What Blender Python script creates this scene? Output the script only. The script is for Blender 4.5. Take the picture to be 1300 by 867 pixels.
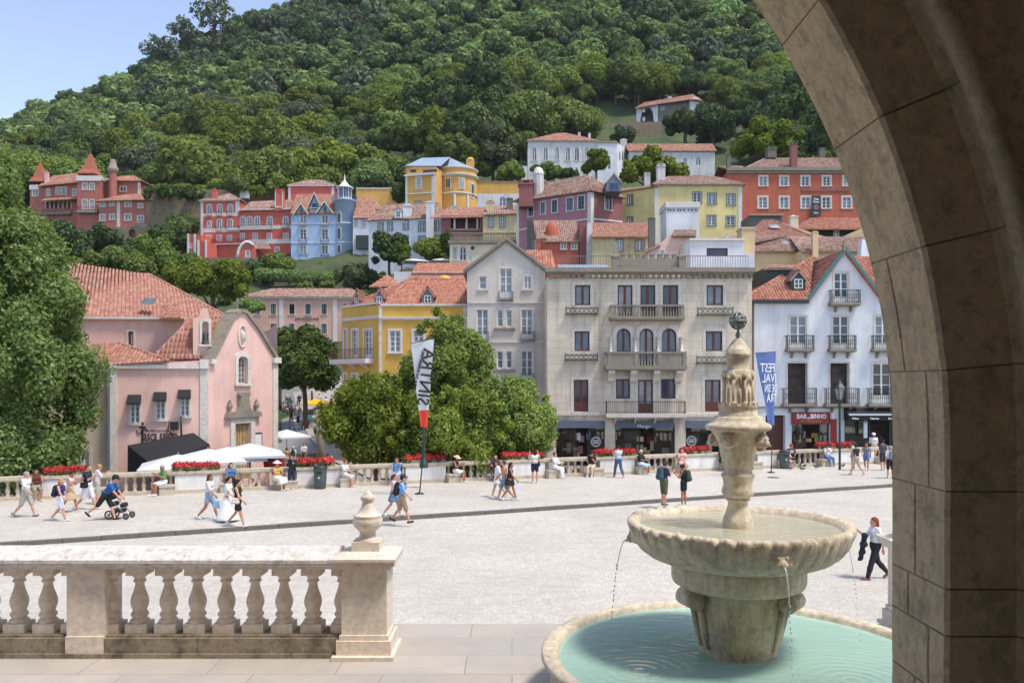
import bpy, bmesh, math, random
import numpy as np
from mathutils import Vector, Matrix, Euler
from mathutils.geometry import tessellate_polygon
for o in list(bpy.data.objects):
	bpy.data.objects.remove(o)
scene = bpy.context.scene
COL = scene.collection
R = math.radians
random.seed(7)
rng = np.random.default_rng(7)
# ------------------------------------------------------------------ camera
CH = 5.0                     # eye height above the pavement of the square
FPX, CX, HY = 1055.0, 650.0, 485.0
cam = bpy.data.cameras.new('camera')
cam.sensor_width = 36.0
cam.lens = 36.0 * FPX / 1300.0
cam.shift_y = (HY - 433.5) / 1300.0
cam.clip_start = 0.1
cam.clip_end = 6000.0
camo = bpy.data.objects.new('camera', cam)
camo.location = (0, 0, CH)
camo.rotation_euler = (R(90), 0, 0)
COL.objects.link(camo)
scene.camera = camo
# ------------------------------------------------------------------ sky and sun
SUN_EL, SUN_AZ = 64.0, 118.0            # azimuth measured from +Y towards +X
world = bpy.data.worlds.new('World')
scene.world = world
world.use_nodes = True
wn = world.node_tree
sky = wn.nodes.new('ShaderNodeTexSky')
sky.sky_type = 'NISHITA'
sky.sun_disc = False
sky.sun_elevation = R(SUN_EL)
sky.sun_rotation = R(SUN_AZ)
sky.air_density = 0.62
sky.dust_density = 0.7
sky.ozone_density = 2.0
bg = wn.nodes['Background']
bg.inputs['Strength'].default_value = 0.15
hs = wn.nodes.new('ShaderNodeHueSaturation')          # thin high haze: paler, less blue
hs.inputs['Saturation'].default_value = 0.80
wn.links.new(sky.outputs[0], hs.inputs['Color'])
wn.links.new(hs.outputs[0], bg.inputs['Color'])
sun = bpy.data.lights.new('sun', 'SUN')
sun.energy = 1.7
sun.angle = R(10)
sun.color = (1.0, 0.93, 0.82)
suno = bpy.data.objects.new('sun', sun)
COL.objects.link(suno)
_sd = Vector((math.sin(R(SUN_AZ)) * math.cos(R(SUN_EL)), math.cos(R(SUN_AZ)) * math.cos(R(SUN_EL)), math.sin(R(SUN_EL))))
suno.rotation_euler = (-_sd).to_track_quat('-Z', 'Y').to_euler()
suno.location = (0, 20, 60)
scene.view_settings.view_transform = 'Standard'
scene.view_settings.look = 'None'
scene.view_settings.gamma = 1.0
scene.view_settings.exposure = 1.25
scene.view_settings.use_curve_mapping = False
# ------------------------------------------------------------------ measuring
def PX(px, d): return (px - CX) * d / FPX
def PZ(py, d): return CH - (py - HY) * d / FPX
def P3(px, py, d): return Vector((PX(px, d), d, PZ(py, d)))
def P2(px, d): return Vector((PX(px, d), d))
def lin(c):
	c = c / 255.0
	return c / 12.92 if c <= 0.04045 else ((c + 0.055) / 1.055) ** 2.4
def rgb(r, g, b, k=1.0): return (lin(r) * k, lin(g) * k, lin(b) * k, 1.0)
# ------------------------------------------------------------------ materials
def newmat(name):
	m = bpy.data.materials.new(name)
	m.use_nodes = True
	nt = m.node_tree
	return m, nt, nt.nodes['Principled BSDF']
def N(nt, t, **kw):
	n = nt.nodes.new(t)
	for k, v in kw.items():
		if k in n.inputs: n.inputs[k].default_value = v
		else: setattr(n, k, v)
	return n
def coords(nt, scale=(1, 1, 1), out='Object', loc=(0, 0, 0)):
	tc = nt.nodes.new('ShaderNodeTexCoord')
	mp = nt.nodes.new('ShaderNodeMapping')
	mp.inputs['Scale'].default_value = scale
	mp.inputs['Location'].default_value = loc
	nt.links.new(tc.outputs[out], mp.inputs[0])
	return mp.outputs[0]
def noise(nt, vec, scale, detail=5, rough=0.6):
	n = N(nt, 'ShaderNodeTexNoise')
	n.inputs['Scale'].default_value = scale
	n.inputs['Detail'].default_value = detail
	n.inputs['Roughness'].default_value = rough
	nt.links.new(vec, n.inputs['Vector'])
	return n.outputs['Fac']
def ramp(nt, fac, stops):
	r = N(nt, 'ShaderNodeValToRGB')
	e = r.color_ramp.elements
	while len(e) < len(stops): e.new(0.5)
	for i, (p, c) in enumerate(stops):
		e[i].position = p
		e[i].color = c if isinstance(c, (tuple, list)) else (c, c, c, 1)
	nt.links.new(fac, r.inputs[0])
	return r.outputs[0]
def mixc(nt, fac, a, b, mode='MIX'):
	m = N(nt, 'ShaderNodeMix', data_type='RGBA', blend_type=mode)
	for s, v in ((0, fac), (6, a), (7, b)):
		if hasattr(v, 'is_linked') or hasattr(v, 'links'): nt.links.new(v, m.inputs[s])
		else: m.inputs[s].default_value = v
	return m.outputs[2]
def math_(nt, op, a, b=None, c=None):
	m = N(nt, 'ShaderNodeMath', operation=op)
	for i, v in enumerate((a, b, c)):
		if v is None: continue
		if hasattr(v, 'links'): nt.links.new(v, m.inputs[i])
		else: m.inputs[i].default_value = v
	return m.outputs[0]
def bump(nt, p, height, strength=0.3, dist=0.02):
	b = N(nt, 'ShaderNodeBump')
	b.inputs['Strength'].default_value = strength
	b.inputs['Distance'].default_value = dist
	nt.links.new(height, b.inputs['Height'])
	nt.links.new(b.outputs[0], p.inputs['Normal'])
def plain(name, col, rough=0.6, metal=0.0, var=0.12, vscale=6.0, bmp=0.0):
	m, nt, p = newmat(name)
	v = coords(nt)
	f = noise(nt, v, vscale)
	d = tuple(x * (1 - var) for x in col[:3]) + (1,)
	l = tuple(min(1, x * (1 + var)) for x in col[:3]) + (1,)
	nt.links.new(ramp(nt, f, [(0.3, d), (0.7, l)]), p.inputs['Base Color'])
	p.inputs['Roughness'].default_value = rough
	p.inputs['Metallic'].default_value = metal
	if bmp: bump(nt, p, f, bmp, 0.02)
	return m
def stucco(name, col, dirt=0.35, dirtcol=(0.16, 0.145, 0.125, 1), scale=1.0, rough=0.9, ashlar=False):
	"""lime plaster with vertical rain streaks, blotches and patches"""
	m, nt, p = newmat(name)
	st = noise(nt, coords(nt, (1.6 * scale, 1.6 * scale, 0.16 * scale)), 1.0, 6, 0.65)
	bl = noise(nt, coords(nt, (0.45 * scale,) * 3, loc=(3, 1, 7)), 1.0, 6, 0.6)
	fi = noise(nt, coords(nt), 9.0 * scale, 4, 0.7)
	c2 = tuple(min(1, x * 1.10) for x in col[:3]) + (1,)
	c1 = tuple(x * 0.86 for x in col[:3]) + (1,)
	base = ramp(nt, bl, [(0.32, c1), (0.5, col), (0.68, c2)])
	a = math_(nt, 'MULTIPLY', ramp(nt, st, [(0.48, 0.0), (0.78, 1.0)]), dirt)
	base = mixc(nt, a, base, dirtcol)
	b = math_(nt, 'MULTIPLY', ramp(nt, fi, [(0.5, 0.0), (0.8, 1.0)]), dirt * 0.5)
	base = mixc(nt, b, base, dirtcol)
	# patches of newer plaster, with their own edges
	pv = N(nt, 'ShaderNodeTexVoronoi'); pv.inputs['Scale'].default_value = 0.55 * scale
	nt.links.new(coords(nt, (1, 1, 1.3), loc=(2, 8, 5)), pv.inputs['Vector'])
	ps = nt.nodes.new('ShaderNodeSeparateColor'); nt.links.new(pv.outputs['Color'], ps.inputs[0])
	base = mixc(nt, math_(nt, 'MULTIPLY', ramp(nt, ps.outputs[0], [(0.80, 0.0), (0.82, 1.0)]), min(.3, dirt * 0.4)), base, c2)
	if ashlar:
		sx = nt.nodes.new('ShaderNodeSeparateXYZ'); nt.links.new(coords(nt), sx.inputs[0])
		cx = nt.nodes.new('ShaderNodeCombineXYZ'); nt.links.new(sx.outputs[0], cx.inputs[0]); nt.links.new(sx.outputs[2], cx.inputs[1])
		bk = N(nt, 'ShaderNodeTexBrick'); bk.inputs['Scale'].default_value = 1.0; bk.inputs['Mortar Size'].default_value = 0.012
		bk.inputs['Brick Width'].default_value = 1.3; bk.inputs['Row Height'].default_value = 0.55
		bk.inputs['Color1'].default_value = (0.86, 0.86, 0.86, 1); bk.inputs['Color2'].default_value = (1, 1, 1, 1); bk.inputs['Mortar'].default_value = (0.6, 0.57, 0.52, 1)
		nt.links.new(cx.outputs[0], bk.inputs['Vector'])
		base = mixc(nt, 0.8, base, bk.outputs['Color'], 'MULTIPLY')
	nt.links.new(base, p.inputs['Base Color'])
	p.inputs['Roughness'].default_value = rough
	bump(nt, p, fi, 0.25, 0.02)
	return m
def stone(name, col, dark=(0.08, 0.075, 0.065, 1), dirt=0.5, scale=1.0, bmp=0.5, lich=None, streak=0.0):
	m, nt, p = newmat(name)
	v = coords(nt)
	big = noise(nt, v, 1.3 * scale, 8, 0.65)
	mid = noise(nt, v, 7.0 * scale, 8, 0.7)
	fine = noise(nt, v, 45.0 * scale, 5, 0.7)
	c1 = tuple(x * 0.78 for x in col[:3]) + (1,)
	c2 = tuple(min(1, x * 1.18) for x in col[:3]) + (1,)
	base = ramp(nt, mid, [(0.3, c1), (0.52, col), (0.72, c2)])
	base = mixc(nt, math_(nt, 'MULTIPLY', ramp(nt, big, [(0.5, 0.0), (0.75, 1.0)]), dirt), base, dark)
	pit = ramp(nt, fine, [(0.62, 0.0), (0.75, 1.0)])
	base = mixc(nt, math_(nt, 'MULTIPLY', pit, dirt * 0.6), base, dark)
	if lich:
		ln = noise(nt, coords(nt, loc=(9, 4, 2)), 3.1 * scale, 8, 0.7)
		base = mixc(nt, math_(nt, 'MULTIPLY', ramp(nt, ln, [(0.52, 0.0), (0.66, 1.0)]), 0.6), base, lich)
	if streak:
		sn = noise(nt, coords(nt, (5 * scale, 5 * scale, .5 * scale), loc=(1, 6, 3)), 1.0, 7, 0.7)
		base = mixc(nt, math_(nt, 'MULTIPLY', ramp(nt, sn, [(0.47, 0.0), (0.66, 1.0)]), streak), base, dark)
	nt.links.new(base, p.inputs['Base Color'])
	p.inputs['Roughness'].default_value = 0.88
	h = math_(nt, 'ADD', math_(nt, 'MULTIPLY', mid, 0.7), math_(nt, 'MULTIPLY', fine, 0.35))
	bump(nt, p, h, bmp, 0.03)
	return m
def tilemat(name, c1, c2, c3, moss=0.25):
	"""clay tiles: UV in tiles (one unit = one tile), a tone for each tile, lichen over them"""
	m, nt, p = newmat(name)
	tc = nt.nodes.new('ShaderNodeTexCoord')
	fl = N(nt, 'ShaderNodeVectorMath', operation='FLOOR')
	nt.links.new(tc.outputs['UV'], fl.inputs[0])
	wnz = N(nt, 'ShaderNodeTexWhiteNoise', noise_dimensions='2D')
	nt.links.new(fl.outputs[0], wnz.inputs['Vector'])
	base = ramp(nt, wnz.outputs['Value'], [(0.0, c1), (0.5, c2), (1.0, c3)])
	big = noise(nt, coords(nt), 0.5, 7, 0.7)
	mid = noise(nt, coords(nt, loc=(5, 5, 5)), 2.4, 6, 0.75)
	base = mixc(nt, math_(nt, 'MULTIPLY', ramp(nt, mid, [(0.5, 0.0), (0.72, 1.0)]), moss), base, (0.10, 0.085, 0.06, 1))
	base = mixc(nt, math_(nt, 'MULTIPLY', ramp(nt, big, [(0.45, 0.0), (0.7, 1.0)]), moss * 0.8), base, (0.33, 0.24, 0.18, 1))
	nt.links.new(base, p.inputs['Base Color'])
	p.inputs['Roughness'].default_value = 0.85
	bump(nt, p, mid, 0.2, 0.02)
	return m
def foliage(name, dark, mid, light, trans=0.25, vary=True):
	m, nt, p = newmat(name)
	geo = nt.nodes.new('ShaderNodeNewGeometry')
	oi = nt.nodes.new('ShaderNodeObjectInfo')
	r = geo.outputs['Random Per Island']
	base = ramp(nt, r, [(0.0, dark), (0.55, mid), (1.0, light)])
	if not vary:
		nt.links.new(base, p.inputs['Base Color']); p.inputs['Roughness'].default_value = 0.7
		return m
	hs = nt.nodes.new('ShaderNodeHueSaturation')
	nt.links.new(math_(nt, 'MULTIPLY_ADD', oi.outputs['Random'], 0.035, 0.475), hs.inputs['Hue'])
	nt.links.new(math_(nt, 'MULTIPLY_ADD', oi.outputs['Random'], -0.25, 1.05), hs.inputs['Saturation'])
	rr = math_(nt, 'FRACT', math_(nt, 'MULTIPLY', oi.outputs['Random'], 7.31))
	nt.links.new(math_(nt, 'MULTIPLY_ADD', rr, 0.4, 0.82), hs.inputs['Value'])
	nt.links.new(base, hs.inputs['Color'])
	nt.links.new(hs.outputs[0], p.inputs['Base Color'])
	p.inputs['Roughness'].default_value = 0.75
	p.inputs['Specular IOR Level'].default_value = 0.12
	if trans:
		tr = nt.nodes.new('ShaderNodeBsdfTranslucent')
		br = N(nt, 'ShaderNodeMix', data_type='RGBA', blend_type='MULTIPLY')
		br.inputs[0].default_value = 1.0
		nt.links.new(hs.outputs[0], br.inputs[6]); br.inputs[7].default_value = (1.3, 1.25, 0.6, 1)
		nt.links.new(br.outputs[2], tr.inputs['Color'])
		mx = nt.nodes.new('ShaderNodeMixShader')
		mx.inputs[0].default_value = trans
		nt.links.new(p.outputs[0], mx.inputs[1]); nt.links.new(tr.outputs[0], mx.inputs[2])
		nt.links.new(mx.outputs[0], nt.nodes['Material Output'].inputs['Surface'])
	return m
def glassmat(name, col, rough=0.06):
	m, nt, p = newmat(name)
	v = coords(nt)
	f = noise(nt, v, 0.9, 3)
	d = tuple(x * 0.5 for x in col[:3]) + (1,)
	nt.links.new(ramp(nt, f, [(0.35, d), (0.65, col)]), p.inputs['Base Color'])
	p.inputs['Roughness'].default_value = rough
	p.inputs['Specular IOR Level'].default_value = 0.6
	bump(nt, p, noise(nt, v, 1.7, 2), 0.05, 0.05)
	return m
M = {}
def st(key, col, **kw): M[key] = stucco(key, col, **kw)
st('pink', rgb(228, 186, 172, .97), dirt=0.3, dirtcol=(0.32, 0.22, 0.19, 1))
st('pinkhotel', rgb(216, 170, 152, .95), dirt=0.15)
st('cream', rgb(236, 214, 186, .95), dirt=0.12)
st('creamold', rgb(214, 196, 150, .85), dirt=0.5)
st('peach', rgb(222, 192, 146, .95), dirt=0.15)
st('yellow', rgb(206, 164, 78, 1.0), dirt=0.12)
st('ochre', rgb(208, 160, 86, 1.0), dirt=0.15)
st('lemon', rgb(230, 208, 142, .95), dirt=0.25)
st('white', rgb(222, 222, 224, .95), dirt=0.3)
st('whiteold', rgb(210, 208, 204, .95), dirt=0.5)
st('grey', rgb(204, 194, 182, .95), dirt=0.35)
st('beige', rgb(220, 204, 182, .98), dirt=0.75, dirtcol=(0.2, 0.175, 0.14, 1), ashlar=True)
st('blue', rgb(170, 192, 220, .92), dirt=0.2)
st('red', rgb(190, 92, 78, 1.0), dirt=0.22, dirtcol=(0.4, 0.2, 0.16, 1))
st('coral', rgb(198, 96, 82, 1.0), dirt=0.12)
st('chalet', rgb(170, 100, 88, 1.0), dirt=0.25)
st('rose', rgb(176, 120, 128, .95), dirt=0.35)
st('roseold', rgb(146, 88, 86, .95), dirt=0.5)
st('orange', rgb(188, 100, 76, .95), dirt=0.5, dirtcol=(0.16, 0.08, 0.06, 1))
st('greenwall', rgb(36, 50, 42, 1), dirt=0.2)
st('darkgrey', rgb(110, 104, 96, 1), dirt=0.5)
M['stone_trim'] = stone('stone_trim', rgb(214, 206, 192, .95), dirt=0.35, scale=1.0, bmp=0.3)
M['stone_old'] = stone('stone_old', rgb(148, 138, 122, .9), dirt=0.6, scale=0.8, bmp=0.5)
M['stone_white'] = stone('stone_white', rgb(222, 216, 208, .92), dirt=0.2, bmp=0.2)
M['rock_wall'] = stone('rock_wall', rgb(140, 122, 98, .9), dirt=0.7, scale=0.45, bmp=1.0, lich=(0.05, 0.06, 0.025, 1))
M['limestone'] = stone('limestone', rgb(226, 212, 188, .96), dark=(0.17, 0.135, 0.095, 1), dirt=0.5, scale=2.6, bmp=0.7, lich=(0.46, 0.37, 0.25, 1), streak=0.38)
M['balustrade'] = stone('balustrade', rgb(226, 212, 196, .95), dark=(0.2, 0.16, 0.13, 1), dirt=0.3, scale=2.0, bmp=0.35)
M['mossy'] = stone('mossy', rgb(156, 142, 122, .9), dark=(0.035, 0.032, 0.024, 1), dirt=0.95, scale=2.4, bmp=0.7, lich=(0.06, 0.06, 0.035, 1))
M['coping'] = stone('coping', rgb(222, 214, 208, .95), dark=(0.1, 0.09, 0.075, 1), dirt=0.4, scale=3.2, bmp=0.4, lich=(0.2, 0.19, 0.17, 1))
M['parapet'] = stone('parapet', rgb(196, 182, 160, .95), dirt=0.5, scale=1.6, bmp=0.4)
M['parapet_white'] = stucco('parapet_white', rgb(226, 222, 216, .95), dirt=0.3, scale=2.0)
M['arch_stone'] = stone('arch_stone', rgb(252, 220, 174, 1.0), dark=(0.2, 0.145, 0.09, 1), dirt=0.5, scale=2.6, bmp=1.3, lich=(0.36, 0.28, 0.19, 1), streak=.15)
M['palace_plaster'] = stucco('palace_plaster', rgb(232, 222, 206, .98), dirt=0.1)
M['kerbstone'] = stone('kerbstone', rgb(112, 106, 98, .9), dirt=0.5, scale=1.5)
M['mortar'] = stone('mortar', rgb(196, 168, 136, .9), dirt=0.3)
M['spire'] = plain('spire', rgb(158, 88, 68), .85, var=.25, vscale=3)
M['tile'] = tilemat('tile', rgb(142, 92, 75), rgb(161, 110, 91), rgb(180, 135, 116), 0.35)
M['tile_bright'] = tilemat('tile_bright', rgb(152, 88, 68), rgb(170, 108, 86), rgb(187, 136, 113), 0.25)
M['tile_old'] = tilemat('tile_old', rgb(124, 91, 79), rgb(151, 115, 101), rgb(180, 151, 135), 0.55)
M['tile_church'] = tilemat('tile_church', rgb(151, 98, 81), rgb(167, 114, 95), rgb(184, 137, 119), 0.28)
M['slate'] = plain('slate', rgb(136, 152, 170), 0.6, var=0.15, vscale=3)
M['slate_paint'] = plain('slate_paint', rgb(108, 118, 132), 0.6)
M['white_paint'] = plain('white_paint', rgb(226, 226, 224, .95), 0.45, var=0.05)
M['grey_paint'] = plain('grey_paint', rgb(120, 118, 118), 0.5)
M['dark_paint'] = plain('dark_paint', rgb(44, 44, 46), 0.5)
M['brown_wood'] = plain('brown_wood', rgb(92, 44, 34), 0.55, var=0.25)
M['door_wood'] = plain('door_wood', rgb(176, 148, 104), 0.65, var=0.25, vscale=3)
M['green_paint'] = plain('green_paint', rgb(40, 58, 50), 0.5)
M['teal_paint'] = plain('teal_paint', rgb(74, 112, 108), 0.5)
M['blue_paint'] = plain('blue_paint', rgb(70, 96, 130), 0.5)
M['iron'] = plain('iron', rgb(48, 50, 50), 0.5, 0.3)
M['iron_grey'] = plain('iron_grey', rgb(112, 114, 112), 0.6, 0.2)
M['iron_green'] = plain('iron_green', rgb(46, 62, 56), 0.5, 0.2)
M['iron_brown'] = plain('iron_brown', rgb(110, 74, 56), 0.6, 0.1)
M['glass'] = glassmat('glass', (0.035, 0.04, 0.045, 1))
M['glass_blue'] = glassmat('glass_blue', (0.07, 0.10, 0.17, 1), 0.05)
M['glass_curtain'] = glassmat('glass_curtain', (0.36, 0.36, 0.35, 1), 0.3)
M['glass_light'] = glassmat('glass_light', (0.20, 0.22, 0.24, 1), 0.12)
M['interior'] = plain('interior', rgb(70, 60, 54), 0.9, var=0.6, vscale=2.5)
m, nt, p = newmat('shop_glass')
gy = nt.nodes.new('ShaderNodeBsdfGlossy'); gy.inputs['Roughness'].default_value = 0.02
tr_ = nt.nodes.new('ShaderNodeBsdfTransparent'); tr_.inputs['Color'].default_value = (0.8, 0.84, 0.83, 1)
lw = N(nt, 'ShaderNodeFresnel'); lw.inputs['IOR'].default_value = 1.6
mx_ = nt.nodes.new('ShaderNodeMixShader'); nt.links.new(math_(nt, 'MULTIPLY_ADD', lw.outputs[0], 0.9, 0.05), mx_.inputs[0]); nt.links.new(tr_.outputs[0], mx_.inputs[1]); nt.links.new(gy.outputs[0], mx_.inputs[2])
nt.links.new(mx_.outputs[0], nt.nodes['Material Output'].inputs['Surface'])
M['shop_glass'] = m
M['shop_blue'] = plain('shop_blue', rgb(96, 104, 116), 0.7)
M['sign_red'] = plain('sign_red', rgb(146, 34, 26), 0.5)
M['black_cloth'] = plain('black_cloth', rgb(34, 34, 36), 0.95, var=0.2)
M['white_cloth'] = plain('white_cloth', rgb(214, 214, 217, .85), 0.9, var=0.03)
M['yellow_cloth'] = plain('yellow_cloth', rgb(228, 172, 28), 0.9)
M['flag_blue'] = plain('flag_blue', rgb(98, 118, 172), 0.85)
M['flag_red'] = plain('flag_red', rgb(214, 66, 46), 0.85)
M['letter_white'] = plain('letter_white', rgb(232, 232, 232), 0.6, var=0.02)
M['letter_black'] = plain('letter_black', rgb(30, 28, 28), 0.6)
M['letter_gold'] = plain('letter_gold', rgb(200, 150, 90), 0.6)
M['bin_green'] = plain('bin_green', rgb(72, 84, 82), 0.5)
M['bark'] = stone('bark', rgb(92, 78, 62, .8), dirt=0.5, scale=1.5, bmp=0.9)
M['bark_plane'] = stone('bark_plane', rgb(160, 146, 122, .8), dark=(0.12, 0.11, 0.08, 1), dirt=0.6, scale=1.2, bmp=0.4)
M['leaf_plane'] = foliage('leaf_plane', (0.09, 0.16, 0.02, 1), (0.175, 0.255, 0.042, 1), (0.31, 0.37, 0.12, 1), 0.42)
M['leaf_left'] = foliage('leaf_left', (0.075, 0.14, 0.024, 1), (0.155, 0.235, 0.046, 1), (0.28, 0.35, 0.12, 1), 0.38)
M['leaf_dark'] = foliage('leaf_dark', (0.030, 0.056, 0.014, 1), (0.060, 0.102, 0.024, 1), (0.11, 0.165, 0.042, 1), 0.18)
M['leaf_hill'] = foliage('leaf_hill', (0.068, 0.112, 0.016, 1), (0.128, 0.188, 0.030, 1), (0.21, 0.265, 0.055, 1), 0.28)
M['leaf_bright'] = foliage('leaf_bright', (0.085, 0.15, 0.02, 1), (0.145, 0.225, 0.038, 1), (0.22, 0.30, 0.07, 1), 0.3)
M['leaf_grey'] = foliage('leaf_grey', (0.05, 0.072, 0.03, 1), (0.088, 0.118, 0.054, 1), (0.14, 0.17, 0.09, 1), 0.15)
M['petal'] = foliage('petal', (0.30, 0.01, 0.012, 1), (0.5, 0.018, 0.02, 1), (0.65, 0.05, 0.04, 1), 0.2, False)
M['petal_yellow'] = foliage('petal_yellow', (0.5, 0.32, 0.02, 1), (0.62, 0.42, 0.03, 1), (0.7, 0.5, 0.05, 1), 0.2, False)
M['metal_sphere'] = plain('metal_sphere', rgb(132, 142, 140), 0.5, 0.4, var=0.3, vscale=20)
# ------------------------------------------------------------------ object helpers
def link(name, mesh, parent=None, loc=None):
	o = bpy.data.objects.new(name, mesh)
	COL.objects.link(o)
	if parent is not None: o.parent = parent
	if loc is not None: o.location = loc
	return o
def tag(o, label=None, cat=None, group=None, kind=None):
	if label: o['label'] = label
	if cat: o['category'] = cat
	if group: o['group'] = group
	if kind: o['kind'] = kind
	return o
def thing(name, label, cat, loc=(0, 0, 0), rz=0.0, group=None):
	o = bpy.data.objects.new(name, None)
	o.empty_display_size = 0.3
	o.location = loc
	o.rotation_euler = (0, 0, rz)
	COL.objects.link(o)
	return tag(o, label, cat, group)
def copy_tree(o, parent=None):
	c = o.copy()
	COL.objects.link(c)
	if parent is not None: c.parent = parent
	for ch in o.children: copy_tree(ch, c)
	return c
class MB:
	"""collects faces for ONE mesh object"""
	def __init__(s): s.v = []; s.f = []; s.uv = {}; s.m = {}; s.sm = set()
	def add(s, verts, faces, uvs=None, mi=0, smooth=False, mat=None):
		b = len(s.v)
		for p in verts:
			p = Vector(p)
			if mat is not None: p = mat @ p
			s.v.append(tuple(p))
		for i, f in enumerate(faces):
			k = len(s.f)
			s.f.append(tuple(b + j for j in f))
			if uvs is not None: s.uv[k] = uvs[i]
			if mi: s.m[k] = mi
			if smooth: s.sm.add(k)
		return s
	def box(s, x0, x1, y0, y1, z0, z1, mat=None, mi=0):
		v = [(x0, y0, z0), (x1, y0, z0), (x1, y1, z0), (x0, y1, z0), (x0, y0, z1), (x1, y0, z1), (x1, y1, z1), (x0, y1, z1)]
		f = [(0, 3, 2, 1), (4, 5, 6, 7), (0, 1, 5, 4), (1, 2, 6, 5), (2, 3, 7, 6), (3, 0, 4, 7)]
		return s.add(v, f, mat=mat, mi=mi)
	def prism(s, poly, vec, mat=None, mi=0):
		"""poly: list of 3D points, extruded along vec"""
		n = len(poly); vec = Vector(vec)
		a = [Vector(p) for p in poly]; b = [p + vec for p in a]
		tri = tessellate_polygon([a])
		f = [tuple(t) for t in tri] + [tuple(n + i for i in reversed(t)) for t in tri]
		f += [(i, n + i, n + (i + 1) % n, (i + 1) % n) for i in range(n)]
		return s.add(a + b, f, mat=mat, mi=mi)
	def lathe(s, prof, n=24, c=(0, 0, 0), mat=None, smooth=True, mi=0, ph=0.0, fn=None):
		v = []; f = []
		for r, z in prof:
			for i in range(n):
				a = 2 * math.pi * i / n + ph
				rr = r if fn is None else fn(r, z, a)
				v.append((c[0] + rr * math.cos(a), c[1] + rr * math.sin(a), c[2] + z))
		for k in range(len(prof) - 1):
			for i in range(n):
				j = (i + 1) % n
				f.append((k * n + i, k * n + j, (k + 1) * n + j, (k + 1) * n + i))
		s.add(v, f, mat=mat, smooth=smooth, mi=mi)
		L = len(prof) - 1
		if prof[0][0] > 1e-4: s.add(v[:n], [tuple(reversed(range(n)))], mat=mat, mi=mi)
		if prof[L][0] > 1e-4: s.add(v[L * n:], [tuple(range(n))], mat=mat, mi=mi)
		return s
	def tube(s, pts, r, n=8, smooth=True, mi=0, caps=True, mat=None):
		pts = [Vector(p) for p in pts]
		rr = r if isinstance(r, (list, tuple)) else [r] * len(pts)
		v = []; f = []
		up = None
		for i, p in enumerate(pts):
			t = (pts[min(i + 1, len(pts) - 1)] - pts[max(i - 1, 0)]).normalized()
			if up is None:
				up = Vector((0, 0, 1)) if abs(t.z) < 0.9 else Vector((0, 1, 0))
			a = t.cross(up)
			if a.length < 1e-5: a = t.cross(Vector((1, 0, 0)))
			a.normalize(); b = a.cross(t).normalized(); up = b
			for k in range(n):
				q = 2 * math.pi * k / n
				v.append(p + (a * math.cos(q) + b * math.sin(q)) * rr[i])
		for i in range(len(pts) - 1):
			for k in range(n):
				j = (k + 1) % n
				f.append((i * n + k, i * n + j, (i + 1) * n + j, (i + 1) * n + k))
		if caps:
			f.append(tuple(reversed(range(n)))); f.append(tuple((len(pts) - 1) * n + k for k in range(n)))
		return s.add(v, f, smooth=smooth, mi=mi, mat=mat)
	def bar(s, a, b, w, h=None, mi=0):
		"""square bar between two points"""
		a = Vector(a); b = Vector(b); h = h or w
		t = (b - a).normalized()
		up = Vector((0, 0, 1)) if abs(t.z) < 0.95 else Vector((0, 1, 0))
		x = t.cross(up).normalized() * (w / 2); y = x.cross(t).normalized() * (h / 2)
		v = [a - x - y, a + x - y, a + x + y, a - x + y, b - x - y, b + x - y, b + x + y, b - x + y]
		f = [(0, 3, 2, 1), (4, 5, 6, 7), (0, 1, 5, 4), (1, 2, 6, 5), (2, 3, 7, 6), (3, 0, 4, 7)]
		return s.add(v, f, mi=mi)
	def sphere(s, c, r, n=12, m=8, sq=(1, 1, 1), mi=0):
		v = []; f = []
		for j in range(m + 1):
			t = math.pi * j / m
			for i in range(n):
				a = 2 * math.pi * i / n
				v.append((c[0] + r * sq[0] * math.sin(t) * math.cos(a), c[1] + r * sq[1] * math.sin(t) * math.sin(a), c[2] - r * sq[2] * math.cos(t)))
		for j in range(m):
			for i in range(n):
				k = (i + 1) % n
				f.append((j * n + i, j * n + k, (j + 1) * n + k, (j + 1) * n + i))
		return s.add(v, f, smooth=True, mi=mi)
	def mesh(s, name, mats, origin=(0, 0, 0)):
		me = bpy.data.meshes.new(name)
		o = Vector(origin)
		me.from_pydata([tuple(Vector(p) - o) for p in s.v], [], s.f)
		mats = mats if isinstance(mats, (list, tuple)) else [mats]
		for m in mats: me.materials.append(M[m] if isinstance(m, str) else m)
		if s.uv:
			ul = me.uv_layers.new(name='UVMap')
			for p in me.polygons:
				u = s.uv.get(p.index)
				if u is not None:
					for k, li in enumerate(p.loop_indices): ul.data[li].uv = u[k]
		for k, mi in s.m.items(): me.polygons[k].material_index = mi
		for k in s.sm: me.polygons[k].use_smooth = True
		me.update()
		return me
	def build(s, name, mats, parent=None, origin=(0, 0, 0), loc=None):
		return link(name, s.mesh(name, mats, origin), parent, loc)
def fast_mesh(name, V, F, mat, smooth=False):
	"""numpy arrays (n,3) and (m,4) to a mesh of quads"""
	me = bpy.data.meshes.new(name)
	V = np.asarray(V, dtype=np.float32); F = np.asarray(F, dtype=np.int32)
	k = F.shape[1]
	me.vertices.add(len(V)); me.vertices.foreach_set('co', V.ravel())
	me.loops.add(F.size); me.loops.foreach_set('vertex_index', F.ravel())
	me.polygons.add(len(F))
	me.polygons.foreach_set('loop_start', np.arange(0, F.size, k, dtype=np.int32))
	if smooth: me.polygons.foreach_set('use_smooth', np.ones(len(F), dtype=bool))
	me.update(calc_edges=True)
	me.validate()
	me.materials.append(M[mat] if isinstance(mat, str) else mat)
	return me
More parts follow.
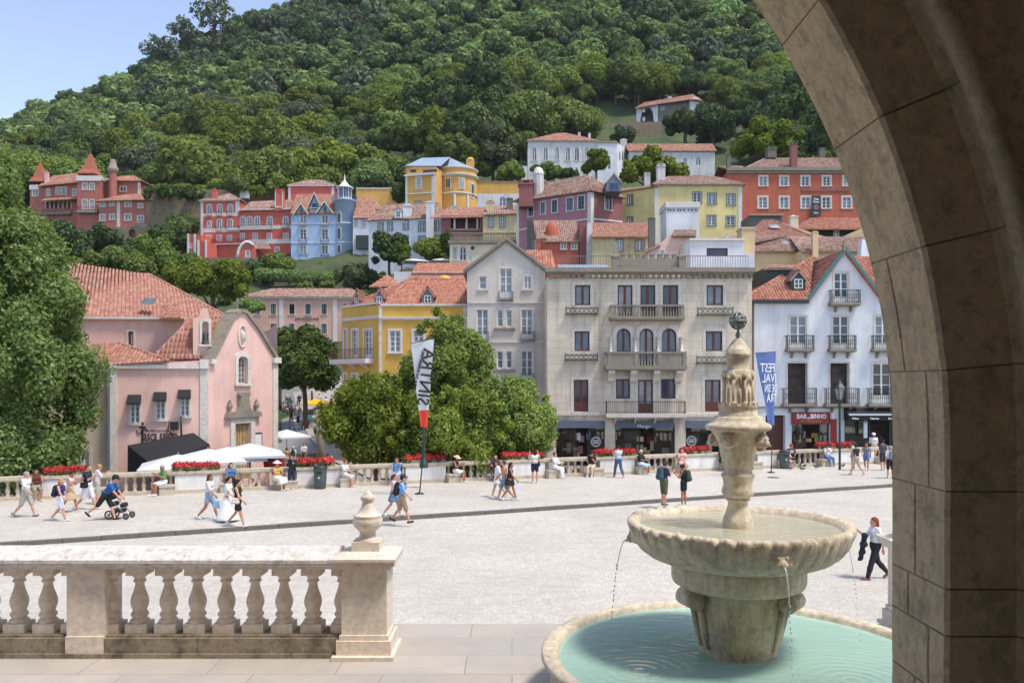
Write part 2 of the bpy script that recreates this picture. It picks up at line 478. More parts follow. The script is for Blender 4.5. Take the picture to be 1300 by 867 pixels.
def text_mesh(txt, size, depth=0.02, bold=0.0, squash=1.0, shear=0.0):
	cu = bpy.data.curves.new('lettering', 'FONT')
	cu.body = txt; cu.size = size; cu.extrude = depth / 2; cu.offset = bold
	cu.align_x = 'CENTER'; cu.align_y = 'CENTER'; cu.shear = shear
	cu.resolution_u = 2
	o = bpy.data.objects.new('lettering_source', cu)
	COL.objects.link(o)
	bpy.context.view_layer.update()
	dg = bpy.context.evaluated_depsgraph_get()
	me = bpy.data.meshes.new_from_object(o.evaluated_get(dg))
	bpy.data.objects.remove(o); bpy.data.curves.remove(cu)
	me.name = 'lettering'
	for v in me.vertices: v.co.x *= squash
	return me
def lettering(txt, size, mat, parent, pos, xdir, zdir, origin=(0, 0, 0), bold=0.0, squash=1.0, mirror=False, name='lettering', depth=0.02):
	"""raised letters; xdir is the reading direction, zdir the letters' up"""
	me = text_mesh(txt, size, depth, bold, squash)
	x = Vector(xdir).normalized(); z = Vector(zdir).normalized(); n = x.cross(z)
	if mirror: x = -x
	for v in me.vertices:
		c = v.co.copy()
		v.co = Vector(pos) + x * c.x + z * c.y + n * (c.z if not mirror else c.z) - Vector(origin)
	if mirror: me.flip_normals()
	me.materials.clear(); me.materials.append(M[mat])
	return link(name, me, parent)
# ------------------------------------------------------------------ building kit
TILE_W, TILE_L = 0.22, 0.40
def tile_slope(mb, pts, real=True, tw=None, tl=None, lift=0.0):
	"""pts: 3D polygon, first edge = eaves (left to right seen from outside). Barrel tiles laid up the slope."""
	tw = tw or TILE_W; tl = tl or TILE_L
	P = [Vector(p) for p in pts]
	u = (P[1] - P[0]).normalized()
	n = None
	for k in range(2, len(P)):
		c = (P[1] - P[0]).cross(P[k] - P[0])
		if c.length > 1e-4: n = c.normalized(); break
	if n.z < 0: n = -n
	w = n.cross(u).normalized()
	if w.z < 0: w = -w
	q = [((p - P[0]).dot(u), (p - P[0]).dot(w)) for p in P]
	nn = len(P)
	base = [p + n * lift for p in P]
	f = tuple(range(nn))
	# bed under the tiles
	mb.add(base, [f], uvs=[[(a / tw, b / tl) for a, b in q]])
	mb.add([p - n * 0.10 for p in base], [tuple(reversed(f))], uvs=[[(a / tw, b / tl) for a, b in reversed(q)]])
	for i in range(nn):
		j = (i + 1) % nn
		mb.add([base[i] - n * 0.10, base[j] - n * 0.10, base[j], base[i]], [(0, 1, 2, 3)], uvs=[[(0.2, 0.2)] * 4])
	if not real: return
	umin = min(a for a, b in q); umax = max(a for a, b in q)
	def span(uu):
		vs = []
		for i in range(nn):
			a, b = q[i], q[(i + 1) % nn]
			if abs(a[0] - b[0]) < 1e-9: continue
			t = (uu - a[0]) / (b[0] - a[0])
			if -1e-6 <= t <= 1 + 1e-6: vs.append(a[1] + t * (b[1] - a[1]))
		return (min(vs), max(vs)) if len(vs) >= 2 else None
	nc = max(1, int((umax - umin) / tw))
	for c in range(nc):
		u0 = umin + c * tw
		sp = span(u0 + tw / 2)
		if sp is None or sp[1] - sp[0] < 0.05: continue
		v0, v1 = sp
		nr = max(1, int(math.ceil((v1 - v0) / tl)))
		for r in range(nr):
			a = v0 + r * tl; b = min(v0 + (r + 1) * tl, v1)
			V = []; 
			for (vv, hh) in ((a - 0.03, 0.035), (b, 0.0)):
				for k in range(5):
					th = math.pi * k / 4
					uu = u0 + tw / 2 - math.cos(th) * tw * 0.36
					V.append(base[0] + u * uu + w * vv + n * (math.sin(th) * tw * 0.19 + hh + 0.004))
			F = [(k, k + 1, 5 + k + 1, 5 + k) for k in range(4)] + [(4, 3, 2, 1, 0)]
			cu, cv = c + 0.5, int(a / tl + 100) + 0.5
			mb.add(V, F, uvs=[[(cu, cv)] * len(x) for x in F], smooth=True)
def ridge_cap(mb, a, b, r=0.13):
	a = Vector(a); b = Vector(b)
	L = (b - a).length; k = max(1, int(L / 0.45))
	for i in range(k):
		p = a.lerp(b, i / k); q = a.lerp(b, (i + 1.06) / k)
		bef = len(mb.f)
		mb.tube([p, q], [r, r * 0.9], 7)
		for j in range(bef, len(mb.f)): mb.uv[j] = [(i * 3 + 0.5, 77.5)] * len(mb.f[j])
class Plane:
	"""one upright wall face, found from two base points; outward normal to the viewer's side"""
	def __init__(s, B, pa, da, pb, db):
		s.B = B
		s.A = P2(pa, da); s.E = P2(pb, db)
		s.t = (s.E - s.A).normalized(); s.n = Vector((s.t.y, -s.t.x))
		s.holes = []; s.L = (s.E - s.A).length; s.rec = 0.14
	def uv(s, px, py):
		r = Vector(((px - CX) / FPX, 1.0))
		y = s.n.dot(s.A) / s.n.dot(r)
		return ((r * y - s.A).dot(s.t), CH - (py - HY) / FPX * y)
	def pt(s, u, z, o=0.0):
		p = s.A + s.t * u + s.n * o
		return Vector((p.x, p.y, z))
	def rect(s, x0, y0, x1, y1):
		u0, _ = s.uv(x0, y0); u1, _ = s.uv(x1, y0)
		c = (x0 + x1) / 2
		return u0, s.uv(c, y1)[1], u1, s.uv(c, y0)[1]     # u0 z0 u1 z1
	def slab(s, mb, u0, u1, z0, z1, o0, o1):
		v = [s.pt(u0, z0, o0), s.pt(u1, z0, o0), s.pt(u1, z0, o1), s.pt(u0, z0, o1), s.pt(u0, z1, o0), s.pt(u1, z1, o0), s.pt(u1, z1, o1), s.pt(u0, z1, o1)]
		f = [(0, 1, 2, 3), (7, 6, 5, 4), (4, 5, 1, 0), (5, 6, 2, 1), (6, 7, 3, 2), (7, 4, 0, 3)]
		return mb.add(v, f)
	def out(s, u0, u1, z0, z1, arch):
		if not arch: return [(u0, z0), (u1, z0), (u1, z1), (u0, z1)]
		r = (u1 - u0) / 2; c = (u0 + u1) / 2
		if arch == 'gothic':
			k = 1.25 * r
			zs = z1 - 1.55 * r
			pts = [(u0, z0), (u1, z0)]
			for i in range(6):
				t = i / 5
				pts.append((u1 - (u1 - c) * t ** 1.7, zs + (z1 - zs) * math.sin(t * math.pi / 2) ** 1.0))
			for i in range(1, 6):
				t = 1 - i / 5
				pts.append((u0 + (c - u0) * t ** 1.7, zs + (z1 - zs) * math.sin(t * math.pi / 2) ** 1.0))
			return pts
		zs = z1 - r * (1.0 if arch is True else arch)
		pts = [(u0, z0), (u1, z0)]
		for i in range(9):
			t = math.pi * i / 8
			pts.append((c + r * math.cos(t), zs + (z1 - zs) * math.sin(t)))
		return pts
	def win(s, x0, y0, x1, y1, frame='white_paint', pane='glass', nx=2, ny=3, arch=None, trim='stone_trim', tw=0.16, sill=True, fw=0.07, name='window', rec=None, panel=0.0, uvr=None, label=None, proud=0.04, parent=None):
		u0, z0, u1, z1 = uvr or s.rect(x0, y0, x1, y1)
		rec = rec or s.rec
		if pane == 'glass' and name == 'window':
			pane = ('glass', 'glass', 'glass_light', 'glass', 'glass_curtain', 'glass_light')[int(abs(math.sin((u0 + 3.1 * z0) * 12.9)) * 5.99)]
		hole = s.out(u0, u1, z0, z1, arch)
		s.holes.append((hole, rec))
		og = s.B.o
		fr = MB()
		a, b = -rec + 0.05, -rec + 0.0
		def bar(ua, ub, za, zb, oa=b, ob=a): s.slab(fr, ua, ub, za, zb, oa, ob)
		if arch:
			n = len(hole); c = Vector((sum(p[0] for p in hole) / n, sum(p[1] for p in hole) / n))
			inner = [tuple(c + (Vector(p) - c) * (1 - fw / max(0.2, (Vector(p) - c).length))) for p in hole]
			for i in range(n):
				j = (i + 1) % n
				q = [s.pt(*hole[i], a), s.pt(*hole[j], a), s.pt(*inner[j], a), s.pt(*inner[i], a)]
				fr.prism(q, Vector((s.n.x, s.n.y, 0)) * -0.05)
			zt = z1 - (u1 - u0) * 0.12
		else:
			bar(u0, u0 + fw, z0, z1); bar(u1 - fw, u1, z0, z1)
			bar(u0 + fw, u1 - fw, z0, z0 + fw); bar(u0 + fw, u1 - fw, z1 - fw, z1)
			zt = z1 - fw
		zp = z0 + fw
		if panel:
			zp = z0 + (z1 - z0) * panel
			bar(u0 + fw, u1 - fw, z0 + fw, zp, b, a - 0.01)
		for i in range(1, nx):
			c = u0 + (u1 - u0) * i / nx
			k = fw * (0.75 if (nx % 2 == 0 and i == nx // 2) else 0.35)
			bar(c - k, c + k, zp, zt, b, a - 0.004)
		for i in range(1, ny):
			c = zp + (zt - zp) * i / ny
			k = fw * 0.3
			bar(u0 + fw, u1 - fw, c - k, c + k, b, a - 0.012)
		w = fr.build(name, frame, parent or s.B.root, og)
		if label: w['label'] = label
		pm = MB()
		tri = tessellate_polygon([[Vector((p[0], p[1], 0)) for p in hole]])
		pm.add([s.pt(p[0], p[1], -rec - 0.002) for p in hole], [tuple(t) for t in tri])
		pm.build('pane', pane, w, og)
		if trim:
			t = MB(); q = tw
			if arch:
				n = len(hole)
				c = Vector(((u0 + u1) / 2, (z0 + z1) / 2))
				outer = []
				for p in hole:
					dx = p[0] - c.x
					zz = p[1] + (q if p[1] > c.y else 0)
					outer.append((p[0] + math.copysign(q, dx) * (abs(dx) / ((u1 - u0) / 2)) ** 0.5 if abs(dx) > 1e-6 else p[0], zz))
				for i in range(1, n):
					j = (i + 1) % n
					t.prism([s.pt(*hole[i], 0.0), s.pt(*hole[j], 0.0), s.pt(*outer[j], 0.0), s.pt(*outer[i], 0.0)], Vector((s.n.x, s.n.y, 0)) * proud)
			else:
				s.slab(t, u0 - q, u0, z0, z1 + q, 0.0, proud); s.slab(t, u1, u1 + q, z0, z1 + q, 0.0, proud)
				s.slab(t, u0, u1, z1, z1 + q, 0.0, proud)
			t.build('surround', trim, w, og)
			if sill:
				k = MB(); s.slab(k, u0 - q - 0.04, u1 + q + 0.04, z0 - 0.13, z0, -rec * 0.6, proud + 0.08)
				k.build('sill', trim, w, og)
		return w
	def wall(s, pts, mat, px=True, parent=None, name='wall', depth=None):
		"""pts: outline in photograph measures; the holes of the windows stay open; gives it back faces if depth is given"""
		outer = [s.uv(*p) for p in pts] if px else pts
		if s.A.y > 85:
			zm = min(p[1] for p in outer); outer = [(u, z - (5.0 if z < zm + 1.2 else 0)) for u, z in outer]
		mb = MB(); s.face(mb, outer)
		if depth: s.backs(mb, outer, depth)
		s.outer = outer
		return mb.build(name, mat, parent or s.B.root, s.B.o)
	def face(s, mb, outer, o=0.0):
		loops = [[Vector((p[0], p[1], 0)) for p in outer]] + [[Vector((p[0], p[1], 0)) for p in h] for h, r in s.holes]
		allp = [p for l in loops for p in l]
		tri = tessellate_polygon(loops)
		F = []
		for t in tri:
			a, b, c = (allp[i] for i in t)
			F.append(tuple(t) if (b - a).cross(c - a).z > 0 else (t[0], t[2], t[1]))
		mb.add([s.pt(p.x, p.y, o) for p in allp], F)
		for h, r in s.holes:
			n = len(h)
			for i in range(n):
				j = (i + 1) % n
				mb.add([s.pt(*h[i], o), s.pt(*h[j], o), s.pt(*h[j], o - r - 0.01), s.pt(*h[i], o - r - 0.01)], [(0, 1, 2, 3)])
	def backs(s, mb, outer, depth):
		n = len(outer)
		for i in range(n):
			j = (i + 1) % n
			mb.add([s.pt(*outer[j], 0), s.pt(*outer[i], 0), s.pt(*outer[i], -depth), s.pt(*outer[j], -depth)], [(0, 1, 2, 3)])
		tri = tessellate_polygon([[Vector((p[0], p[1], 0)) for p in outer]])
		mb.add([s.pt(p[0], p[1], -depth) for p in outer], [tuple(t) for t in tri])
	def band(s, x0, y0, x1, y1, mat='stone_trim', o=0.06, name='string_course', uvr=None, o0=0.0):
		u0, z0, u1, z1 = uvr or s.rect(x0, y0, x1, y1)
		mb = MB(); s.slab(mb, u0, u1, z0, z1, o0, o)
		return mb.build(name, mat, s.B.root, s.B.o)
	def balcony(s, x0, x1, yrail, yslab, ybot, out=0.55, slab='stone_trim', rail='iron', n=None, brackets=2, style='bars', rn='railing'):
		u0, zb, u1, zr = s.rect(x0, yrail, x1, ybot)
		zs = s.rect(x0, yslab, x1, yslab)[1]
		mb = MB(); s.slab(mb, u0, u1, zb, zs, 0.002, out)
		s.slab(mb, u0 + 0.05, u1 - 0.05, zb - 0.06, zb - 0.002, 0.002, out - 0.07)
		root = mb.build('balcony', slab, s.B.root, s.B.o)
		r = MB(); o = out - 0.05
		th = 0.03
		for (ua, ub, oa, ob) in ((u0 + .03, u1 - .03, o - th, o), (u0 + .03, u0 + .03 + th, 0.0, o - th), (u1 - .03 - th, u1 - .03, 0.0, o - th)):
			s.slab(r, ua, ub, zr - 0.045, zr, oa, ob); s.slab(r, ua, ub, zs + 0.06, zs + 0.09, oa, ob)
		L = u1 - u0 - 0.06
		n = n or max(4, int(L / 0.13))
		for i in range(n + 1):
			c = u0 + 0.045 + (L - 0.03) * i / n
			k = 0.02 if i in (0, n) else 0.010
			r.bar(s.pt(c, zs, o - th / 2), s.pt(c, zr - 0.02, o - th / 2), 2 * k)
			if style == 'scroll' and i < n:
				c2 = c + L / n / 2; zc = (zs + zr) / 2
				pts = [s.pt(c2 + 0.42 * L / n * math.cos(a), zc + (zr - zs) * 0.2 * math.sin(a), o - th / 2) for a in np.linspace(0, 2 * math.pi, 9)]
				r.tube(pts, 0.009, 4, caps=False)
		for i in range(1, 4):
			q = (o - th) * i / 4
			for c in (u0 + 0.045, u1 - 0.045): r.bar(s.pt(c, zs, q), s.pt(c, zr - 0.02, q), 0.02)
		r.build(rn, rail, root, s.B.o)
		for i in range(brackets):
			c = u0 + (u1 - u0) * (i + 0.5) / brackets
			k = MB()
			k.prism([s.pt(c - 0.06, zb - 0.06, 0.0), s.pt(c - 0.06, zb - 0.06, out * 0.8), s.pt(c - 0.06, zb - 0.14, out * 0.75), s.pt(c - 0.06, zb - 0.45, 0.08), s.pt(c - 0.06, zb - 0.5, 0.0)], Vector((s.t.x, s.t.y, 0)) * 0.12)
			k.build('bracket', slab, root, s.B.o)
		return root
class Bldg:
	def __init__(s, name, label, cat, px, py, d, group=None):
		s.o = P3(px, py, d)
		s.root = thing(name, label, cat, s.o, 0, group)
	def plane(s, pa, da, pb, db): return Plane(s, pa, da, pb, db)
	def add(s, mb, name, mat, parent=None, label=None):
		o = mb.build(name, mat, parent or s.root, s.o)
		if label: o['label'] = label
		return o
	def slopes(s, lst, mat='tile', real=True, caps=(), name='roof', tw=None):
		"""lst: polygons of (px,py,d) or Vectors; first edge is the eaves"""
		mb = MB()
		g = lambda p: Vector(p) if isinstance(p, Vector) else P3(*p)
		for pl in lst: tile_slope(mb, [g(p) for p in pl], real, tw, tw and tw * 1.6)
		for a, b in caps: ridge_cap(mb, g(a), g(b))
		return s.add(mb, name, mat)
	def roof4(s, c, ze, zr, ridge='x', inset=0.0, over=0.35, mat='tile', real=True, name='roof', tw=None, yshift=0.5):
		"""c: four plan corners front-left, front-right, back-right, back-left"""
		c = [Vector(p[:2]) for p in c]
		m = sum(c, Vector((0, 0))) / 4
		e = []
		for i in range(4):
			a, b = (c[i] - c[i - 1]).normalized(), (c[i] - c[(i + 1) % 4]).normalized()
			e.append(c[i] + (a + b) * over)
		FL, FR, BR, BL = [Vector((p.x, p.y, ze)) for p in e]
		if ridge == 'x':
			a = FL.lerp(BL, yshift); b = FR.lerp(BR, yshift)
		else:
			a = FL.lerp(FR, yshift); b = BL.lerp(BR, yshift)
		d = (b - a); k = min(inset, d.length / 2 - 0.05) / d.length
		r0 = a + d * k; r1 = b - d * k
		r0.z = r1.z = zr
		if ridge == 'x':
			S = [[FL, FR, r1, r0], [BR, BL, r0, r1]]
			H = [[FR, BR, r1], [BL, FL, r0]]
		else:
			S = [[FR, BR, r1, r0], [BL, FL, r0, r1]]
			H = [[FL, FR, r0], [BR, BL, r1]]
		mb = MB()
		for q in S: tile_slope(mb, q, real, tw, tw and tw * 1.6)
		if inset > 0.01:
			for q in H: tile_slope(mb, q, real, tw, tw and tw * 1.6)
		if real:
			ridge_cap(mb, r0, r1)
			if inset > 0.01:
				for q in (H[0][0], H[0][1]): ridge_cap(mb, q, H[0][2])
				for q in (H[1][0], H[1][1]): ridge_cap(mb, q, H[1][2])
		return s.add(mb, name, mat)
	def chimney(s, x0, x1, ytop, ybot, d, mat='white', dep=None, cap='slab', capmat=None, name='chimney', label=None):
		a = P3(x0, ytop, d); b = P3(x1, ybot, d)
		w = b.x - a.x; dep = dep or w
		mb = MB()
		h = a.z - b.z
		ch = min(0.35 * w, 0.25 * h)
		mb.box(a.x, b.x, d, d + dep, b.z, a.z - ch)
		mb.box(a.x - 0.06 * w, b.x + 0.06 * w, d - 0.06 * w, d + dep + 0.06 * w, a.z - ch, a.z - ch * 0.6)
		if cap == 'slab':
			for i in (0.08, 0.72): mb.box(a.x + w * i, a.x + w * (i + 0.2), d + 0.02, d + dep - 0.02, a.z - ch * 0.6, a.z - ch * 0.25)
			mb.box(a.x, b.x, d, d + dep, a.z - ch * 0.25, a.z)
		elif cap == 'round':
			c = ((a.x + b.x) / 2, d + dep / 2, a.z - ch * 0.6)
			mb.lathe([(w * 0.45, 0), (w * 0.5, ch * 0.1), (w * 0.42, ch * .35), (0.0, ch * 0.6)], 10, c)
		elif cap == 'point':
			mb.lathe([(w * 0.6, 0), (0.0, ch * 0.6)], 4, ((a.x + b.x) / 2, d + dep / 2, a.z - ch * 0.6), ph=math.pi / 4, smooth=False)
		o = s.add(mb, name, mat)
		if capmat: pass
		return o
	def block(s, c, z0, z1, mat, name='wall'):
		"""plain closed block on four plan corners, for the sides nobody opens a window in"""
		mb = MB()
		v = [Vector((p[0], p[1], z0)) for p in c] + [Vector((p[0], p[1], z1)) for p in c]
		mb.add(v, [(0, 1, 5, 4), (1, 2, 6, 5), (2, 3, 7, 6), (3, 0, 4, 7), (4, 5, 6, 7), (3, 2, 1, 0)])
		return s.add(mb, name, mat)
	def backs(s, pts, z0, z1, mat, name='wall'):
		mb = MB()
		for a, b in zip(pts[:-1], pts[1:]):
			mb.add([(a[0], a[1], z0), (b[0], b[1], z0), (b[0], b[1], z1), (a[0], a[1], z1)], [(0, 1, 2, 3)])
		return s.add(mb, name, mat)
	def dormer(s, x0, x1, yeave, ybot, yapex, d, dep, wall='slate_paint', roofm='tile', frame='white_paint', wx=None, real=True):
		"""gabled dormer with its window, its roof running back into the slope"""
		a = P3(x0, yeave, d); b = P3(x1, ybot, d); zt = P3(x0, yapex, d).z
		m = (a.x + b.x) / 2
		mb = MB()
		mb.prism([(a.x, d, b.z), (b.x, d, b.z), (b.x, d, a.z), (m, d, zt), (a.x, d, a.z)], (0, dep, 0))
		w = s.add(mb, 'dormer', wall)
		r = MB(); ov = 0.12
		k = (zt - a.z) / (m - a.x)
		for sg in (-1, 1):
			e = m + sg * ((b.x - a.x) / 2 + ov); ez = a.z - ov * k
			q = [Vector((e, d - ov, ez + .03)), Vector((e, d + dep, ez + .03)), Vector((m, d + dep, zt + .03)), Vector((m, d - ov, zt + .03))]
			tile_slope(r, q, real)
		if real: ridge_cap(r, (m, d - ov, zt + 0.05), (m, d + dep, zt + 0.05), 0.09)
		s.add(r, 'dormer_roof', roofm, w)
		ww = (b.x - a.x)
		fr = MB(); x0w, x1w = a.x + ww * 0.2, b.x - ww * 0.2; z0w = b.z + (a.z - b.z) * 0.12; z1w = a.z - (a.z - b.z) * 0.02
		t = ww * 0.06
		for (p, q, e, f) in ((x0w, x0w + t, z0w, z1w), (x1w - t, x1w, z0w, z1w), (x0w + t, x1w - t, z0w, z0w + t), (x0w + t, x1w - t, z1w - t, z1w), ((x0w + x1w - t) / 2, (x0w + x1w + t) / 2, z0w + t, z1w - t), (x0w + t, x1w - t, (z0w + z1w) / 2 - t / 3, (z0w + z1w) / 2 + t / 3)):
			fr.box(p, q, d - 0.06, d - 0.003, e, f)
		s.add(fr, 'window', frame, w)
		pn = MB(); pn.box(x0w + t / 2, x1w - t / 2, d - 0.03, d - 0.004, z0w + t / 2, z1w - t / 2)
		s.add(pn, 'pane', 'glass', w)
		return w
def rows(pl, xs, y0, y1, w, **kw):
	"""windows of width w (photo measure) at given centres"""
	for x in xs:
		x, a, b = (x if isinstance(x, tuple) else (x, y0, y1))
		pl.win(x - w / 2, a, x + w / 2, b, **kw)
# ------------------------------------------------------------------ trees
def cards(P, Nn, size, rg, aspect=0.62):
	n = len(P)
	a = rg.normal(size=(n, 3)); 
	t = np.cross(Nn, a); t /= np.linalg.norm(t, axis=1, keepdims=True) + 1e-9
	b = np.cross(Nn, t); b /= np.linalg.norm(b, axis=1, keepdims=True) + 1e-9
	s = (size * rg.uniform(0.65, 1.35, n))[:, None]
	nn = Nn / (np.linalg.norm(Nn, axis=1, keepdims=True) + 1e-9)
	fold = nn * s * 0.16
	V = np.empty((n, 4, 3))
	V[:, 0] = P - t * s; V[:, 1] = P + b * s * aspect - fold; V[:, 2] = P + t * s * rg.uniform(0.7, 1.0, (n, 1)); V[:, 3] = P - b * s * aspect - fold
	F = np.arange(n * 4).reshape(n, 4)
	return V.reshape(-1, 3), F
def cubesphere(k=3):
	V = []; F = []
	for ax in range(3):
		for sg in (-1, 1):
			b = len(V)
			for i in range(k + 1):
				for j in range(k + 1):
					p = [0, 0, 0]; p[ax] = sg; p[(ax + 1) % 3] = -1 + 2 * i / k; p[(ax + 2) % 3] = -1 + 2 * j / k
					V.append(p)
			for i in range(k):
				for j in range(k):
					q = [b + i * (k + 1) + j, b + (i + 1) * (k + 1) + j, b + (i + 1) * (k + 1) + j + 1, b + i * (k + 1) + j + 1]
					F.append(q if sg > 0 else q[::-1])
	V = np.array(V, float); V /= np.linalg.norm(V, axis=1, keepdims=True)
	return V, np.array(F)
CSV, CSF = cubesphere(3)
def foliage_arrays(lumps, n, size, seed, core=0.80, jitter=0.75, shell=(0.76, 1.18), flat=0.0, aspect=0.62, up=0.15):
	rg = np.random.default_rng(seed)
	L = np.array(lumps, float)           # x y z r
	w = L[:, 3] ** 2; w /= w.sum()
	k = rg.choice(len(L), size=int(n * 1.7), p=w)
	d = rg.normal(size=(len(k), 3)); d[:, 2] += up
	d /= np.linalg.norm(d, axis=1, keepdims=True)
	rad = rg.uniform(shell[0], shell[1], len(k)) ** 1.0
	P = L[k, :3] + d * (L[k, 3] * rad)[:, None] * np.array([1, 1, 1 - flat])
	keep = np.ones(len(k), bool)
	for i in range(len(L)):
		dist = np.linalg.norm((P - L[i, :3]) / np.array([1, 1, 1 - flat]), axis=1)
		keep &= ~((dist < L[i, 3] * 0.74) & (k != i))
	P = P[keep][:n]; d = d[keep][:n]
	Nn = d + rg.normal(size=d.shape) * jitter * 0.6; Nn[:, 2] += 0.25
	V, F = cards(P, Nn, np.full(len(P), size), rg, aspect)
	if core:
		cv = []; cf = []
		for i, l in enumerate(L):
			nz = 1 + 0.12 * rg.normal(size=(len(CSV), 1))
			cv.append(l[:3] + CSV * l[3] * core * nz * np.array([1, 1, 1 - flat])); cf.append(CSF + len(V) + i * len(CSV))
		V = np.vstack([V] + cv); F = np.vstack([F] + cf)
	return V, F
def dome_lumps(seed, rx, rz, n, lr, z0=0.0, low=-0.5, ry=None):
	"""uneven crown: lumps over an ellipsoid round (0,0,z0)"""
	rg = np.random.default_rng(seed)
	out = [(0, 0, z0, min(rx, rz) * 0.62)]
	ry = ry or rx
	for i in range(n):
		z = rg.uniform(low, 1.0); a = i * 2.399 + rg.uniform(-0.5, 0.5)
		q = math.sqrt(max(0, 1 - z * z)); k = rg.uniform(0.55, 1.06)
		out.append((rx * q * k * math.cos(a), ry * q * k * math.sin(a), z0 + rz * z * k, lr * rg.uniform(0.5, 1.3)))
	for i in range(n // 2 if n > 50 else 0):          # sprays reaching out of the crown
		z = rg.uniform(-.3, 1.0); a = rg.uniform(0, 6.283); q = math.sqrt(max(0, 1 - z * z)); k = rg.uniform(1.08, 1.28)
		out.append((rx * q * k * math.cos(a), ry * q * k * math.sin(a), z0 + rz * z * k, lr * rg.uniform(.28, .5)))
	return out
def trunk_mb(h, r, seed, limbs=5, spread=2.0, top=None, lean=0.0):
	rg = np.random.default_rng(seed)
	mb = MB(); top = top or h * 1.5
	pts = [Vector((lean * t * t + rg.normal() * 0.05 * r * 3, rg.normal() * 0.05 * r * 3, h * t)) for t in np.linspace(0, 1, 6)]
	pts[0] = Vector((0, 0, -0.6))
	mb.tube(pts, [r * 1.5, r * 1.05, r, r * .92, r * .86, r * .8], 10)
	for i in range(limbs):
		a = i * 2 * math.pi / limbs + rg.uniform(-.4, .4)
		b = pts[-1 if i % 2 else -2]
		e = Vector((math.cos(a) * spread, math.sin(a) * spread, top - abs(rg.normal()) * 0.1 * top))
		mid = b.lerp(e, 0.45) + Vector((0, 0, 0.08 * (top - b.z)))
		mb.tube([b, mid, e], [r * .62, r * .36, r * .1], 7)
	return mb
def tree(name, label, loc, lumps, nleaf, size, leafmat, trunk, barkmat='bark', seed=1, group=None, cat='tree', flat=0.0, core=0.8, **kw):
	t = thing(name, label, cat, loc, 0, group)
	if trunk is not None: trunk.build('trunk', barkmat, t)
	V, F = foliage_arrays(lumps, nleaf, size, seed, core=core, flat=flat, **kw)
	link('crown', fast_mesh('crown', V, F, leafmat), t)
	return t
# ------------------------------------------------------------------ the lie of the land
_gd = [-60, 40, 60, 72, 92, 112, 135, 160, 190, 235, 290, 350, 450, 560, 760]
_gp = [-260, 0, 180, 330, 520, 760, 1040, 1560]
_gz = np.array([
	# -60  40    60    72   92   112   135   160   190   235   290   350   450   560  760
	[-1.6, -1.6, -1.6, -1.6, -1.0, 4, 12, 22, 30, 44, 60, 78, 98, 90, 60],
	[-1.6, -1.6, -1.6, -1.6, -1.0, 4, 12, 23, 33, 47, 70, 96, 132, 120, 80],
	[-1.6, -1.6, -1.6, -1.6, -0.6, 4, 12, 23, 33, 48, 75, 107, 163, 166, 120],
	[-1.6, -1.6, -1.6, -1.4, 0.6, 4, 9, 23, 34, 51, 82, 120, 194, 226, 220],
	[-1.6, -1.6, -1.6, -1.6, 3.0, 9, 17, 27, 39, 58, 88, 130, 208, 262, 300],
	[-1.6, -1.6, -1.6, -1.6, 8.0, 16, 25, 32, 42, 62, 92, 134, 214, 280, 330],
	[-1.6, -1.6, -1.6, -1.6, 9.0, 18, 29, 36, 45, 63, 94, 136, 216, 284, 340],
	[-1.6, -1.6, -1.6, -1.6, 9.0, 18, 29, 36, 45, 63, 94, 136, 216, 284, 340]], float)
def ground(x, d):
	px = CX + x / max(d, 40.0) * FPX
	px = min(max(px, _gp[0]), _gp[-1]); dd = min(max(d, _gd[0]), _gd[-1])
	i = max(0, min(len(_gp) - 2, int(np.searchsorted(_gp, px) - 1)))
	fx = (px - _gp[i]) / (_gp[i + 1] - _gp[i])
	return float((1 - fx) * np.interp(dd, _gd, _gz[i]) + fx * np.interp(dd, _gd, _gz[i + 1]))
m, nt, p = newmat('hill_ground')
v = coords(nt)
nt.links.new(ramp(nt, noise(nt, v, 0.12, 8, 0.7), [(0.3, (0.018, 0.035, 0.01, 1)), (0.5, (0.05, 0.075, 0.02, 1)), (0.7, (0.10, 0.10, 0.045, 1))]), p.inputs['Base Color'])
p.inputs['Roughness'].default_value = 0.95
bump(nt, p, noise(nt, v, 0.8, 6), 0.8, 0.5)
M['hill_ground'] = m
m, nt, p = newmat('asphalt')
v = coords(nt)
nt.links.new(ramp(nt, noise(nt, v, 0.35, 8, 0.7), [(0.3, rgb(112, 110, 108)), (0.7, rgb(138, 136, 134))]), p.inputs['Base Color'])
p.inputs['Roughness'].default_value = 0.9
M['asphalt'] = m
def terrain():
	V = []; F = []
	ds = list(np.arange(30, 130, 4.0)) + list(np.arange(130, 320, 7.0)) + list(np.arange(320, 780, 16.0))
	ps = np.linspace(-800, 2100, 120)
	rg = np.random.default_rng(3)
	for d in ds:
		for q in ps:
			x = PX(q, d)
			z = ground(x, d) - 0.02
			if d > 80: z += rg.normal() * min(0.5, (d - 80) * 0.006)
			V.append((x, d, z))
	n = len(ps)
	for i in range(len(ds) - 1):
		for j in range(n - 1): F.append((i * n + j, i * n + j + 1, (i + 1) * n + j + 1, (i + 1) * n + j))
	o = link('hill', fast_mesh('hill', V, F, 'hill_ground', True))
	tag(o, kind='structure')
terrain()
# plain country beyond, out to the horizon
mb = MB()
mb.add([(-5000, -600, -9), (5000, -600, -9), (5000, 5500, -9), (-5000, 5500, -9)], [(0, 1, 2, 3)])
tag(mb.build('ground', 'hill_ground'), kind='structure')
# ------------------------------------------------------------------ lower street, square, pavement, terrace
def seg(px, py0): return None
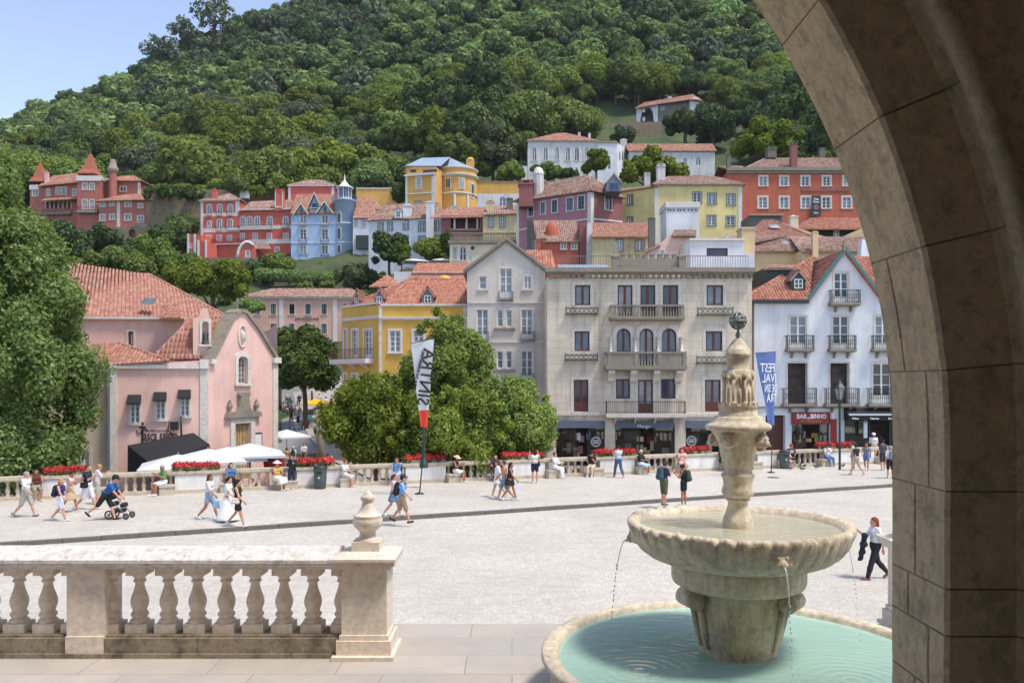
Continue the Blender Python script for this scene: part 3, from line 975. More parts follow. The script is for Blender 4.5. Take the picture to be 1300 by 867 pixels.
# parapet foot line, kerb line (photo measures on the pavement plane z=0)
def on_plane(px, py, z=0.0):
	d = (CH - z) * FPX / (py - HY)
	return Vector((PX(px, d), d, z))
PAR_A, PAR_B = on_plane(-160, 643), on_plane(1330, 579)
KERB_A, KERB_B = on_plane(-160, 700), on_plane(1330, 602)
m, nt, p = newmat('cobbles')
v = coords(nt)
vo = N(nt, 'ShaderNodeTexVoronoi'); vo.inputs['Scale'].default_value = 9.0; vo.inputs['Randomness'].default_value = 0.75
nt.links.new(v, vo.inputs['Vector'])
ve = N(nt, 'ShaderNodeTexVoronoi', feature='DISTANCE_TO_EDGE'); ve.inputs['Scale'].default_value = 9.0; ve.inputs['Randomness'].default_value = 0.75
nt.links.new(v, ve.inputs['Vector'])
cell = ramp(nt, N(nt, 'ShaderNodeSeparateColor').outputs[0], [(0, 0), (1, 1)])
sc = nt.nodes.new('ShaderNodeSeparateColor'); nt.links.new(vo.outputs['Color'], sc.inputs[0])
tone = ramp(nt, sc.outputs[0], [(0.0, rgb(214, 206, 193, .71)), (0.5, rgb(223, 215, 202, .73)), (1.0, rgb(232, 225, 213, .74))])
joint = ramp(nt, ve.outputs['Distance'], [(0.02, 1.0), (0.09, 0.0)])
base = mixc(nt, math_(nt, 'MULTIPLY', joint, 0.32), tone, rgb(150, 140, 128))
lg = noise(nt, v, 0.18, 7, 0.7)
base = mixc(nt, math_(nt, 'MULTIPLY', ramp(nt, lg, [(0.40, 0.0), (0.66, 1.0)]), 0.45), base, rgb(186, 176, 163, .70))
md = noise(nt, coords(nt, (0.5, 2.2, 1)), 1.0, 6, 0.7)
base = mixc(nt, math_(nt, 'MULTIPLY', ramp(nt, md, [(0.5, 0.0), (0.7, 1.0)]), 0.28), base, rgb(180, 171, 158, .68))
sp = noise(nt, v, 2.7, 3, 0.8)
base = mixc(nt, math_(nt, 'MULTIPLY', ramp(nt, sp, [(0.66, 0.0), (0.72, 1.0)]), 0.22), base, rgb(150, 140, 126))
nt.links.new(base, p.inputs['Base Color'])
p.inputs['Roughness'].default_value = 0.85
bump(nt, p, ve.outputs['Distance'], 0.5, 0.06)
M['cobbles'] = m
m, nt, p = newmat('slabs')
v = coords(nt)
bk = N(nt, 'ShaderNodeTexBrick'); bk.offset = 0.37
bk.inputs['Scale'].default_value = 1.0; bk.inputs['Mortar Size'].default_value = 0.006
bk.inputs['Brick Width'].default_value = 1.35; bk.inputs['Row Height'].default_value = 0.62
bk.inputs['Color1'].default_value = rgb(204, 194, 182, .70); bk.inputs['Color2'].default_value = rgb(214, 203, 192, .71); bk.inputs['Mortar'].default_value = rgb(170, 160, 148, .66)
bk.inputs['Bias'].default_value = 0.0
nt.links.new(v, bk.inputs['Vector'])
nz = noise(nt, v, 2.2, 8, 0.7)
base = mixc(nt, math_(nt, 'MULTIPLY', ramp(nt, nz, [(0.45, 0.0), (0.7, 1.0)]), 0.35), bk.outputs['Color'], rgb(140, 136, 132))
base = mixc(nt, math_(nt, 'MULTIPLY', ramp(nt, noise(nt, v, 0.5, 6), [(0.45, 0.0), (0.65, 1.0)]), 0.4), base, rgb(158, 156, 156))
nt.links.new(base, p.inputs['Base Color'])
p.inputs['Roughness'].default_value = 0.75
bump(nt, p, bk.outputs['Fac'], -0.4, 0.01)
M['slabs'] = m
M['footpath'] = plain('footpath', rgb(176, 168, 158, .8), .9, var=.2, vscale=2)
def strip(name, pts, mat, kind='structure', z=None):
	mb = MB()
	mb.add([p if z is None else (p[0], p[1], z) for p in pts], [tuple(range(len(pts)))])
	return tag(mb.build(name, mat), kind=kind)
ZSQ = -0.13
TER = 1.95        # terrace level in front of the palace
ka, kb = KERB_A, KERB_B
strip('square', [(-40, 0, ZSQ), (40, 0, ZSQ), (kb.x + 8, kb.y + 2.6, ZSQ), (kb.x, kb.y, ZSQ), (ka.x, ka.y, ZSQ), (ka.x - 12, ka.y - 3.6, ZSQ), (-40, 8, ZSQ)], 'cobbles')
kd = (kb - ka).normalized(); kn = Vector((-kd.y, kd.x, 0))
mb = MB()
ext = 14
A0 = ka - kd * ext; B0 = kb + kd * ext
pd = (PAR_B - PAR_A).normalized()
P0 = PAR_A - pd * ext; P1 = PAR_B + pd * ext
mb.add([A0 + kn * 0.22, B0 + kn * 0.22, P1 + Vector((0, .2, 0)), P0 + Vector((0, .2, 0))], [(0, 1, 2, 3)])
tag(mb.build('pavement', 'cobbles'), kind='structure')
mb = MB()
L = (B0 - A0).length; n = int(L / 1.1)
for i in range(n):
	a = A0 + kd * (L * i / n + 0.008); b = A0 + kd * (L * (i + 1) / n - 0.008)
	h = 0.008 * math.sin(i * 7.7)
	mb.prism([a + Vector((0, 0, ZSQ - 0.1)), b + Vector((0, 0, ZSQ - 0.1)), b + kn * .22 + Vector((0, 0, ZSQ - .1)), a + kn * .22 + Vector((0, 0, ZSQ - .1))], Vector((0, 0, 0.1 - ZSQ + 0.006 + h)))
tag(mb.build('kerb', 'kerbstone'), kind='structure')
# the lower street behind the parapet
V = []; F = []
ds = list(np.arange(33, 110, 3.0)); ps = np.linspace(-500, 1700, 60)
for d in ds:
	for q in ps:
		x = PX(q, d); V.append((x, d, ground(x, d) + 0.03))
n = len(ps)
for i in range(len(ds) - 1):
	for j in range(n - 1):
		if ds[i] < 76 or 352 < ps[j] < 455: F.append((i * n + j, i * n + j + 1, (i + 1) * n + j + 1, (i + 1) * n + j))
tag(link('street', fast_mesh('street', V, F, 'asphalt', True)), kind='structure')
# pale footway on the right of the lane beside the yellow house
V = []; F = []
for i, (d, xa, xb) in enumerate([(56, 470, 560), (62, 445, 520), (70, 415, 470), (80, 392, 450), (92, 378, 450), (104, 372, 450)]):
	for q in (xa, xb):
		x = PX(q, d); V.append((x, d, ground(x, d) + 0.13))
	if i: F.append((2 * i - 2, 2 * i - 1, 2 * i + 1, 2 * i))
tag(link('footway', fast_mesh('footway', V, F, 'footpath')), kind='structure')
# terrace of the palace: floor, front wall and steps down to the square
mb = MB()
mb.add([(-14, 0.2, TER), (14, 0.2, TER), (14, 10.5, TER), (-14, 10.5, TER)], [(0, 1, 2, 3)])
mb.add([(-14, 10.5, TER), (14, 10.5, TER), (14, 10.5, -0.4), (-14, 10.5, -0.4)], [(0, 1, 2, 3)])
for i in range(12):
	z = TER - 0.17 * (i + 1); y = 10.5 + 0.33 * i
	mb.box(-1.2, 4.4, y, y + 0.34, -0.4, z - 0.002 * i)
tag(mb.build('terrace', 'slabs'), kind='structure')
# ------------------------------------------------------------------ the row of houses on the square
def shelf_goods(B, pl, u0, u1, z0, z1, dep):
	rg = np.random.default_rng(int(u0 * 100) % 997)
	for k in range(16):
		w, h = rg.uniform(.12, .5), rg.uniform(.15, .7); u = rg.uniform(u0 + .3, u1 - .6); o = -rg.uniform(.45, dep); z = z0 + (rg.uniform(0, .4) if k % 2 else rg.uniform(.5, max(.6, z1 - z0 - .7)))
		mb = MB(); pl.slab(mb, u, u + w, z, z + h, o - .08, o)
		B.add(mb, 'shop_display', ['cream', 'rose', 'sky_poster', 'white', 'door_wood', 'peach', 'brown_wood', 'yellow', 'sign_red'][int(rg.integers(0, 9))])
M['sky_poster'] = plain('sky_poster', rgb(120, 176, 184), .6)
# --- weathered palace-like house with arcaded balconies
def beige():
	B = Bldg('house', 'weathered beige stone townhouse with triple arched balcony, crenellated parapet and shops', 'house', 825, 592, 58)
	pl = B.plane(694.5, 58, 954.5, 58)
	W = dict(frame='brown_wood', nx=2, ny=1, trim='stone_trim', tw=.22, sill=False, fw=.10, proud=.02)
	for x0, x1 in ((730, 749.5), (897, 918)): pl.win(x0, 362, x1, 387.5, **W)
	for x0, x1 in ((784, 803), (813, 832), (841.5, 861)): pl.win(x0, 362, x1, 403, panel=.12, **W)
	for x0, x1 in ((729.4, 748.5), (896, 917)): pl.win(x0, 420.5, x1, 445.7, pane='glass_blue', **W)
	for x0, x1 in ((728.4, 747), (895, 915)): pl.win(x0, 482, x1, 522.5, panel=.3, **W)
	for x0, x1 in ((782.7, 800.5), (811.5, 829.5), (840, 858.6)):
		pl.win(x0, 417, x1, 466 if x0 > 805 and x0 < 835 else 447, arch=True, pane='glass_blue' if x0 != 811.5 else 'glass', **dict(W, trim='stone_trim', tw=.28, proud=.10))
	pl.win(810, 482, 829, 525, panel=.3, **W)
	for x0, x1 in ((782, 800), (839, 857.6)): pl.win(x0, 481, x1, 506, pane='glass_blue', **W)
	# shops
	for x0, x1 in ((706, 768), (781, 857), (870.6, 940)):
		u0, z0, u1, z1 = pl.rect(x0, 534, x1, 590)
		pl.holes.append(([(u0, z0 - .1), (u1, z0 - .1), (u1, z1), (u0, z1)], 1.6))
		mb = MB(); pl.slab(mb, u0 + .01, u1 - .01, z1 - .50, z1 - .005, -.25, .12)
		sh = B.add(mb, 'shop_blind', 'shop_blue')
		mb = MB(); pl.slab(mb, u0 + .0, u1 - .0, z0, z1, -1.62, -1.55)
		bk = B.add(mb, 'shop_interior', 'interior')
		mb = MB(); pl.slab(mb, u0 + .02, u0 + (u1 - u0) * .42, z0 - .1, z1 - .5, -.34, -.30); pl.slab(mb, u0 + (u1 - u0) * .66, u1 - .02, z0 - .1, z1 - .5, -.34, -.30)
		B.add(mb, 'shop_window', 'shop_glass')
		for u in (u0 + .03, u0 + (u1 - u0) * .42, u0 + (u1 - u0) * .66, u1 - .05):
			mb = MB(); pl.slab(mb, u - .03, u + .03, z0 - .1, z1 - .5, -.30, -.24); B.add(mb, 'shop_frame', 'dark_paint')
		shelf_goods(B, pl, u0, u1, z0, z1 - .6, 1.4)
	pl.wall([(694.5, 640), (954.5, 640), (954.5, 352), (694.5, 352)], 'beige', depth=9)
	# cornice on corbels, terrace slab
	pl.band(692, 341, 957, 346.5, 'stone_old', .55, 'cornice')
	pl.band(694, 346.5, 955, 349, 'stone_old', .35, 'cornice')
	for i in range(36):
		x = 697 + i * 7.25
		pl.band(x, 349, x + 3.4, 354, 'stone_old', .28, 'corbel')
	pl.band(694, 354, 955, 356, 'stone_trim', .06)
	pl.band(694, 523, 773, 527, 'stone_trim', .16); pl.band(866, 525, 954, 529, 'stone_trim', .16)
	# upper two balconies with stone balusters
	def stone_balcony(x0, x1, yr, ys, yb, ranges, out):
		u0, zb, u1, zr = pl.rect(x0, yr, x1, yb); zs = pl.rect(x0, ys, x1, ys)[1]
		mb = MB(); pl.slab(mb, u0, u1, zb, zs, .002, out); pl.slab(mb, u0 + .08, u1 - .08, zb - .09, zb - .002, .002, out - .1)
		b = B.add(mb, 'balcony', 'stone_old')
		mb = MB(); pl.slab(mb, u0 + .05, u1 - .05, zr - .12, zr, out - .26, out - .02)
		xs = sorted({a for r in ranges for a in r[:2]})
		for x in xs:
			u, _ = pl.uv(x, yr); pl.slab(mb, u - .12, u + .12, zs, zr - .12, out - .24, out - .04)
		for u in (u0 + .05, u1 - .25): pl.slab(mb, u, u + .2, zr - .12, zr, .0, out - .26)
		B.add(mb, 'handrail', 'stone_old', b)
		for a, c, solid in ranges:
			ua, _ = pl.uv(a, yr); uc, _ = pl.uv(c, yr)
			if solid:
				mb = MB(); pl.slab(mb, ua + .12, uc - .12, zs, zr - .12, out - .2, out - .08); B.add(mb, 'balustrade_panel', 'stone_old', b)
			else:
				k = max(3, int((uc - ua - .24) / .19))
				for i in range(k):
					u = ua + .12 + (uc - ua - .24) * (i + .5) / k
					q = pl.pt(u, zs, out - .14); h = zr - .12 - zs
					mb = MB(); mb.lathe([(.05, 0), (.05, .08 * h), (.035, .1 * h), (.06, .3 * h), (.055, .4 * h), (.03, .62 * h), (.028, .8 * h), (.045, .9 * h), (.05, h)], 8, q)
					B.add(mb, 'baluster', 'stone_old', b)
		return b, zb
	stone_balcony(773, 867, 388, 402.5, 406, ((776, 805, 0), (805, 835, 0), (835, 864, 0)), .75)
	b, zb = stone_balcony(767, 869, 447, 464.5, 469, ((772, 805, 1), (805, 835, 0), (835, 866, 1)), .95)
	for x in (775, 803, 832, 860):
		u, _ = pl.uv(x, 470)
		mb = MB(); mb.prism([pl.pt(u - .22, zb - .09, 0), pl.pt(u - .22, zb - .09, .85), pl.pt(u - .22, zb - .28, .80), pl.pt(u - .22, zb - .55, .42), pl.pt(u - .22, zb - .78, .38), pl.pt(u - .22, zb - .95, .12), pl.pt(u - .22, zb - 1.0, 0)], (.44, 0, 0))
		B.add(mb, 'bracket', 'stone_trim', b)
	# columns between the arches
	for x in (775, 806, 835, 864.5):
		u, z0 = pl.uv(x, 447); z1 = pl.uv(x, 428)[1]
		q = pl.pt(u, z0, .22)
		mb = MB(); mb.lathe([(.16, 0), (.16, .1), (.1, .14), (.1, z1 - z0 - .14), (.17, z1 - z0 - .04), (.17, z1 - z0)], 12, q); B.add(mb, 'column', 'stone_trim')
	bal = pl.balcony(768, 868, 509, 524.5, 529, .85, 'stone_trim', 'iron', n=44, brackets=4)
	# iron flower ledges under the side windows
	for x0, x1, y0, y1 in ((718, 758.5, 391, 400), (717, 758, 450, 458), (884.5, 929, 391.5, 401), (883.5, 927, 453, 462)):
		u0, z0, u1, z1 = pl.rect(x0, y0, x1, y1)
		mb = MB()
		pl.slab(mb, u0, u1, z1 - .05, z1, .30, .34); pl.slab(mb, u0, u1, z0 + .05, z0 + .1, .0, .34)
		n = 7
		for i in range(n):
			a = u0 + (u1 - u0) * (i + .5) / n; r = (u1 - u0) / n / 2 * .9; zc = (z0 + z1) / 2 + .03
			mb.tube([pl.pt(a + r * math.cos(q), zc + (z1 - z0) * .3 * math.sin(q), .32) for q in np.linspace(0, 2 * math.pi, 11)], .02, 5, caps=False)
		for u in (u0, u1): mb.bar(pl.pt(u, z0 - .08, .32), pl.pt(u, z1 + .1, .32), .05); mb.bar(pl.pt(u, z0 + .08, .0), pl.pt(u, z0 + .08, .32), .04)
		B.add(mb, 'window_ledge', 'iron_green')
	# crenellated parapet between two obelisks
	u0, z0, u1, z1 = pl.rect(787, 328.5, 861, 342)
	mb = MB(); pl.slab(mb, u0, u1, z0, z1, -.3, 0.0)
	n = 8
	for i in range(n):
		a = u0 + (u1 - u0) * (i + .22) / n; pl.slab(mb, a, a + (u1 - u0) / n * .55, z1, z1 + .26, -.3, 0.0); pl.slab(mb, a - .03, a + (u1 - u0) / n * .55 + .03, z1 + .26, z1 + .32, -.33, 0.03)
	B.add(mb, 'crenellated_parapet', 'stone_old')
	for x in (782, 866):
		u, zz = pl.uv(x, 341); q = pl.pt(u, zz, -.15); k = 58 / FPX
		mb = MB()
		mb.lathe([(.36, 0), (.36, .75), (.42, .78), (.42, .9), (.3, .93), (.24, .96), (.15, 1.5), (.11, 1.66), (.13, 1.7), (.08, 1.76), (.0, 1.92)], 4, q, ph=math.pi / 4, smooth=False)
		B.add(mb, 'obelisk', 'stone_old')
	for x0, x1 in ((709, 776), (871, 951)):
		u0, z0, u1, z1 = pl.rect(x0, 324, x1, 341)
		mb = MB(); pl.slab(mb, u0, u1, z1 - .05, z1, -.3, -.26); pl.slab(mb, u0, u1, z0 + .08, z0 + .12, -.3, -.26)
		n = int((u1 - u0) / .17)
		for i in range(n + 1): mb.bar(pl.pt(u0 + (u1 - u0) * i / n, z0 - .05, -.28), pl.pt(u0 + (u1 - u0) * i / n, z1, -.28), .025)
		B.add(mb, 'roof_railing', 'iron_grey')
	# white roof room with a wide dark window, blue-grey cover on the left
	q = B.plane(876, 62, 944, 62)
	q.win(897, 315, 924, 325.5, frame='brown_wood', nx=1, ny=1, trim=None, sill=False)
	q.wall([(876, 345), (944, 345), (944, 305), (876, 305)], 'white', depth=3, name='roof_room')
	q.band(875, 303, 945, 305.5, 'stone_white', .15, 'roof_room_edge', o0=-3.1)
	mb = MB(); a = P3(710, 334, 60); b = P3(776, 341, 60)
	mb.add([(a.x, 60, b.z), (b.x, 60, b.z), (b.x, 63, a.z + .3), (a.x, 63, a.z + .3)], [(0, 1, 2, 3)]); B.add(mb, 'terrace_cover', 'slate')
	lettering('Mango', .34, 'letter_white', B.root, pl.pt(pl.uv(817, 541)[0], pl.uv(817, 541)[1], .14), (1, 0, 0), (0, 0, 1), B.o)
	# round white window transfers
	for x, y in ((757, 561), (879, 560)):
		c = pl.pt(*pl.uv(x, y), -.285); mb = MB()
		for r in (.34, .28): mb.tube([(c.x + r * math.cos(a), c.y, c.z + r * math.sin(a)) for a in np.linspace(0, 2 * math.pi, 21)], .02, 4, caps=False)
		for k in (-.1, 0, .1): mb.box(c.x - .2, c.x + .2, c.y - .01, c.y, c.z + k - .025, c.z + k + .025)
		B.add(mb, 'window_mark', 'letter_white')
	for x, y, w, h, mt in ((797, 570, 9, 14, 'sky_poster'), (845, 573, 9, 9, 'white_cloth'), (828, 566, 5, 12, 'peach'), (737, 571, 6, 10, 'rose'), (725, 566, 8, 8, 'darkgrey')):
		a = P3(x - w / 2, y - h / 2, 59.0); b = P3(x + w / 2, y + h / 2, 59.0); mb = MB(); mb.box(a.x, b.x, 59.0, 59.1, b.z, a.z); B.add(mb, 'shop_display', mt)
M['sky_poster'] = plain('sky_poster', rgb(120, 176, 184), .6)
beige()
# --- grey gabled house
def greyhouse():
	B = Bldg('house', 'narrow grey townhouse with a stone-edged gable and white sash doors', 'house', 642, 600, 62)
	pl = B.plane(593, 62.5, 692.5, 62.5)
	W = dict(tw=.12, fw=.07, proud=.02)
	pl.win(634.5, 341, 650, 380, nx=2, ny=3, panel=.25, pane='glass_curtain', **W)
	for x in (613, 670): pl.win(x - 4.6, 351, x + 4.6, 367, nx=2 if x > 640 else 1, ny=2, pane='glass', **W)
	for y0, y1, p in ((393, 433, 'glass'), (445.5, 485, 'glass')):
		for x in (612.5, 669): pl.win(x - 7.2, y0, x + 7.2, y1, nx=2, ny=3, panel=.22, pane=p, **W)
		for x, pp in ((635, 'glass_light'), (646.5, 'glass_curtain')): pl.win(x - 3.7, y0 + .5, x + 3.7, y0 + 22, nx=1, ny=2, pane=pp if y0 < 400 else 'glass_light', sill=False, **W)
		pl.band(627, y0 + 23.5, 654, y0 + 26, 'stone_old', .16, 'sill')
	pl.wall([(593, 645), (692.5, 645), (692.5, 343), (643, 306.5), (593, 343)], 'grey', depth=10)
	for y in (383, 433): pl.band(593.2, y, 692.3, y + 2.2, 'stone_trim', .07)
	for x0, x1, y0, y1 in ((661, 679, 421, 433), (605, 621, 421, 433), (661, 678, 474, 487), (604, 620, 474, 487), (633, 652, 370, 381)):
		pl.balcony(x0, x1, y0, y1 - 1.5, y1, .22, 'stone_old', 'iron_grey', brackets=0)
	# coping of the gable and tiled roof behind it
	mb = MB()
	for a, b in (((588, 346.5), (643, 305)), ((643, 305), (697, 346.5))):
		p, q = pl.uv(*a), pl.uv(*b)
		for (o0, o1, t0, t1) in ((-.5, .28, 0.0, .22), (-.45, .18, -.16, -.002)):
			v = [pl.pt(p[0], p[1] + t0, o1), pl.pt(q[0], q[1] + t0, o1), pl.pt(q[0], q[1] + t1, o1), pl.pt(p[0], p[1] + t1, o1)]
			mb.prism(v, (0, o1 - o0, 0))
	B.add(mb, 'gable_coping', 'stone_old')
	e = [pl.pt(*pl.uv(643, 307.5), -.5), pl.pt(*pl.uv(697, 347), -.5), pl.pt(*pl.uv(588, 347), -.5)]
	bk = Vector((0, 9.5, 0))
	mb = MB()
	tile_slope(mb, [e[1], e[1] + bk, e[0] + bk, e[0]]); tile_slope(mb, [e[2] + bk, e[2], e[0], e[0] + bk]); ridge_cap(mb, e[0], e[0] + bk)
	B.add(mb, 'roof', 'tile_bright')
	# roof of lower wing seen right of the gable
	B.slopes([[(672, 341, 66), (706, 341, 66), (700, 318, 69), (660, 318, 69)]], 'tile_bright')
greyhouse()
# --- yellow corner house
def yellowhouse():
	B = Bldg('house', 'bright yellow corner house with white window frames and tiled dormer roof', 'house', 510, 600, 66)
	pl = B.plane(483, 66, 593, 66); ql = B.plane(434, 70, 483, 66)
	W = dict(trim='stone_white', tw=.16, fw=.08, proud=.05)
	pl.win(494.8, 420, 508.5, 447, nx=2, ny=4, pane='glass_light', **W)
	pl.win(525, 420, 538, 447, nx=2, ny=4, pane='glass_light', **W)
	pl.win(494.8, 478, 508.5, 505, nx=2, ny=4, pane='glass_light', **W)
	for x0, x1 in ((447.3, 454.3), (462.5, 472)):
		ql.win(x0, 419, x1, 457.5, nx=2, ny=4, panel=.2, pane='glass_light', **W)
		ql.win(x0, 475, x1, 510, nx=2, ny=4, panel=.2, pane='glass_light', **W)
	ql.win(437, 419, 440.5, 457, nx=1, ny=3, pane='glass_curtain', **W); ql.win(437, 475, 440.5, 510, nx=1, ny=3, pane='glass_curtain', **W)
	pl.wall([(483, 632), (593, 632), (593, 387), (483, 387.5)], 'yellow')
	ql.wall([(434, 625), (483, 632), (483, 387.5), (434, 391)], 'yellow')
	bk = [(*pl.E,), (pl.E.x, 78), (PX(434, 78), 78), (*ql.A,)]
	B.backs([(pl.E.x, 66), (pl.E.x, 78), (ql.A.x, 78), (ql.A.x, 70)], -2, PZ(388, 68), 'yellow')
	for p, a, b, o in ((pl, 483, 593, .0), (ql, 434, 483, .0)):
		p.band(a, 402.5, b, 404.2, 'stone_white', .16, 'cornice'); p.band(a, 404.2, b, 406.3, 'stone_white', .10, 'cornice'); p.band(a, 386, b, 388.5, 'stone_white', .10, 'parapet_edge')
	pl.band(481, 388.5, 485, 630, 'stone_trim', .05, 'pilaster'); pl.band(588, 388.5, 592.5, 630, 'stone_trim', .05, 'pilaster')
	ql.balcony(429, 474.5, 443.5, 456, 461.5, .85, 'stone_white', 'iron_brown', n=36, brackets=3)
	# roof
	zr = PZ(355, 73)
	a, b, c, d = P3(484, 387, 66.5), P3(593, 387, 66.5), Vector((PX(600, 73), 73, zr)), Vector((PX(520, 73), 73, zr))
	e = P3(437, 390, 70); bb = Vector((e.x, 78, e.z)); cc = Vector((b.x, 78, b.z))
	B.slopes([[a, b, c, d], [e, a, d], [bb, e, d], [cc, bb, d, c]], 'tile_bright', caps=((a, d), (e, d), (d, c)))
	B.dormer(476, 487.5, 376.5, 389, 366, 66.9, 3.5); B.dormer(535.5, 550.5, 375, 386.5, 364.5, 66.9, 3.5); B.dormer(449, 457, 378, 390, 368, 69.6, 4.0)
yellowhouse()
# --- white house with the bar
def barhouse():
	B = Bldg('house', 'white house with teal gable edge, iron balconies and red bar sign', 'house', 1045, 590, 59)
	pl = B.plane(957.7, 59, 1165, 59)
	W = dict(trim='stone_trim', tw=.13, fw=.08, proud=.03, sill=False)
	pl.win(1059, 346, 1077, 385, nx=2, ny=3, panel=.22, **W)
	for x0, x1 in ((1002.7, 1024), (1057, 1077.5), (1111, 1131)): pl.win(x0, 401, x1, 445, nx=2, ny=3, panel=.22, **W)
	for x0, x1, op in ((1000, 1025, 1), (1054, 1078, 1), (1108, 1131, 0)):
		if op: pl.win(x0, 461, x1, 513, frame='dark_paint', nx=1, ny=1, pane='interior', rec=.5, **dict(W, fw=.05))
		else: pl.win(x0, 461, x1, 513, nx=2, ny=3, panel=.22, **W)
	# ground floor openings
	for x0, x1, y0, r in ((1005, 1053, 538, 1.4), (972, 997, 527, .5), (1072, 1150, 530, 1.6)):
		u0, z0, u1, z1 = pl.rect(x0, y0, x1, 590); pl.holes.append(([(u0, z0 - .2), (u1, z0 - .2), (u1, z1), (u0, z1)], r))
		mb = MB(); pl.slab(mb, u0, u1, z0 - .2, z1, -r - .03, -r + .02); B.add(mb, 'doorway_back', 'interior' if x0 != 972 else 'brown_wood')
		if x0 != 972:
			mb = MB(); f = .30 if x0 < 1060 else .42
			pl.slab(mb, u0 + .02, u0 + (u1 - u0) * f, z0 - .2, z1, -.2, -.17); pl.slab(mb, u1 - (u1 - u0) * .25, u1 - .02, z0 - .2, z1, -.2, -.17); B.add(mb, 'shop_window', 'shop_glass')
			for u in (u0 + .05, u0 + (u1 - u0) * f, u1 - (u1 - u0) * .25, u1 - .05):
				mb = MB(); pl.slab(mb, u - .04, u + .04, z0 - .2, z1, -.17, -.1); B.add(mb, 'shop_frame', 'dark_paint')
			shelf_goods(B, pl, u0, u1, z0, z1 - .3, r - .15)
	pl.wall([(957.7, 640), (1165, 640), (1165, 381), (1119, 381), (1071.5, 321), (1026, 381), (957.7, 381)], 'white', depth=9.5)
	for a in ((996, 1031), (1050, 1084), (1104.5, 1137)): pl.balcony(a[0], a[1], 426, 443.5, 446, .55, 'stone_old', 'iron', style='scroll', brackets=2)
	for a in ((991.6, 1034), (1045, 1087.6), (1099, 1138)): pl.balcony(a[0], a[1], 492.5, 512.5, 515.5, .6, 'stone_old', 'iron', style='scroll', brackets=2)
	pl.balcony(1050.7, 1089, 369, 385, 388, .6, 'stone_old', 'iron', style='scroll', brackets=2)
	pl.band(957.7, 515.6, 1165, 518, 'stone_old', .10)
	# roof: front slope, gable roof behind the teal edge
	z = PZ(380.5, 58.7); zr = PZ(326, 64); ap = Vector((PX(1071.5, 59), 58.7, PZ(317.5, 58.7)))
	el = Vector((PX(941, 58.7), 58.7, z)); er = Vector((PX(1027, 58.7), 58.7, z)); rl = Vector((PX(1033, 64), 64, zr)); 
	el2 = Vector((el.x, 68.5, z)); bk = Vector((0, 8, 0)); er2 = Vector((PX(1119, 59), 58.7, z)); 
	gr = Vector((PX(1165, 58.7), 58.7, z)); grr = Vector((PX(1150, 64), 64, zr))
	B.slopes([[el, er, rl], [el2, el, rl]], 'tile_bright', caps=((el, rl),))
	va = er + bk * .95
	B.slopes([[er + bk, er, ap, ap + bk], [er2, er2 + bk, ap + bk, ap]], 'tile_bright', caps=((ap, ap + bk),))
	B.slopes([[er2, gr, grr, rl + Vector((3, 0, 0))]], 'tile_bright')
	mb = MB()
	for a, b in (((1023.5, 384.5), (1071.5, 320)), ((1071.5, 320), (1121, 384.5))):
		p, q = pl.uv(*a), pl.uv(*b)
		v = [pl.pt(p[0], p[1], .36), pl.pt(q[0], q[1], .36), pl.pt(q[0], q[1] + .34, .36), pl.pt(p[0], p[1] + .34, .36)]
		mb.prism(v, (0, .4, 0))
	B.add(mb, 'gable_edge', 'teal_paint')
	mb = MB(); mb.box(el.x, er.x, 58.62, 58.72, z - .16, z - .02); mb.box(el.x, er.x, 58.6, 59, z - .24, z - .15); B.add(mb, 'gutter', 'dark_paint')
	q = P3(1071, 318, 58.7); mb = MB(); mb.lathe([(.14, 0), (.1, .15), (.16, .3), (.05, .45), (.09, .6), (0, .75)], 8, q); B.add(mb, 'gable_finial', 'stone_old')
	B.dormer(1004.5, 1022.5, 354, 368, 343.5, 59.7, 3.0, 'green_paint', 'tile_old')
	# flat left dormer seen from its side
	a = P3(972, 338, 61.5); b = P3(1006, 357, 61.5)
	mb = MB(); mb.box(a.x, b.x, 61.5, 65, b.z - .6, a.z - .1); dd = B.add(mb, 'dormer', 'green_paint')
	B.slopes([[(968, 341, 61.2), (1008, 341, 61.2), (1010, 336.5, 65), (972, 336.5, 65)]], 'tile_old', name='dormer_roof')
	# red sign
	u0, z0, u1, z1 = pl.rect(1004.5, 523, 1053, 538.5)
	mb = MB(); pl.slab(mb, u0, u1, z0, z1, .01, .12); sg = B.add(mb, 'sign_board', 'sign_red')
	mb = MB()
	for e in ((u0, u1, z0, z0 + .05), (u0, u1, z1 - .05, z1), (u0, u0 + .05, z0 + .05, z1 - .05), (u1 - .05, u1, z0 + .05, z1 - .05)): pl.slab(mb, *e, .12, .15)
	B.add(mb, 'sign_edge', 'brown_wood', sg)
	zz = (z0 + z1) / 2; uc = (u0 + u1) / 2
	lettering('BAR', .46, 'letter_white', sg, pl.pt(uc - .66, zz + .12, .13), (1, 0, 0), (0, 0, 1), B.o, bold=.012, squash=.86)
	lettering('do', .19, 'letter_white', sg, pl.pt(uc - .16, zz + .02, .13), (1, 0, 0), (0, 0, 1), B.o, bold=.008)
	lettering('BINHO', .46, 'letter_white', sg, pl.pt(uc + .52, zz + .12, .13), (1, 0, 0), (0, 0, 1), B.o, bold=.012, squash=.78)
	lettering('Vila Velha de Sintra', .19, 'letter_gold', sg, pl.pt(uc, zz - .20, .13), (1, 0, 0), (0, 0, 1), B.o)
	# red notice panel and pale plates between the shops
	u0, z0, u1, z1 = pl.rect(1054, 532, 1062, 566); mb = MB(); pl.slab(mb, u0, u1, z0, z1, .01, .06); B.add(mb, 'menu_panel', 'sign_red')
	u0, z0, u1, z1 = pl.rect(1055, 519.5, 1060, 531); mb = MB(); pl.slab(mb, u0, u1, z0, z1, .01, .05); B.add(mb, 'wall_plate', 'white_paint')
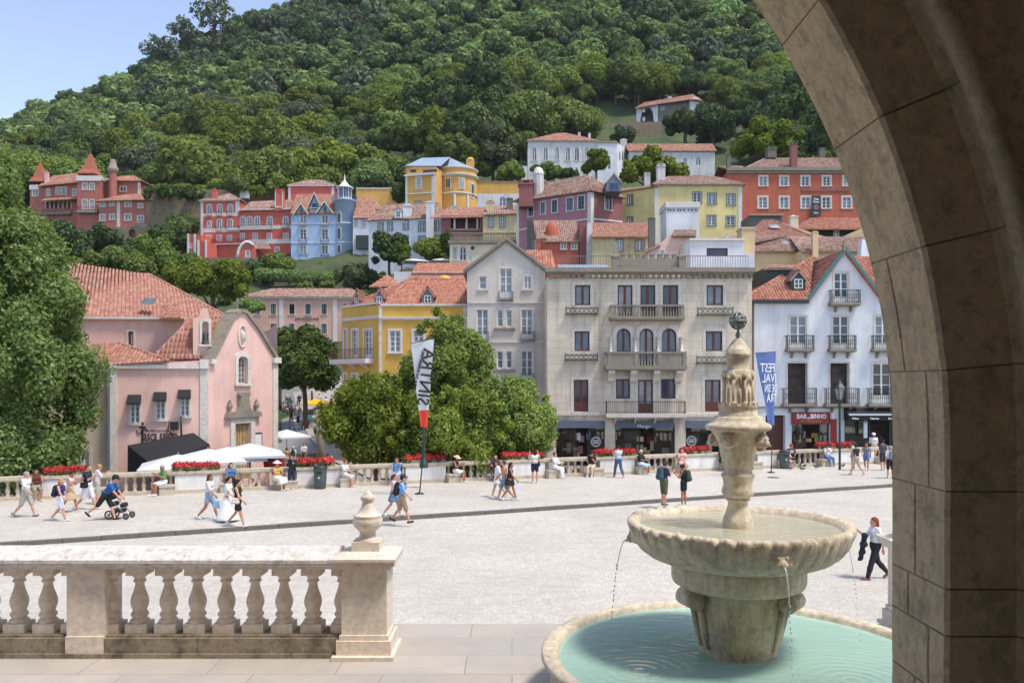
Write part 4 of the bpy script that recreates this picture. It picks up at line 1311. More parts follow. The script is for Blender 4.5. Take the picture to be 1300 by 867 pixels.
	# black awning over the right-hand shop
	u0, z0, u1, z1 = pl.rect(1071, 533, 1150, 518)
	z0, z1 = min(z0, z1), max(z0, z1)
	mb = MB(); k = .9
	mb.add([pl.pt(u0, z1, .03), pl.pt(u1, z1, .03), pl.pt(u1, z1 - .42, k), pl.pt(u0, z1 - .42, k), pl.pt(u0, z0, k), pl.pt(u1, z0, k), pl.pt(u0, z0, .03)], [(0, 3, 2, 1), (3, 4, 5, 2), (0, 6, 4, 3)])
	aw = B.add(mb, 'shop_awning', 'black_cloth')
	mb = MB(); pl.slab(mb, u0, u1, z1 - .49, z1 - .36, k + .004, k + .03); B.add(mb, 'awning_stripe', 'white_cloth', aw)
	lettering('Vinhos', .17, 'letter_white', aw, pl.pt(pl.uv(1079, 530)[0], z0 + .14, k + .03), (1, 0, 0), (0, 0, 1), B.o, bold=.006)
	lettering('Tabernas', .17, 'letter_white', aw, pl.pt(pl.uv(1103, 530)[0], z0 + .14, k + .03), (1, 0, 0), (0, 0, 1), B.o, bold=.006)
	lettering('Snack Bar', .17, 'letter_white', aw, pl.pt(pl.uv(1126, 530)[0], z0 + .14, k + .03), (1, 0, 0), (0, 0, 1), B.o, bold=.006)
	mb = MB(); c = P3(1099, 545, 58.4); mb.box(c.x - .12, c.x + .12, 58.4, 58.5, c.z - .6, c.z + .45); mb.tube([(c.x - .12, 58.45, c.z + .45), (c.x, 58.45, c.z + .6), (c.x + .12, 58.45, c.z + .45)], .05, 6); B.add(mb, 'hanging_plate', 'white_paint')
barhouse()
# --- pink chapel
def church():
	B = Bldg('chapel', 'pink chapel with curved stone gable, arched window and tiled roofs', 'chapel', 265, 600, 45.5)
	pl = B.plane(140, 44.3, 265, 45.5); fl = B.plane(265, 45.5, 352, 50.5)
	W = dict(nx=2, ny=4, fw=.05, tw=.10, proud=.03, pane='glass')
	wins = ((165, 177, 508, 537), (197.8, 209.2, 504.5, 532), (229, 240, 501.5, 528))
	for x0, x1, y0, y1 in wins: pl.win(x0, y0, x1, y1, **W)
	pl.wall([(140, 650), (265, 650), (265, 457), (140, 464)], 'pink')
	pl.band(140, 462.8, 254, 468, 'stone_white', .16, 'cornice'); pl.band(254, 456.3, 265, 468, 'stone_white', .20, 'cornice')
	pl.band(254, 468, 264.6, 650, 'stone_trim', .06, 'pilaster'); pl.band(140, 468, 148, 650, 'stone_trim', .06, 'pilaster')
	pl.band(137.4, 466, 139.6, 650, 'slate_paint', .14, 'drainpipe')
	for x0, x1, y0, y1 in wins:
		u0, z0, u1, z1 = pl.rect(x0, y0, x1, y1); zt = z1 + .30
		mb = MB(); a = [(u0 - .10, zt, .02), (u1 + .10, zt, .02), (u1 + .14, zt - .42, .62), (u0 - .06, zt - .42, .62), (u0 - .06, zt - .50, .62), (u1 + .14, zt - .50, .62), (u0 - .10, zt - .46, .02), (u1 + .10, zt - .46, .02)]
		mb.add([pl.pt(*q) for q in a], [(0, 3, 2, 1), (3, 4, 5, 2), (0, 6, 4, 3), (1, 2, 5, 7)])
		B.add(mb, 'window_awning', 'black_cloth')
	# gable front
	fl.win(301.6, 452.5, 313.8, 487, arch=.6, nx=3, ny=5, fw=.05, tw=.22, proud=.08, trim='stone_trim', frame='stone_trim', rec=.25)
	u0, z0, u1, z1 = fl.rect(297, 537, 317, 600)
	fl.win(0, 0, 0, 0, uvr=(u0, z0 - .4, u1, z1), frame='door_wood', pane='door_wood', nx=6, ny=1, trim='stone_trim', tw=.34, proud=.12, sill=False, name='door')
	out = [(265, 650), (352, 620), (352, 455), (348, 455), (340, 440), (328, 419.5), (320, 409), (316, 404.8), (311.8, 398.4), (305, 396), (298.7, 400), (294, 408.5), (285, 425), (275, 445), (269.5, 456), (265, 457)]
	fl.wall(out, 'pink')
	cp = [fl.uv(*p) for p in [(268, 459), (275, 446.5), (285, 426.5), (293.5, 409), (298.7, 400.5), (305, 396), (311.8, 398.4), (316.5, 405), (320, 409.5), (328, 420), (340, 440.5), (350, 456)]]
	mb = MB()
	for a, b in zip(cp[:-1], cp[1:]):
		d = Vector((b[0] - a[0], b[1] - a[1])).normalized(); nn = Vector((-d.y, d.x))
		v = [fl.pt(a[0], a[1], .16), fl.pt(b[0], b[1], .16), fl.pt(b[0] + nn.x * .2, b[1] + nn.y * .2, .16), fl.pt(a[0] + nn.x * .2, a[1] + nn.y * .2, .16)]
		mb.prism(v, fl.n.to_3d() * -.9)
	B.add(mb, 'gable_coping', 'stone_old')
	fl.band(265.2, 456, 272, 462, 'stone_trim', .22, 'capital'); fl.band(345, 454, 354, 461, 'stone_trim', .22, 'capital'); fl.band(346, 461, 352, 620, 'stone_trim', .07, 'pilaster')
	u, zz = fl.uv(307, 427); mb = MB()
	mb.tube([fl.pt(u + .30 * math.cos(a), zz + .62 * math.sin(a), .04) for a in np.linspace(0, 2 * math.pi, 17)], .06, 6, caps=False); mb.sphere(fl.pt(u, zz, .03), .2, 10, 8, (1, .5, 1.8)); B.add(mb, 'plaster_medallion', 'stone_trim')
	# pediment over the door with its pedestal and urns
	uc = (u0 + u1) / 2; mb = MB()
	w = (u1 - u0) / 2 + .34
	pd = [(-w - .45, .34), (-w - .35, .62), (-w * .55, .72), (-.42, .95), (-.32, 1.5), (-.45, 1.62), (-.40, 1.78), (.40, 1.78), (.45, 1.62), (.32, 1.5), (.42, .95), (w * .55, .72), (w + .35, .62), (w + .45, .34)]
	mb.prism([fl.pt(uc + a, z1 + b, .26) for a, b in pd], fl.n.to_3d() * -.26); B.add(mb, 'pediment', 'stone_old')
	for sg in (-1, 1):
		q = fl.pt(uc + sg * (w + .1), z1 + .66, .12); mb = MB(); mb.lathe([(.12, 0), (.07, .12), (.17, .3), (.16, .42), (.07, .52), (.1, .6), (0, .75)], 10, q); B.add(mb, 'stone_urn', 'stone_old')
	q = fl.pt(fl.uv(305, 395)[0], fl.uv(305, 395)[1], -.2); mb = MB(); mb.box(q.x - .05, q.x + .05, q.y - .05, q.y + .05, q.z, q.z + .75); mb.box(q.x - .22, q.x + .22, q.y - .04, q.y + .04, q.z + .42, q.z + .52); B.add(mb, 'stone_cross', 'stone_old')
	u, zz = fl.uv(326, 562); mb = MB(); fl.slab(mb, u - .35, u + .35, zz - .6, zz + .6, .02, .1); nb = B.add(mb, 'notice_board', 'dark_paint'); mb = MB(); fl.slab(mb, u - .27, u + .27, zz - .5, zz + .5, .1, .12); B.add(mb, 'notice_sheet', 'white_paint', nb)
	# bell turret on the corner
	b = B.plane(245, 45.9, 268, 46.2)
	hole = b.out(*[b.rect(256.5, 408, 265, 437)[i] for i in (0, 2, 1, 3)], True)
	uu = b.rect(256.5, 408, 265, 437); b.win(0, 0, 0, 0, uvr=uu, arch=True, frame='stone_trim', pane='pink', nx=1, ny=1, trim='stone_trim', tw=.12, proud=.06, sill=True, rec=.3, name='bell_opening')
	b.wall([(245, 470), (268, 470), (268, 404), (265.5, 404), (264, 396), (262.5, 391.5), (256, 391.5), (254, 396), (253, 402), (245, 404)], 'pink', depth=1.0, name='bell_turret')
	q = b.pt(b.uv(260.5, 436)[0], uu[1] + .05, -.12); mb = MB(); mb.lathe([(.30, 0), (.24, .1), (.2, .4), (.12, .55), (0, .58)], 12, q); B.add(mb, 'bell', 'iron')
	mb = MB(); b.slab(mb, b.uv(256, 0)[0], b.uv(267, 0)[0], b.uv(260, 453)[1], b.uv(260, 446)[1], .02, .3); B.add(mb, 'turret_bracket', 'stone_old')
	# roofs
	B.slopes([[(190, 456, 45.5), (262, 455.5, 45.9), (304, 399, 47.9), (243, 401, 47.35)]], 'tile_church')
	lw = [P3(132, 464, 44.1), P3(213, 458, 44.7), P3(137, 430.5, 48.5)]
	B.slopes([lw, [P3(75, 466, 44.4), P3(132, 464, 44.1), P3(137, 430.5, 48.5), P3(85, 431, 48.5)]], 'tile_church', caps=((lw[0], lw[2]), (lw[1], lw[2])))
	# taller block behind with the great hipped roof
	up = B.plane(70, 47.5, 245, 47.9)
	up.win(162.6, 421, 169.5, 440, nx=1, ny=1, frame='brown_wood', pane='white_paint', tw=.1, fw=.1)
	up.wall([(70, 480), (245, 480), (245, 404), (70, 404)], 'pink')
	up.band(70, 402.6, 235, 405.4, 'stone_white', .22, 'cornice')
	e0, e1 = P3(60, 407, 47.2), P3(303, 402, 51.5); r0, r1 = P3(90, 343, 58), P3(190, 351, 58); e1.z = e0.z = PZ(404, 47.5)
	r0.z = r1.z = PZ(349, 58)
	e2 = Vector((PX(294, 65), 65, e0.z)); e3 = Vector((e0.x, 65, e0.z))
	B.slopes([[e0, e1, r1, r0], [e1, e2, r1], [e2, e3, r0, r1]], 'tile_church', caps=((r0, r1), (e1, r1)))
	B.slopes([[(203, 404, 46.9), (233, 404, 46.9), (228, 386, 48.6), (206, 387, 48.6)]], 'tile_church', name='dormer_roof')
	B.backs([(fl.E.x, fl.E.y), (PX(340, 60), 60), (PX(290, 64), 64)], -2, e0.z, 'pink')
	for x, y, d in ((189, 385, 50.3), (119, 364, 54.5)):
		q = P3(x, y, d); mb = MB(); mb.add([q + Vector(v) for v in ((-.4, -.35, -.12), (.4, -.35, -.12), (.4, .35, .36), (-.4, .35, .36))], [(0, 1, 2, 3)]); B.add(mb, 'skylight', 'glass_light')
	# name on the wall
	def wt(s, x, y, sz, **k): lettering(s, sz, 'letter_black', B.root, pl.pt(*pl.uv(x, y), .03), pl.t.to_3d(), (0, 0, 1), B.o, **k)
	u, zz = pl.uv(181, 551); mb = MB()
	pl.slab(mb, u - .05, u + .05, zz - .5, zz + .35, .02, .05); pl.slab(mb, u - .16, u + .16, zz + .34, zz + .42, .02, .05)
	mb.tube([pl.pt(u + a, zz + b, .035) for a, b in ((-.28, .22), (-.24, .05), (-.1, .05), (0, .28), (.12, .32), (.24, .2))], .03, 6)
	mb.sphere(pl.pt(u, zz + .56, .04), .09, 8, 6); B.add(mb, 'lettering', 'letter_black')
	wt('asca saloia', 204, 553, .82, bold=.006, squash=.50)
	wt('ROSA DOS VENTOS', 196, 546.5, .13)
	# square dark lamp mark on the wall
	a = P3(222, 541, 44.85); mb = MB(); mb.box(a.x - .2, a.x + .2, a.y - .14, a.y + .0, a.z - .2, a.z + .25); mb.tube([(a.x + .35, a.y, a.z - .5), (a.x + .32, a.y, a.z + .55)], .05, 6); mb.tube([(a.x - .3, a.y, a.z + .3), (a.x - .38, a.y, a.z - .2), (a.x - .1, a.y, a.z - .45)], .035, 6); B.add(mb, 'wall_lantern', 'dark_paint')
church()
# big black awning of the tavern on its own frame
t = thing('awning', 'large black canvas awning sloping from the pink chapel wall', 'awning', P3(215, 610, 43.5))
mb = MB(); q = [P3(162, 566, 43.9), P3(245.5, 550, 45.1), P3(266, 564.5, 43.0), P3(192, 590, 41.2)]
mb.prism([p + Vector((0, 0, .03)) for p in q], (0, 0, -.06))
mb.prism([q[3] + Vector((0, 0, -.03)), q[2] + Vector((0, 0, -.03)), q[2] + Vector((0, 0, -.28)), q[3] + Vector((0, 0, -.28))], (.01, .03, 0))
mb.prism([q[0] + Vector((0, 0, -.04)), q[3] + Vector((0, 0, -.04)), q[3] + Vector((0, 0, -.3)), q[0] + Vector((0, 0, -1.6))], (.03, .01, 0))  # added black side sheet, imitates the deep shade under the open end
mb.build('canopy', 'black_cloth', t, t.location)
for a in (q[3], q[2]): MB().tube([(a.x, a.y, -1.6), (a.x, a.y, a.z - .05)], .04, 6).build('post', 'dark_paint', t, t.location)
# cream neighbour to the left of the chapel
B = Bldg('house', 'cream wall with a narrow window half hidden behind the left plane tree', 'house', 115, 600, 44.6)
pl = B.plane(60, 44.6, 137, 44.6)
pl.win(106, 572, 113, 600, nx=2, ny=2, fw=.06)
pl.wall([(60, 650), (137, 650), (137, 466), (60, 466)], 'cream', depth=3)
# --- pink hotel down the lane
B = Bldg('hotel', 'long pale pink hotel with small dark windows and name on its wall', 'hotel', 385, 470, 128)
pl = B.plane(306, 128, 462, 128)
W = dict(frame='dark_paint', nx=2, ny=1, trim='stone_trim', tw=.12, fw=.1, sill=True)
for x in (327, 347, 370.5, 391, 411.5, 439.5): pl.win(x - 3.3, 386, x + 3.3, 399, **W)
for x in (347, 370.5, 390.5, 411.5, 439.5): pl.win(x - 3.3, 411, x + 3.3, 423.5, **W)
for x in (327, 347, 370.5, 390.5, 411.5, 439.5): pl.win(x - 3.3, 437, x + 3.3, 450, **W)
pl.wall([(306, 495), (462, 495), (462, 378), (306, 378)], 'pinkhotel', depth=12)
for x0, x1 in ((354.6, 359.6), (422.6, 428)): pl.band(x0, 380, x1, 490, 'stone_white', .10, 'pilaster')
pl.band(306, 376.8, 462, 379.6, 'stone_white', .3, 'cornice'); pl.band(408, 434, 446, 436.2, 'brown_wood', .5, 'canopy_edge')
B.roof4([(PX(306, 128), 128), (PX(462, 128), 128), (PX(462, 128), 140), (PX(306, 128), 140)], PZ(377.5, 128), PZ(366, 133), 'x', 3.5, .4, 'tile_old', tw=.4)
lettering('SINTRA BOUTIQUE HOTEL', .50, 'letter_black', B.root, pl.pt(*pl.uv(390, 405), .06), (1, 0, 0), (0, 0, 1), B.o, bold=.006, squash=.62)
lettering('* * * *', .4, 'letter_black', B.root, pl.pt(*pl.uv(390, 408.6), .06), (1, 0, 0), (0, 0, 1), B.o, squash=.8)
# --- tiled house behind the yellow one
B = Bldg('house', 'low red-tiled house with pinkish wall and yellow vault behind yellow house', 'house', 555, 370, 86)
pl = B.plane(500, 86, 600, 86); pl.wall([(500, 380), (600, 380), (600, 345), (500, 345)], 'whiteold', depth=8)
B.slopes([[(522, 347, 85.7), (600, 347, 85.7), (600, 334, 90), (530, 334, 90)]], 'tile_bright')
B.slopes([[(468, 364, 80), (513, 364, 80), (492, 349, 84)]], 'tile_bright')
B.slopes([[(512, 358, 82), (600, 358, 82), (600, 350, 85), (520, 352, 85)]], 'tile_bright')
q = P3(564.5, 357, 81); mb = MB(); mb.lathe([(.62, -.4), (.62, .15), (.5, .4), (.25, .55), (0, .58)], 12, q); B.add(mb, 'vault', 'yellow')
# ------------------------------------------------------------------ houses up the slope
FARW = dict(nx=2, ny=2, fw=.09, tw=.16, proud=.03, rec=.16)
def back4(pl, dep, extra=0):
	a, e = pl.A, pl.E
	return [a, e, e - pl.n * dep, a - pl.n * dep]
def simple(label, x0, x1, ytop, ybot, d, wall, dep, cat='house', d2=None, name='house'):
	B = Bldg(name, label, cat, (x0 + x1) / 2, ybot, d)
	pl = B.plane(x0, d, x1, d2 or d)
	pl.out4 = [(x0, ybot), (x1, ybot), (x1, ytop), (x0, ytop)]
	pl.go = lambda: pl.wall(pl.out4, wall, depth=dep)
	return B, pl
# rose house with two visible faces
B = Bldg('house', 'old rose-pink house with white corner strip and fluted white chimney', 'house', 746, 320, 118)
pl = B.plane(656, 125, 750, 118); ql = B.plane(750, 118, 790, 122.5)
W = dict(FARW, frame='blue_paint', pane='glass', ny=3, trim='stone_white', tw=.14)
for x0, x1, y0, y1 in ((670.8, 677, 259.6, 274.6), (686.5, 692.3, 257, 272), (700.8, 707.2, 254, 270), (719.7, 727.4, 251.5, 267.7), (734, 741.6, 249, 266)): pl.win(x0, y0, x1, y1, **W)
ql.win(768, 250, 776.5, 266.5, **dict(W, frame='brown_wood'))
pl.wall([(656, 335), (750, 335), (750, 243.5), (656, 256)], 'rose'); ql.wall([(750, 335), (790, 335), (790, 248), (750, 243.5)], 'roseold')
pl.band(656, 257, 659, 335, 'stone_white', .06, 'corner_strip'); pl.band(746, 244, 750, 335, 'stone_white', .06, 'corner_strip'); ql.band(750, 244, 753.5, 335, 'stone_white', .06, 'corner_strip')
for p, a, b in ((pl, (659, 293), (746, 279)), (ql, (753.5, 279), (790, 282.5))):
	q0, q1 = p.uv(*a), p.uv(*b); mb = MB(); mb.prism([p.pt(q0[0], q0[1], .0), p.pt(q1[0], q1[1], .0), p.pt(q1[0], q1[1] + .2, .0), p.pt(q0[0], q0[1] + .2, .0)], p.n.to_3d() * .06); B.add(mb, 'string_course', 'stone_white')
fr = pl.A + (ql.E - ql.A)
ze = pl.uv(746, 243.5)[1]
B.roof4([pl.A, pl.E, ql.E, fr], ze, ze + 3.2, 'x', 3.4, .4, 'tile_old', tw=.32)
B.backs([ql.E, fr, pl.A], 10, ze, 'rose')
B.dormer(770, 789, 232, 243, 221, 117, 5, 'slate_paint', 'tile_old', 'blue_paint')
B.chimney(659, 677, 228, 262, 122, 'roseold', 2.2); 
q = P3(683.5, 262, 124); mb = MB(); mb.lathe([(.75, 0), (.75, 4.6), (.85, 4.7), (.8, 5.0), (.62, 5.5), (.35, 5.75), (0, 5.8)], 12, q, smooth=False)
for i in range(10): mb.box(.70, .80, -.10, .10, .3, 4.6, mat=Matrix.Translation(q) @ Matrix.Rotation(i * math.pi / 5, 4, 'Z'))
B.add(mb, 'chimney', 'stone_white')
# lemon house
B = Bldg('house', 'pale lemon-yellow house with grey-framed windows and hipped roof', 'house', 885, 300, 122)
pl = B.plane(831, 122, 942, 122); ql = B.plane(789, 125, 831, 122)
W = dict(FARW, ny=3, trim='grey_paint', tw=.16)
for x0, x1, y0, y1 in ((880, 890, 244.5, 257.5), (899, 909, 246, 258.5), (923, 933, 247, 260), (898.5, 908.5, 274, 286), (922.5, 932.5, 275, 286)): pl.win(x0, y0, x1, y1, **W)
for y0, y1 in ((248, 260), (276, 288)): ql.win(797, y0, 803, y1, **W)
pl.wall([(831, 315), (942, 315), (942, 236), (831, 236)], 'lemon'); ql.wall([(789, 315), (831, 315), (831, 236), (789, 239)], 'lemon')
pl.band(937, 238, 942, 315, 'stone_white', .07, 'corner_strip'); pl.band(831, 238, 836, 315, 'stone_white', .07, 'corner_strip')
pl.band(830, 234, 943, 236.3, 'stone_white', .25, 'cornice')
ze = PZ(235, 122)
B.roof4([pl.A, pl.E, pl.E + Vector((0, 9)), pl.A + Vector((0, 9))], ze, ze + 2.3, 'x', 3.4, .45, 'tile_old', tw=.32)
B.roof4([ql.A, ql.E, pl.A + Vector((0, 9)), ql.A + Vector((0, 8))], ze - .3, ze + .9, 'x', 1.8, .4, 'tile', tw=.32)
B.backs([pl.E, pl.E + Vector((0, 9)), ql.A + Vector((0, 8)), ql.A], 12, ze, 'lemon')
B.chimney(834.6, 844.7, 208, 240, 124, 'whiteold'); B.chimney(818.6, 825.7, 219, 240, 126, 'whiteold')
# brick-red house on the right
B, pl = simple('large faded brick-red house with dark banner and tall chimneys', 923, 1125, 219, 290, 132, 'orange', 12)
W = dict(FARW, ny=3, trim='stone_trim', tw=.26)
for x0 in (964.5, 991, 1018, 1045, 1071): pl.win(x0, 224.5, x0 + 9, 236, **W)
for x0 in (963.5, 990.5, 1018, 1044, 1070): pl.win(x0, 250.5, x0 + 10, 264.5, pane='glass_light' if x0 < 1010 else 'glass', **W)
pl.go()
pl.band(922, 213.5, 1125, 217.5, 'stone_old', .5, 'cornice'); pl.band(922, 217.5, 1125, 220.5, 'stone_old', .25, 'cornice'); pl.band(1017, 240, 1125, 243.5, 'roseold', .12)
c = back4(pl, 12); z = PZ(214, 132)
B.roof4([Vector((PX(948, 132), 132)), c[1], c[2], Vector((PX(948, 132), 144))], z, z + 3.2, 'x', 5, .3, 'tile_old', tw=.35)
B.roof4([Vector((PX(923, 132), 132)), Vector((PX(952, 132), 132)), Vector((PX(952, 132), 142)), Vector((PX(923, 132), 142))], z - .1, z + 1.6, 'x', .0, .2, 'tile_old', tw=.35)
B.chimney(1004.6, 1012.4, 181, 216, 131.6, 'roseold', cap='none'); B.chimney(975, 986, 186, 200, 137, 'darkgrey'); B.chimney(1041, 1048, 187, 200, 140, 'darkgrey', cap='round'); B.chimney(923, 928, 196, 212, 133, 'darkgrey')
u0, z0, u1, z1 = pl.rect(1029, 249.5, 1041, 275.5); mb = MB(); pl.slab(mb, u0, u1, z0, z1, .35, .40); bn = B.add(mb, 'banner', 'dark_paint')
mb = MB(); uc = (u0 + u1) / 2; zc = z0 + (z1 - z0) * .45
for k in range(6): a = k * math.pi / 3; mb.lathe([(.17, -.01), (.17, .01)], 8, (0, 0, 0), mat=Matrix.Translation(pl.pt(uc + .26 * math.cos(a), zc + .26 * math.sin(a), .415)) @ Matrix.Rotation(math.pi / 2, 4, 'X'))
B.add(mb, 'banner_emblem', 'rose', bn)
for s, zz, sz in (('Casa', z1 - .5, .5), ('Museu', z1 - .95, .42), ('Sintra', z0 + .55, .36)): lettering(s, sz, 'letter_white', bn, pl.pt(uc, zz, .41), (1, 0, 0), (0, 0, 1), B.o, bold=.01, squash=.85)
# small red ruin house and its neighbours
B = Bldg('house', 'small old orange-red house with mottled tiles and grey gable wall', 'house', 706, 330, 95)
pl = B.plane(681, 95, 735, 95); W = dict(FARW, trim='stone_white', tw=.08)
pl.win(712, 308.5, 719, 316, **W); pl.win(725.5, 308.5, 732.5, 316, **W)
pl.wall([(681, 335), (735, 335), (735, 305), (681, 305)], 'orange', depth=6)
gl = B.plane(669, 100, 681, 95); gl.win(677, 307, 680.3, 318, **W); gl.wall([(669, 335), (681, 335), (681, 306), (677, 280), (669, 280)], 'darkgrey')
B.slopes([[(690, 307, 94.7), (737, 307, 94.7), (731, 280, 101), (676, 280, 101)], [(681, 303, 94.9), (695, 303, 94.9), (676, 280, 101)]], 'tile_old', tw=.24)
mb = MB(); q = P3(700.5, 296, 97); mb.lathe([(.75, -1.5), (.75, .3), (.6, .9), (.3, 1.25), (0, 1.35)], 14, q); B.add(mb, 'round_dormer', 'orange')
mb = MB(); a = P3(681, 320, 94.9); b = P3(703, 304, 94.9); c = P3(690, 335, 94.9); mb.box(a.x + .9, PX(690, 95), 94.7, 94.98, c.z, b.z - .2); B.add(mb, 'wall_panel', 'orange')
B = Bldg('wall', 'dark red end wall between the small red house and cream house', 'wall', 739, 330, 94.5)
pl = B.plane(736, 94.5, 745.5, 94.5); pl.wall([(736, 340), (745.5, 340), (745.5, 284), (736, 284)], 'roseold', depth=5)
B = Bldg('chimney_wall', 'tall pale pier standing left of the cream low house', 'wall', 749, 330, 93)
pl = B.plane(745.8, 93, 752, 93); pl.wall([(745.8, 340), (752, 340), (752, 283), (745.8, 283)], 'whiteold', depth=4)
B, pl = simple('low cream house with red tile roof behind the crenellations', 752, 823, 299, 335, 92, 'creamold', 6)
pl.win(807.5, 306, 817, 317.5, **dict(FARW, ny=3, trim='grey_paint')); pl.win(783, 305, 790, 318, **dict(FARW, trim='grey_paint', pane='glass_light')); pl.go()
B.slopes([[(750, 301, 91.6), (826, 301, 91.6), (829, 283, 97), (752, 283, 97)]], 'tile', tw=.26)
B, pl = simple('pale pink stepped house under the white tower', 822, 884, 312, 340, 88, 'pink', 5)
pl.out4 = [(822, 340), (884, 340), (884, 298), (851, 298), (836, 311), (822, 318)]; pl.win(838, 318, 843, 325, **FARW); pl.go()
B.slopes([[(853, 299.5, 87.6), (884, 299.5, 87.6), (884, 292, 90), (856, 292, 90)], [(818, 321, 87.8), (838, 312, 87.8), (838, 309, 89.5), (820, 317, 89.5)]], 'tile_old')
B.chimney(824, 832, 275, 315, 89, 'darkgrey', cap='round')
# white tower box
B = Bldg('tower', 'plain white square water tower with a row of small marks', 'tower', 866, 310, 98)
pl = B.plane(846, 98, 887.5, 98); pl.wall([(846, 312), (887.5, 312), (887.5, 264), (846, 264)], 'white', depth=4)
pl.band(844.7, 256.5, 888.6, 264, 'stone_white', .15, 'parapet_edge', o0=-4.1); pl.band(843, 308, 890, 310.5, 'dark_paint', .3, 'ledge', o0=-3)
for i, x in enumerate((848, 851, 855, 861, 864, 868, 874, 878, 883)):
	u, zz = pl.uv(x, 267); mb = MB(); mb.prism([pl.pt(u - .14, zz + .1, .01), pl.pt(u + .14, zz + .14, .01), pl.pt(u + .06 * (i % 3), zz - .22, .01)], (0, -.02, 0)); B.add(mb, 'wall_mark', 'darkgrey')
# peach house with two tile roofs
B = Bldg('house', 'peach house with large chimney and red roofs above the bar house', 'house', 1010, 370, 76)
pl = B.plane(956, 76, 1018, 76); ql = B.plane(1018, 74, 1110, 74)
pl.wall([(956, 375), (1018, 375), (1018, 318), (956, 318)], 'peach', depth=8); ql.wall([(1018, 375), (1110, 375), (1110, 318), (1018, 318)], 'peach', depth=8)
for x in (967, 971): pl.band(x, 341, x + 2, 352, 'dark_paint', .03, 'vent')
B.slopes([[(887, 307, 77), (960, 307, 77), (1000, 299, 80), (940, 298, 80)], [(958, 319, 75.6), (1017, 319, 75.6), (1000, 298, 81), (958, 298, 81)], [(1016, 319, 73.6), (1112, 319, 73.6), (1094, 301, 79), (1002, 300, 79)]], 'tile_old')
B.slopes([[(944, 302, 80.5), (1034, 302, 80.5), (980, 279.5, 87), (968, 280, 87)], [(1034, 302, 80.5), (1046, 301, 88), (980, 279.5, 87)]], 'tile', caps=((P3(1034, 301.5, 80.4), P3(980, 279.2, 87)),))
B.chimney(941.7, 958.5, 285, 322, 75, 'peach', 1.6, cap='none'); B.chimney(1032, 1039, 293, 327, 73.4, 'peach', cap='round'); B.chimney(922, 925, 296, 313, 78, 'whiteold')
for x, y, d in ((1000, 310, 78.0), (983, 289, 83.5)):
	q = P3(x, y, d); mb = MB(); mb.add([q + Vector(v) for v in ((-.5, -.5, -.15), (.5, -.5, -.15), (.45, .5, .38), (-.45, .5, .38))], [(0, 1, 2, 3)]); B.add(mb, 'skylight', 'glass_curtain')
B, pl = simple('white lean-to room with railing right of the white roof room', 944, 958, 322, 345, 74, 'white', 4); pl.go()
# dark green house with a flat red roof
B, pl = simple('dark green walled house with low red roof under the brick-red house', 1024, 1092, 290, 315, 100, 'greenwall', 7)
pl.win(1031, 292.5, 1038, 301.5, **dict(FARW, trim=None, sill=False)); pl.win(1058, 292.5, 1066, 301.5, **dict(FARW, trim=None, sill=False)); pl.go()
B.slopes([[(1005, 291, 99), (1095, 291, 99), (1090, 277, 105), (1030, 277, 105)]], 'tile_bright', tw=.3)
B = Bldg('house', 'ochre gable wall showing left of the arch edge', 'house', 1090, 310, 88)
pl = B.plane(1072, 88, 1112, 88); pl.wall([(1072, 330), (1112, 330), (1112, 285), (1094, 290), (1072, 300)], 'creamold', depth=5)
B = Bldg('gatepost', 'cream pillar with a pointed cap in front of the red roof', 'pillar', 1008, 290, 92)
B.chimney(1003.5, 1013.5, 272, 300, 92, 'cream', cap='point', name='pillar')
B = Bldg('chimney_stack', 'white tapered stack beside the teal gable and arch edge', 'chimney', 1097, 340, 72)
q = P3(1097, 355, 72); mb = MB(); mb.lathe([(.8, 0), (.78, 1.5), (.45, 3.2), (.42, 3.4)], 4, q, ph=math.pi / 4, smooth=False); B.add(mb, 'stack', 'white')
# grey stone house with tiny windows below the brick house
B, pl = simple('grey stone wall with square niches below the brick-red house', 951, 993, 274, 295, 112, 'darkgrey', 4); pl.go(); pl.band(950, 272.5, 994, 274.5, 'tile_old', .4, 'coping')
# white row with the tall white chimney breast
B = Bldg('house', 'long white row house with tall white chimney breast and tiled roof', 'house', 515, 335, 158)
pl = B.plane(468, 160, 560, 157)
W = dict(FARW, trim='grey_paint', tw=.22)
for x0, x1, y0, y1 in ((480.5, 486, 284, 293.5), (492.6, 498, 283, 292.5), (512.6, 518, 281, 291.5), (532, 539.3, 282, 293.5), (552, 558, 281.5, 292.5), (512, 517.7, 300, 309.5), (532, 539, 300.5, 309.5), (551.5, 557.7, 299.5, 307.5)): pl.win(x0, y0, x1, y1, pane='glass_light', **W)
pl.wall([(468, 345), (560, 345), (560, 276), (468, 279.5)], 'white', depth=9)
c = back4(pl, 9); B.roof4(c, PZ(278, 158), PZ(259, 163), 'x', 2.5, .4, 'tile_old', tw=.42)
B.chimney(541, 550, 254, 325, 156, 'white', 2, cap='round'); B.chimney(511.5, 522, 258, 283, 158.5, 'white', cap='round')
B.dormer(501, 510, 268, 277, 264, 158, 3, 'white', 'slate', real=False)
B.dormer(571, 579, 263, 270, 259, 155, 3, 'white', 'slate', real=False)
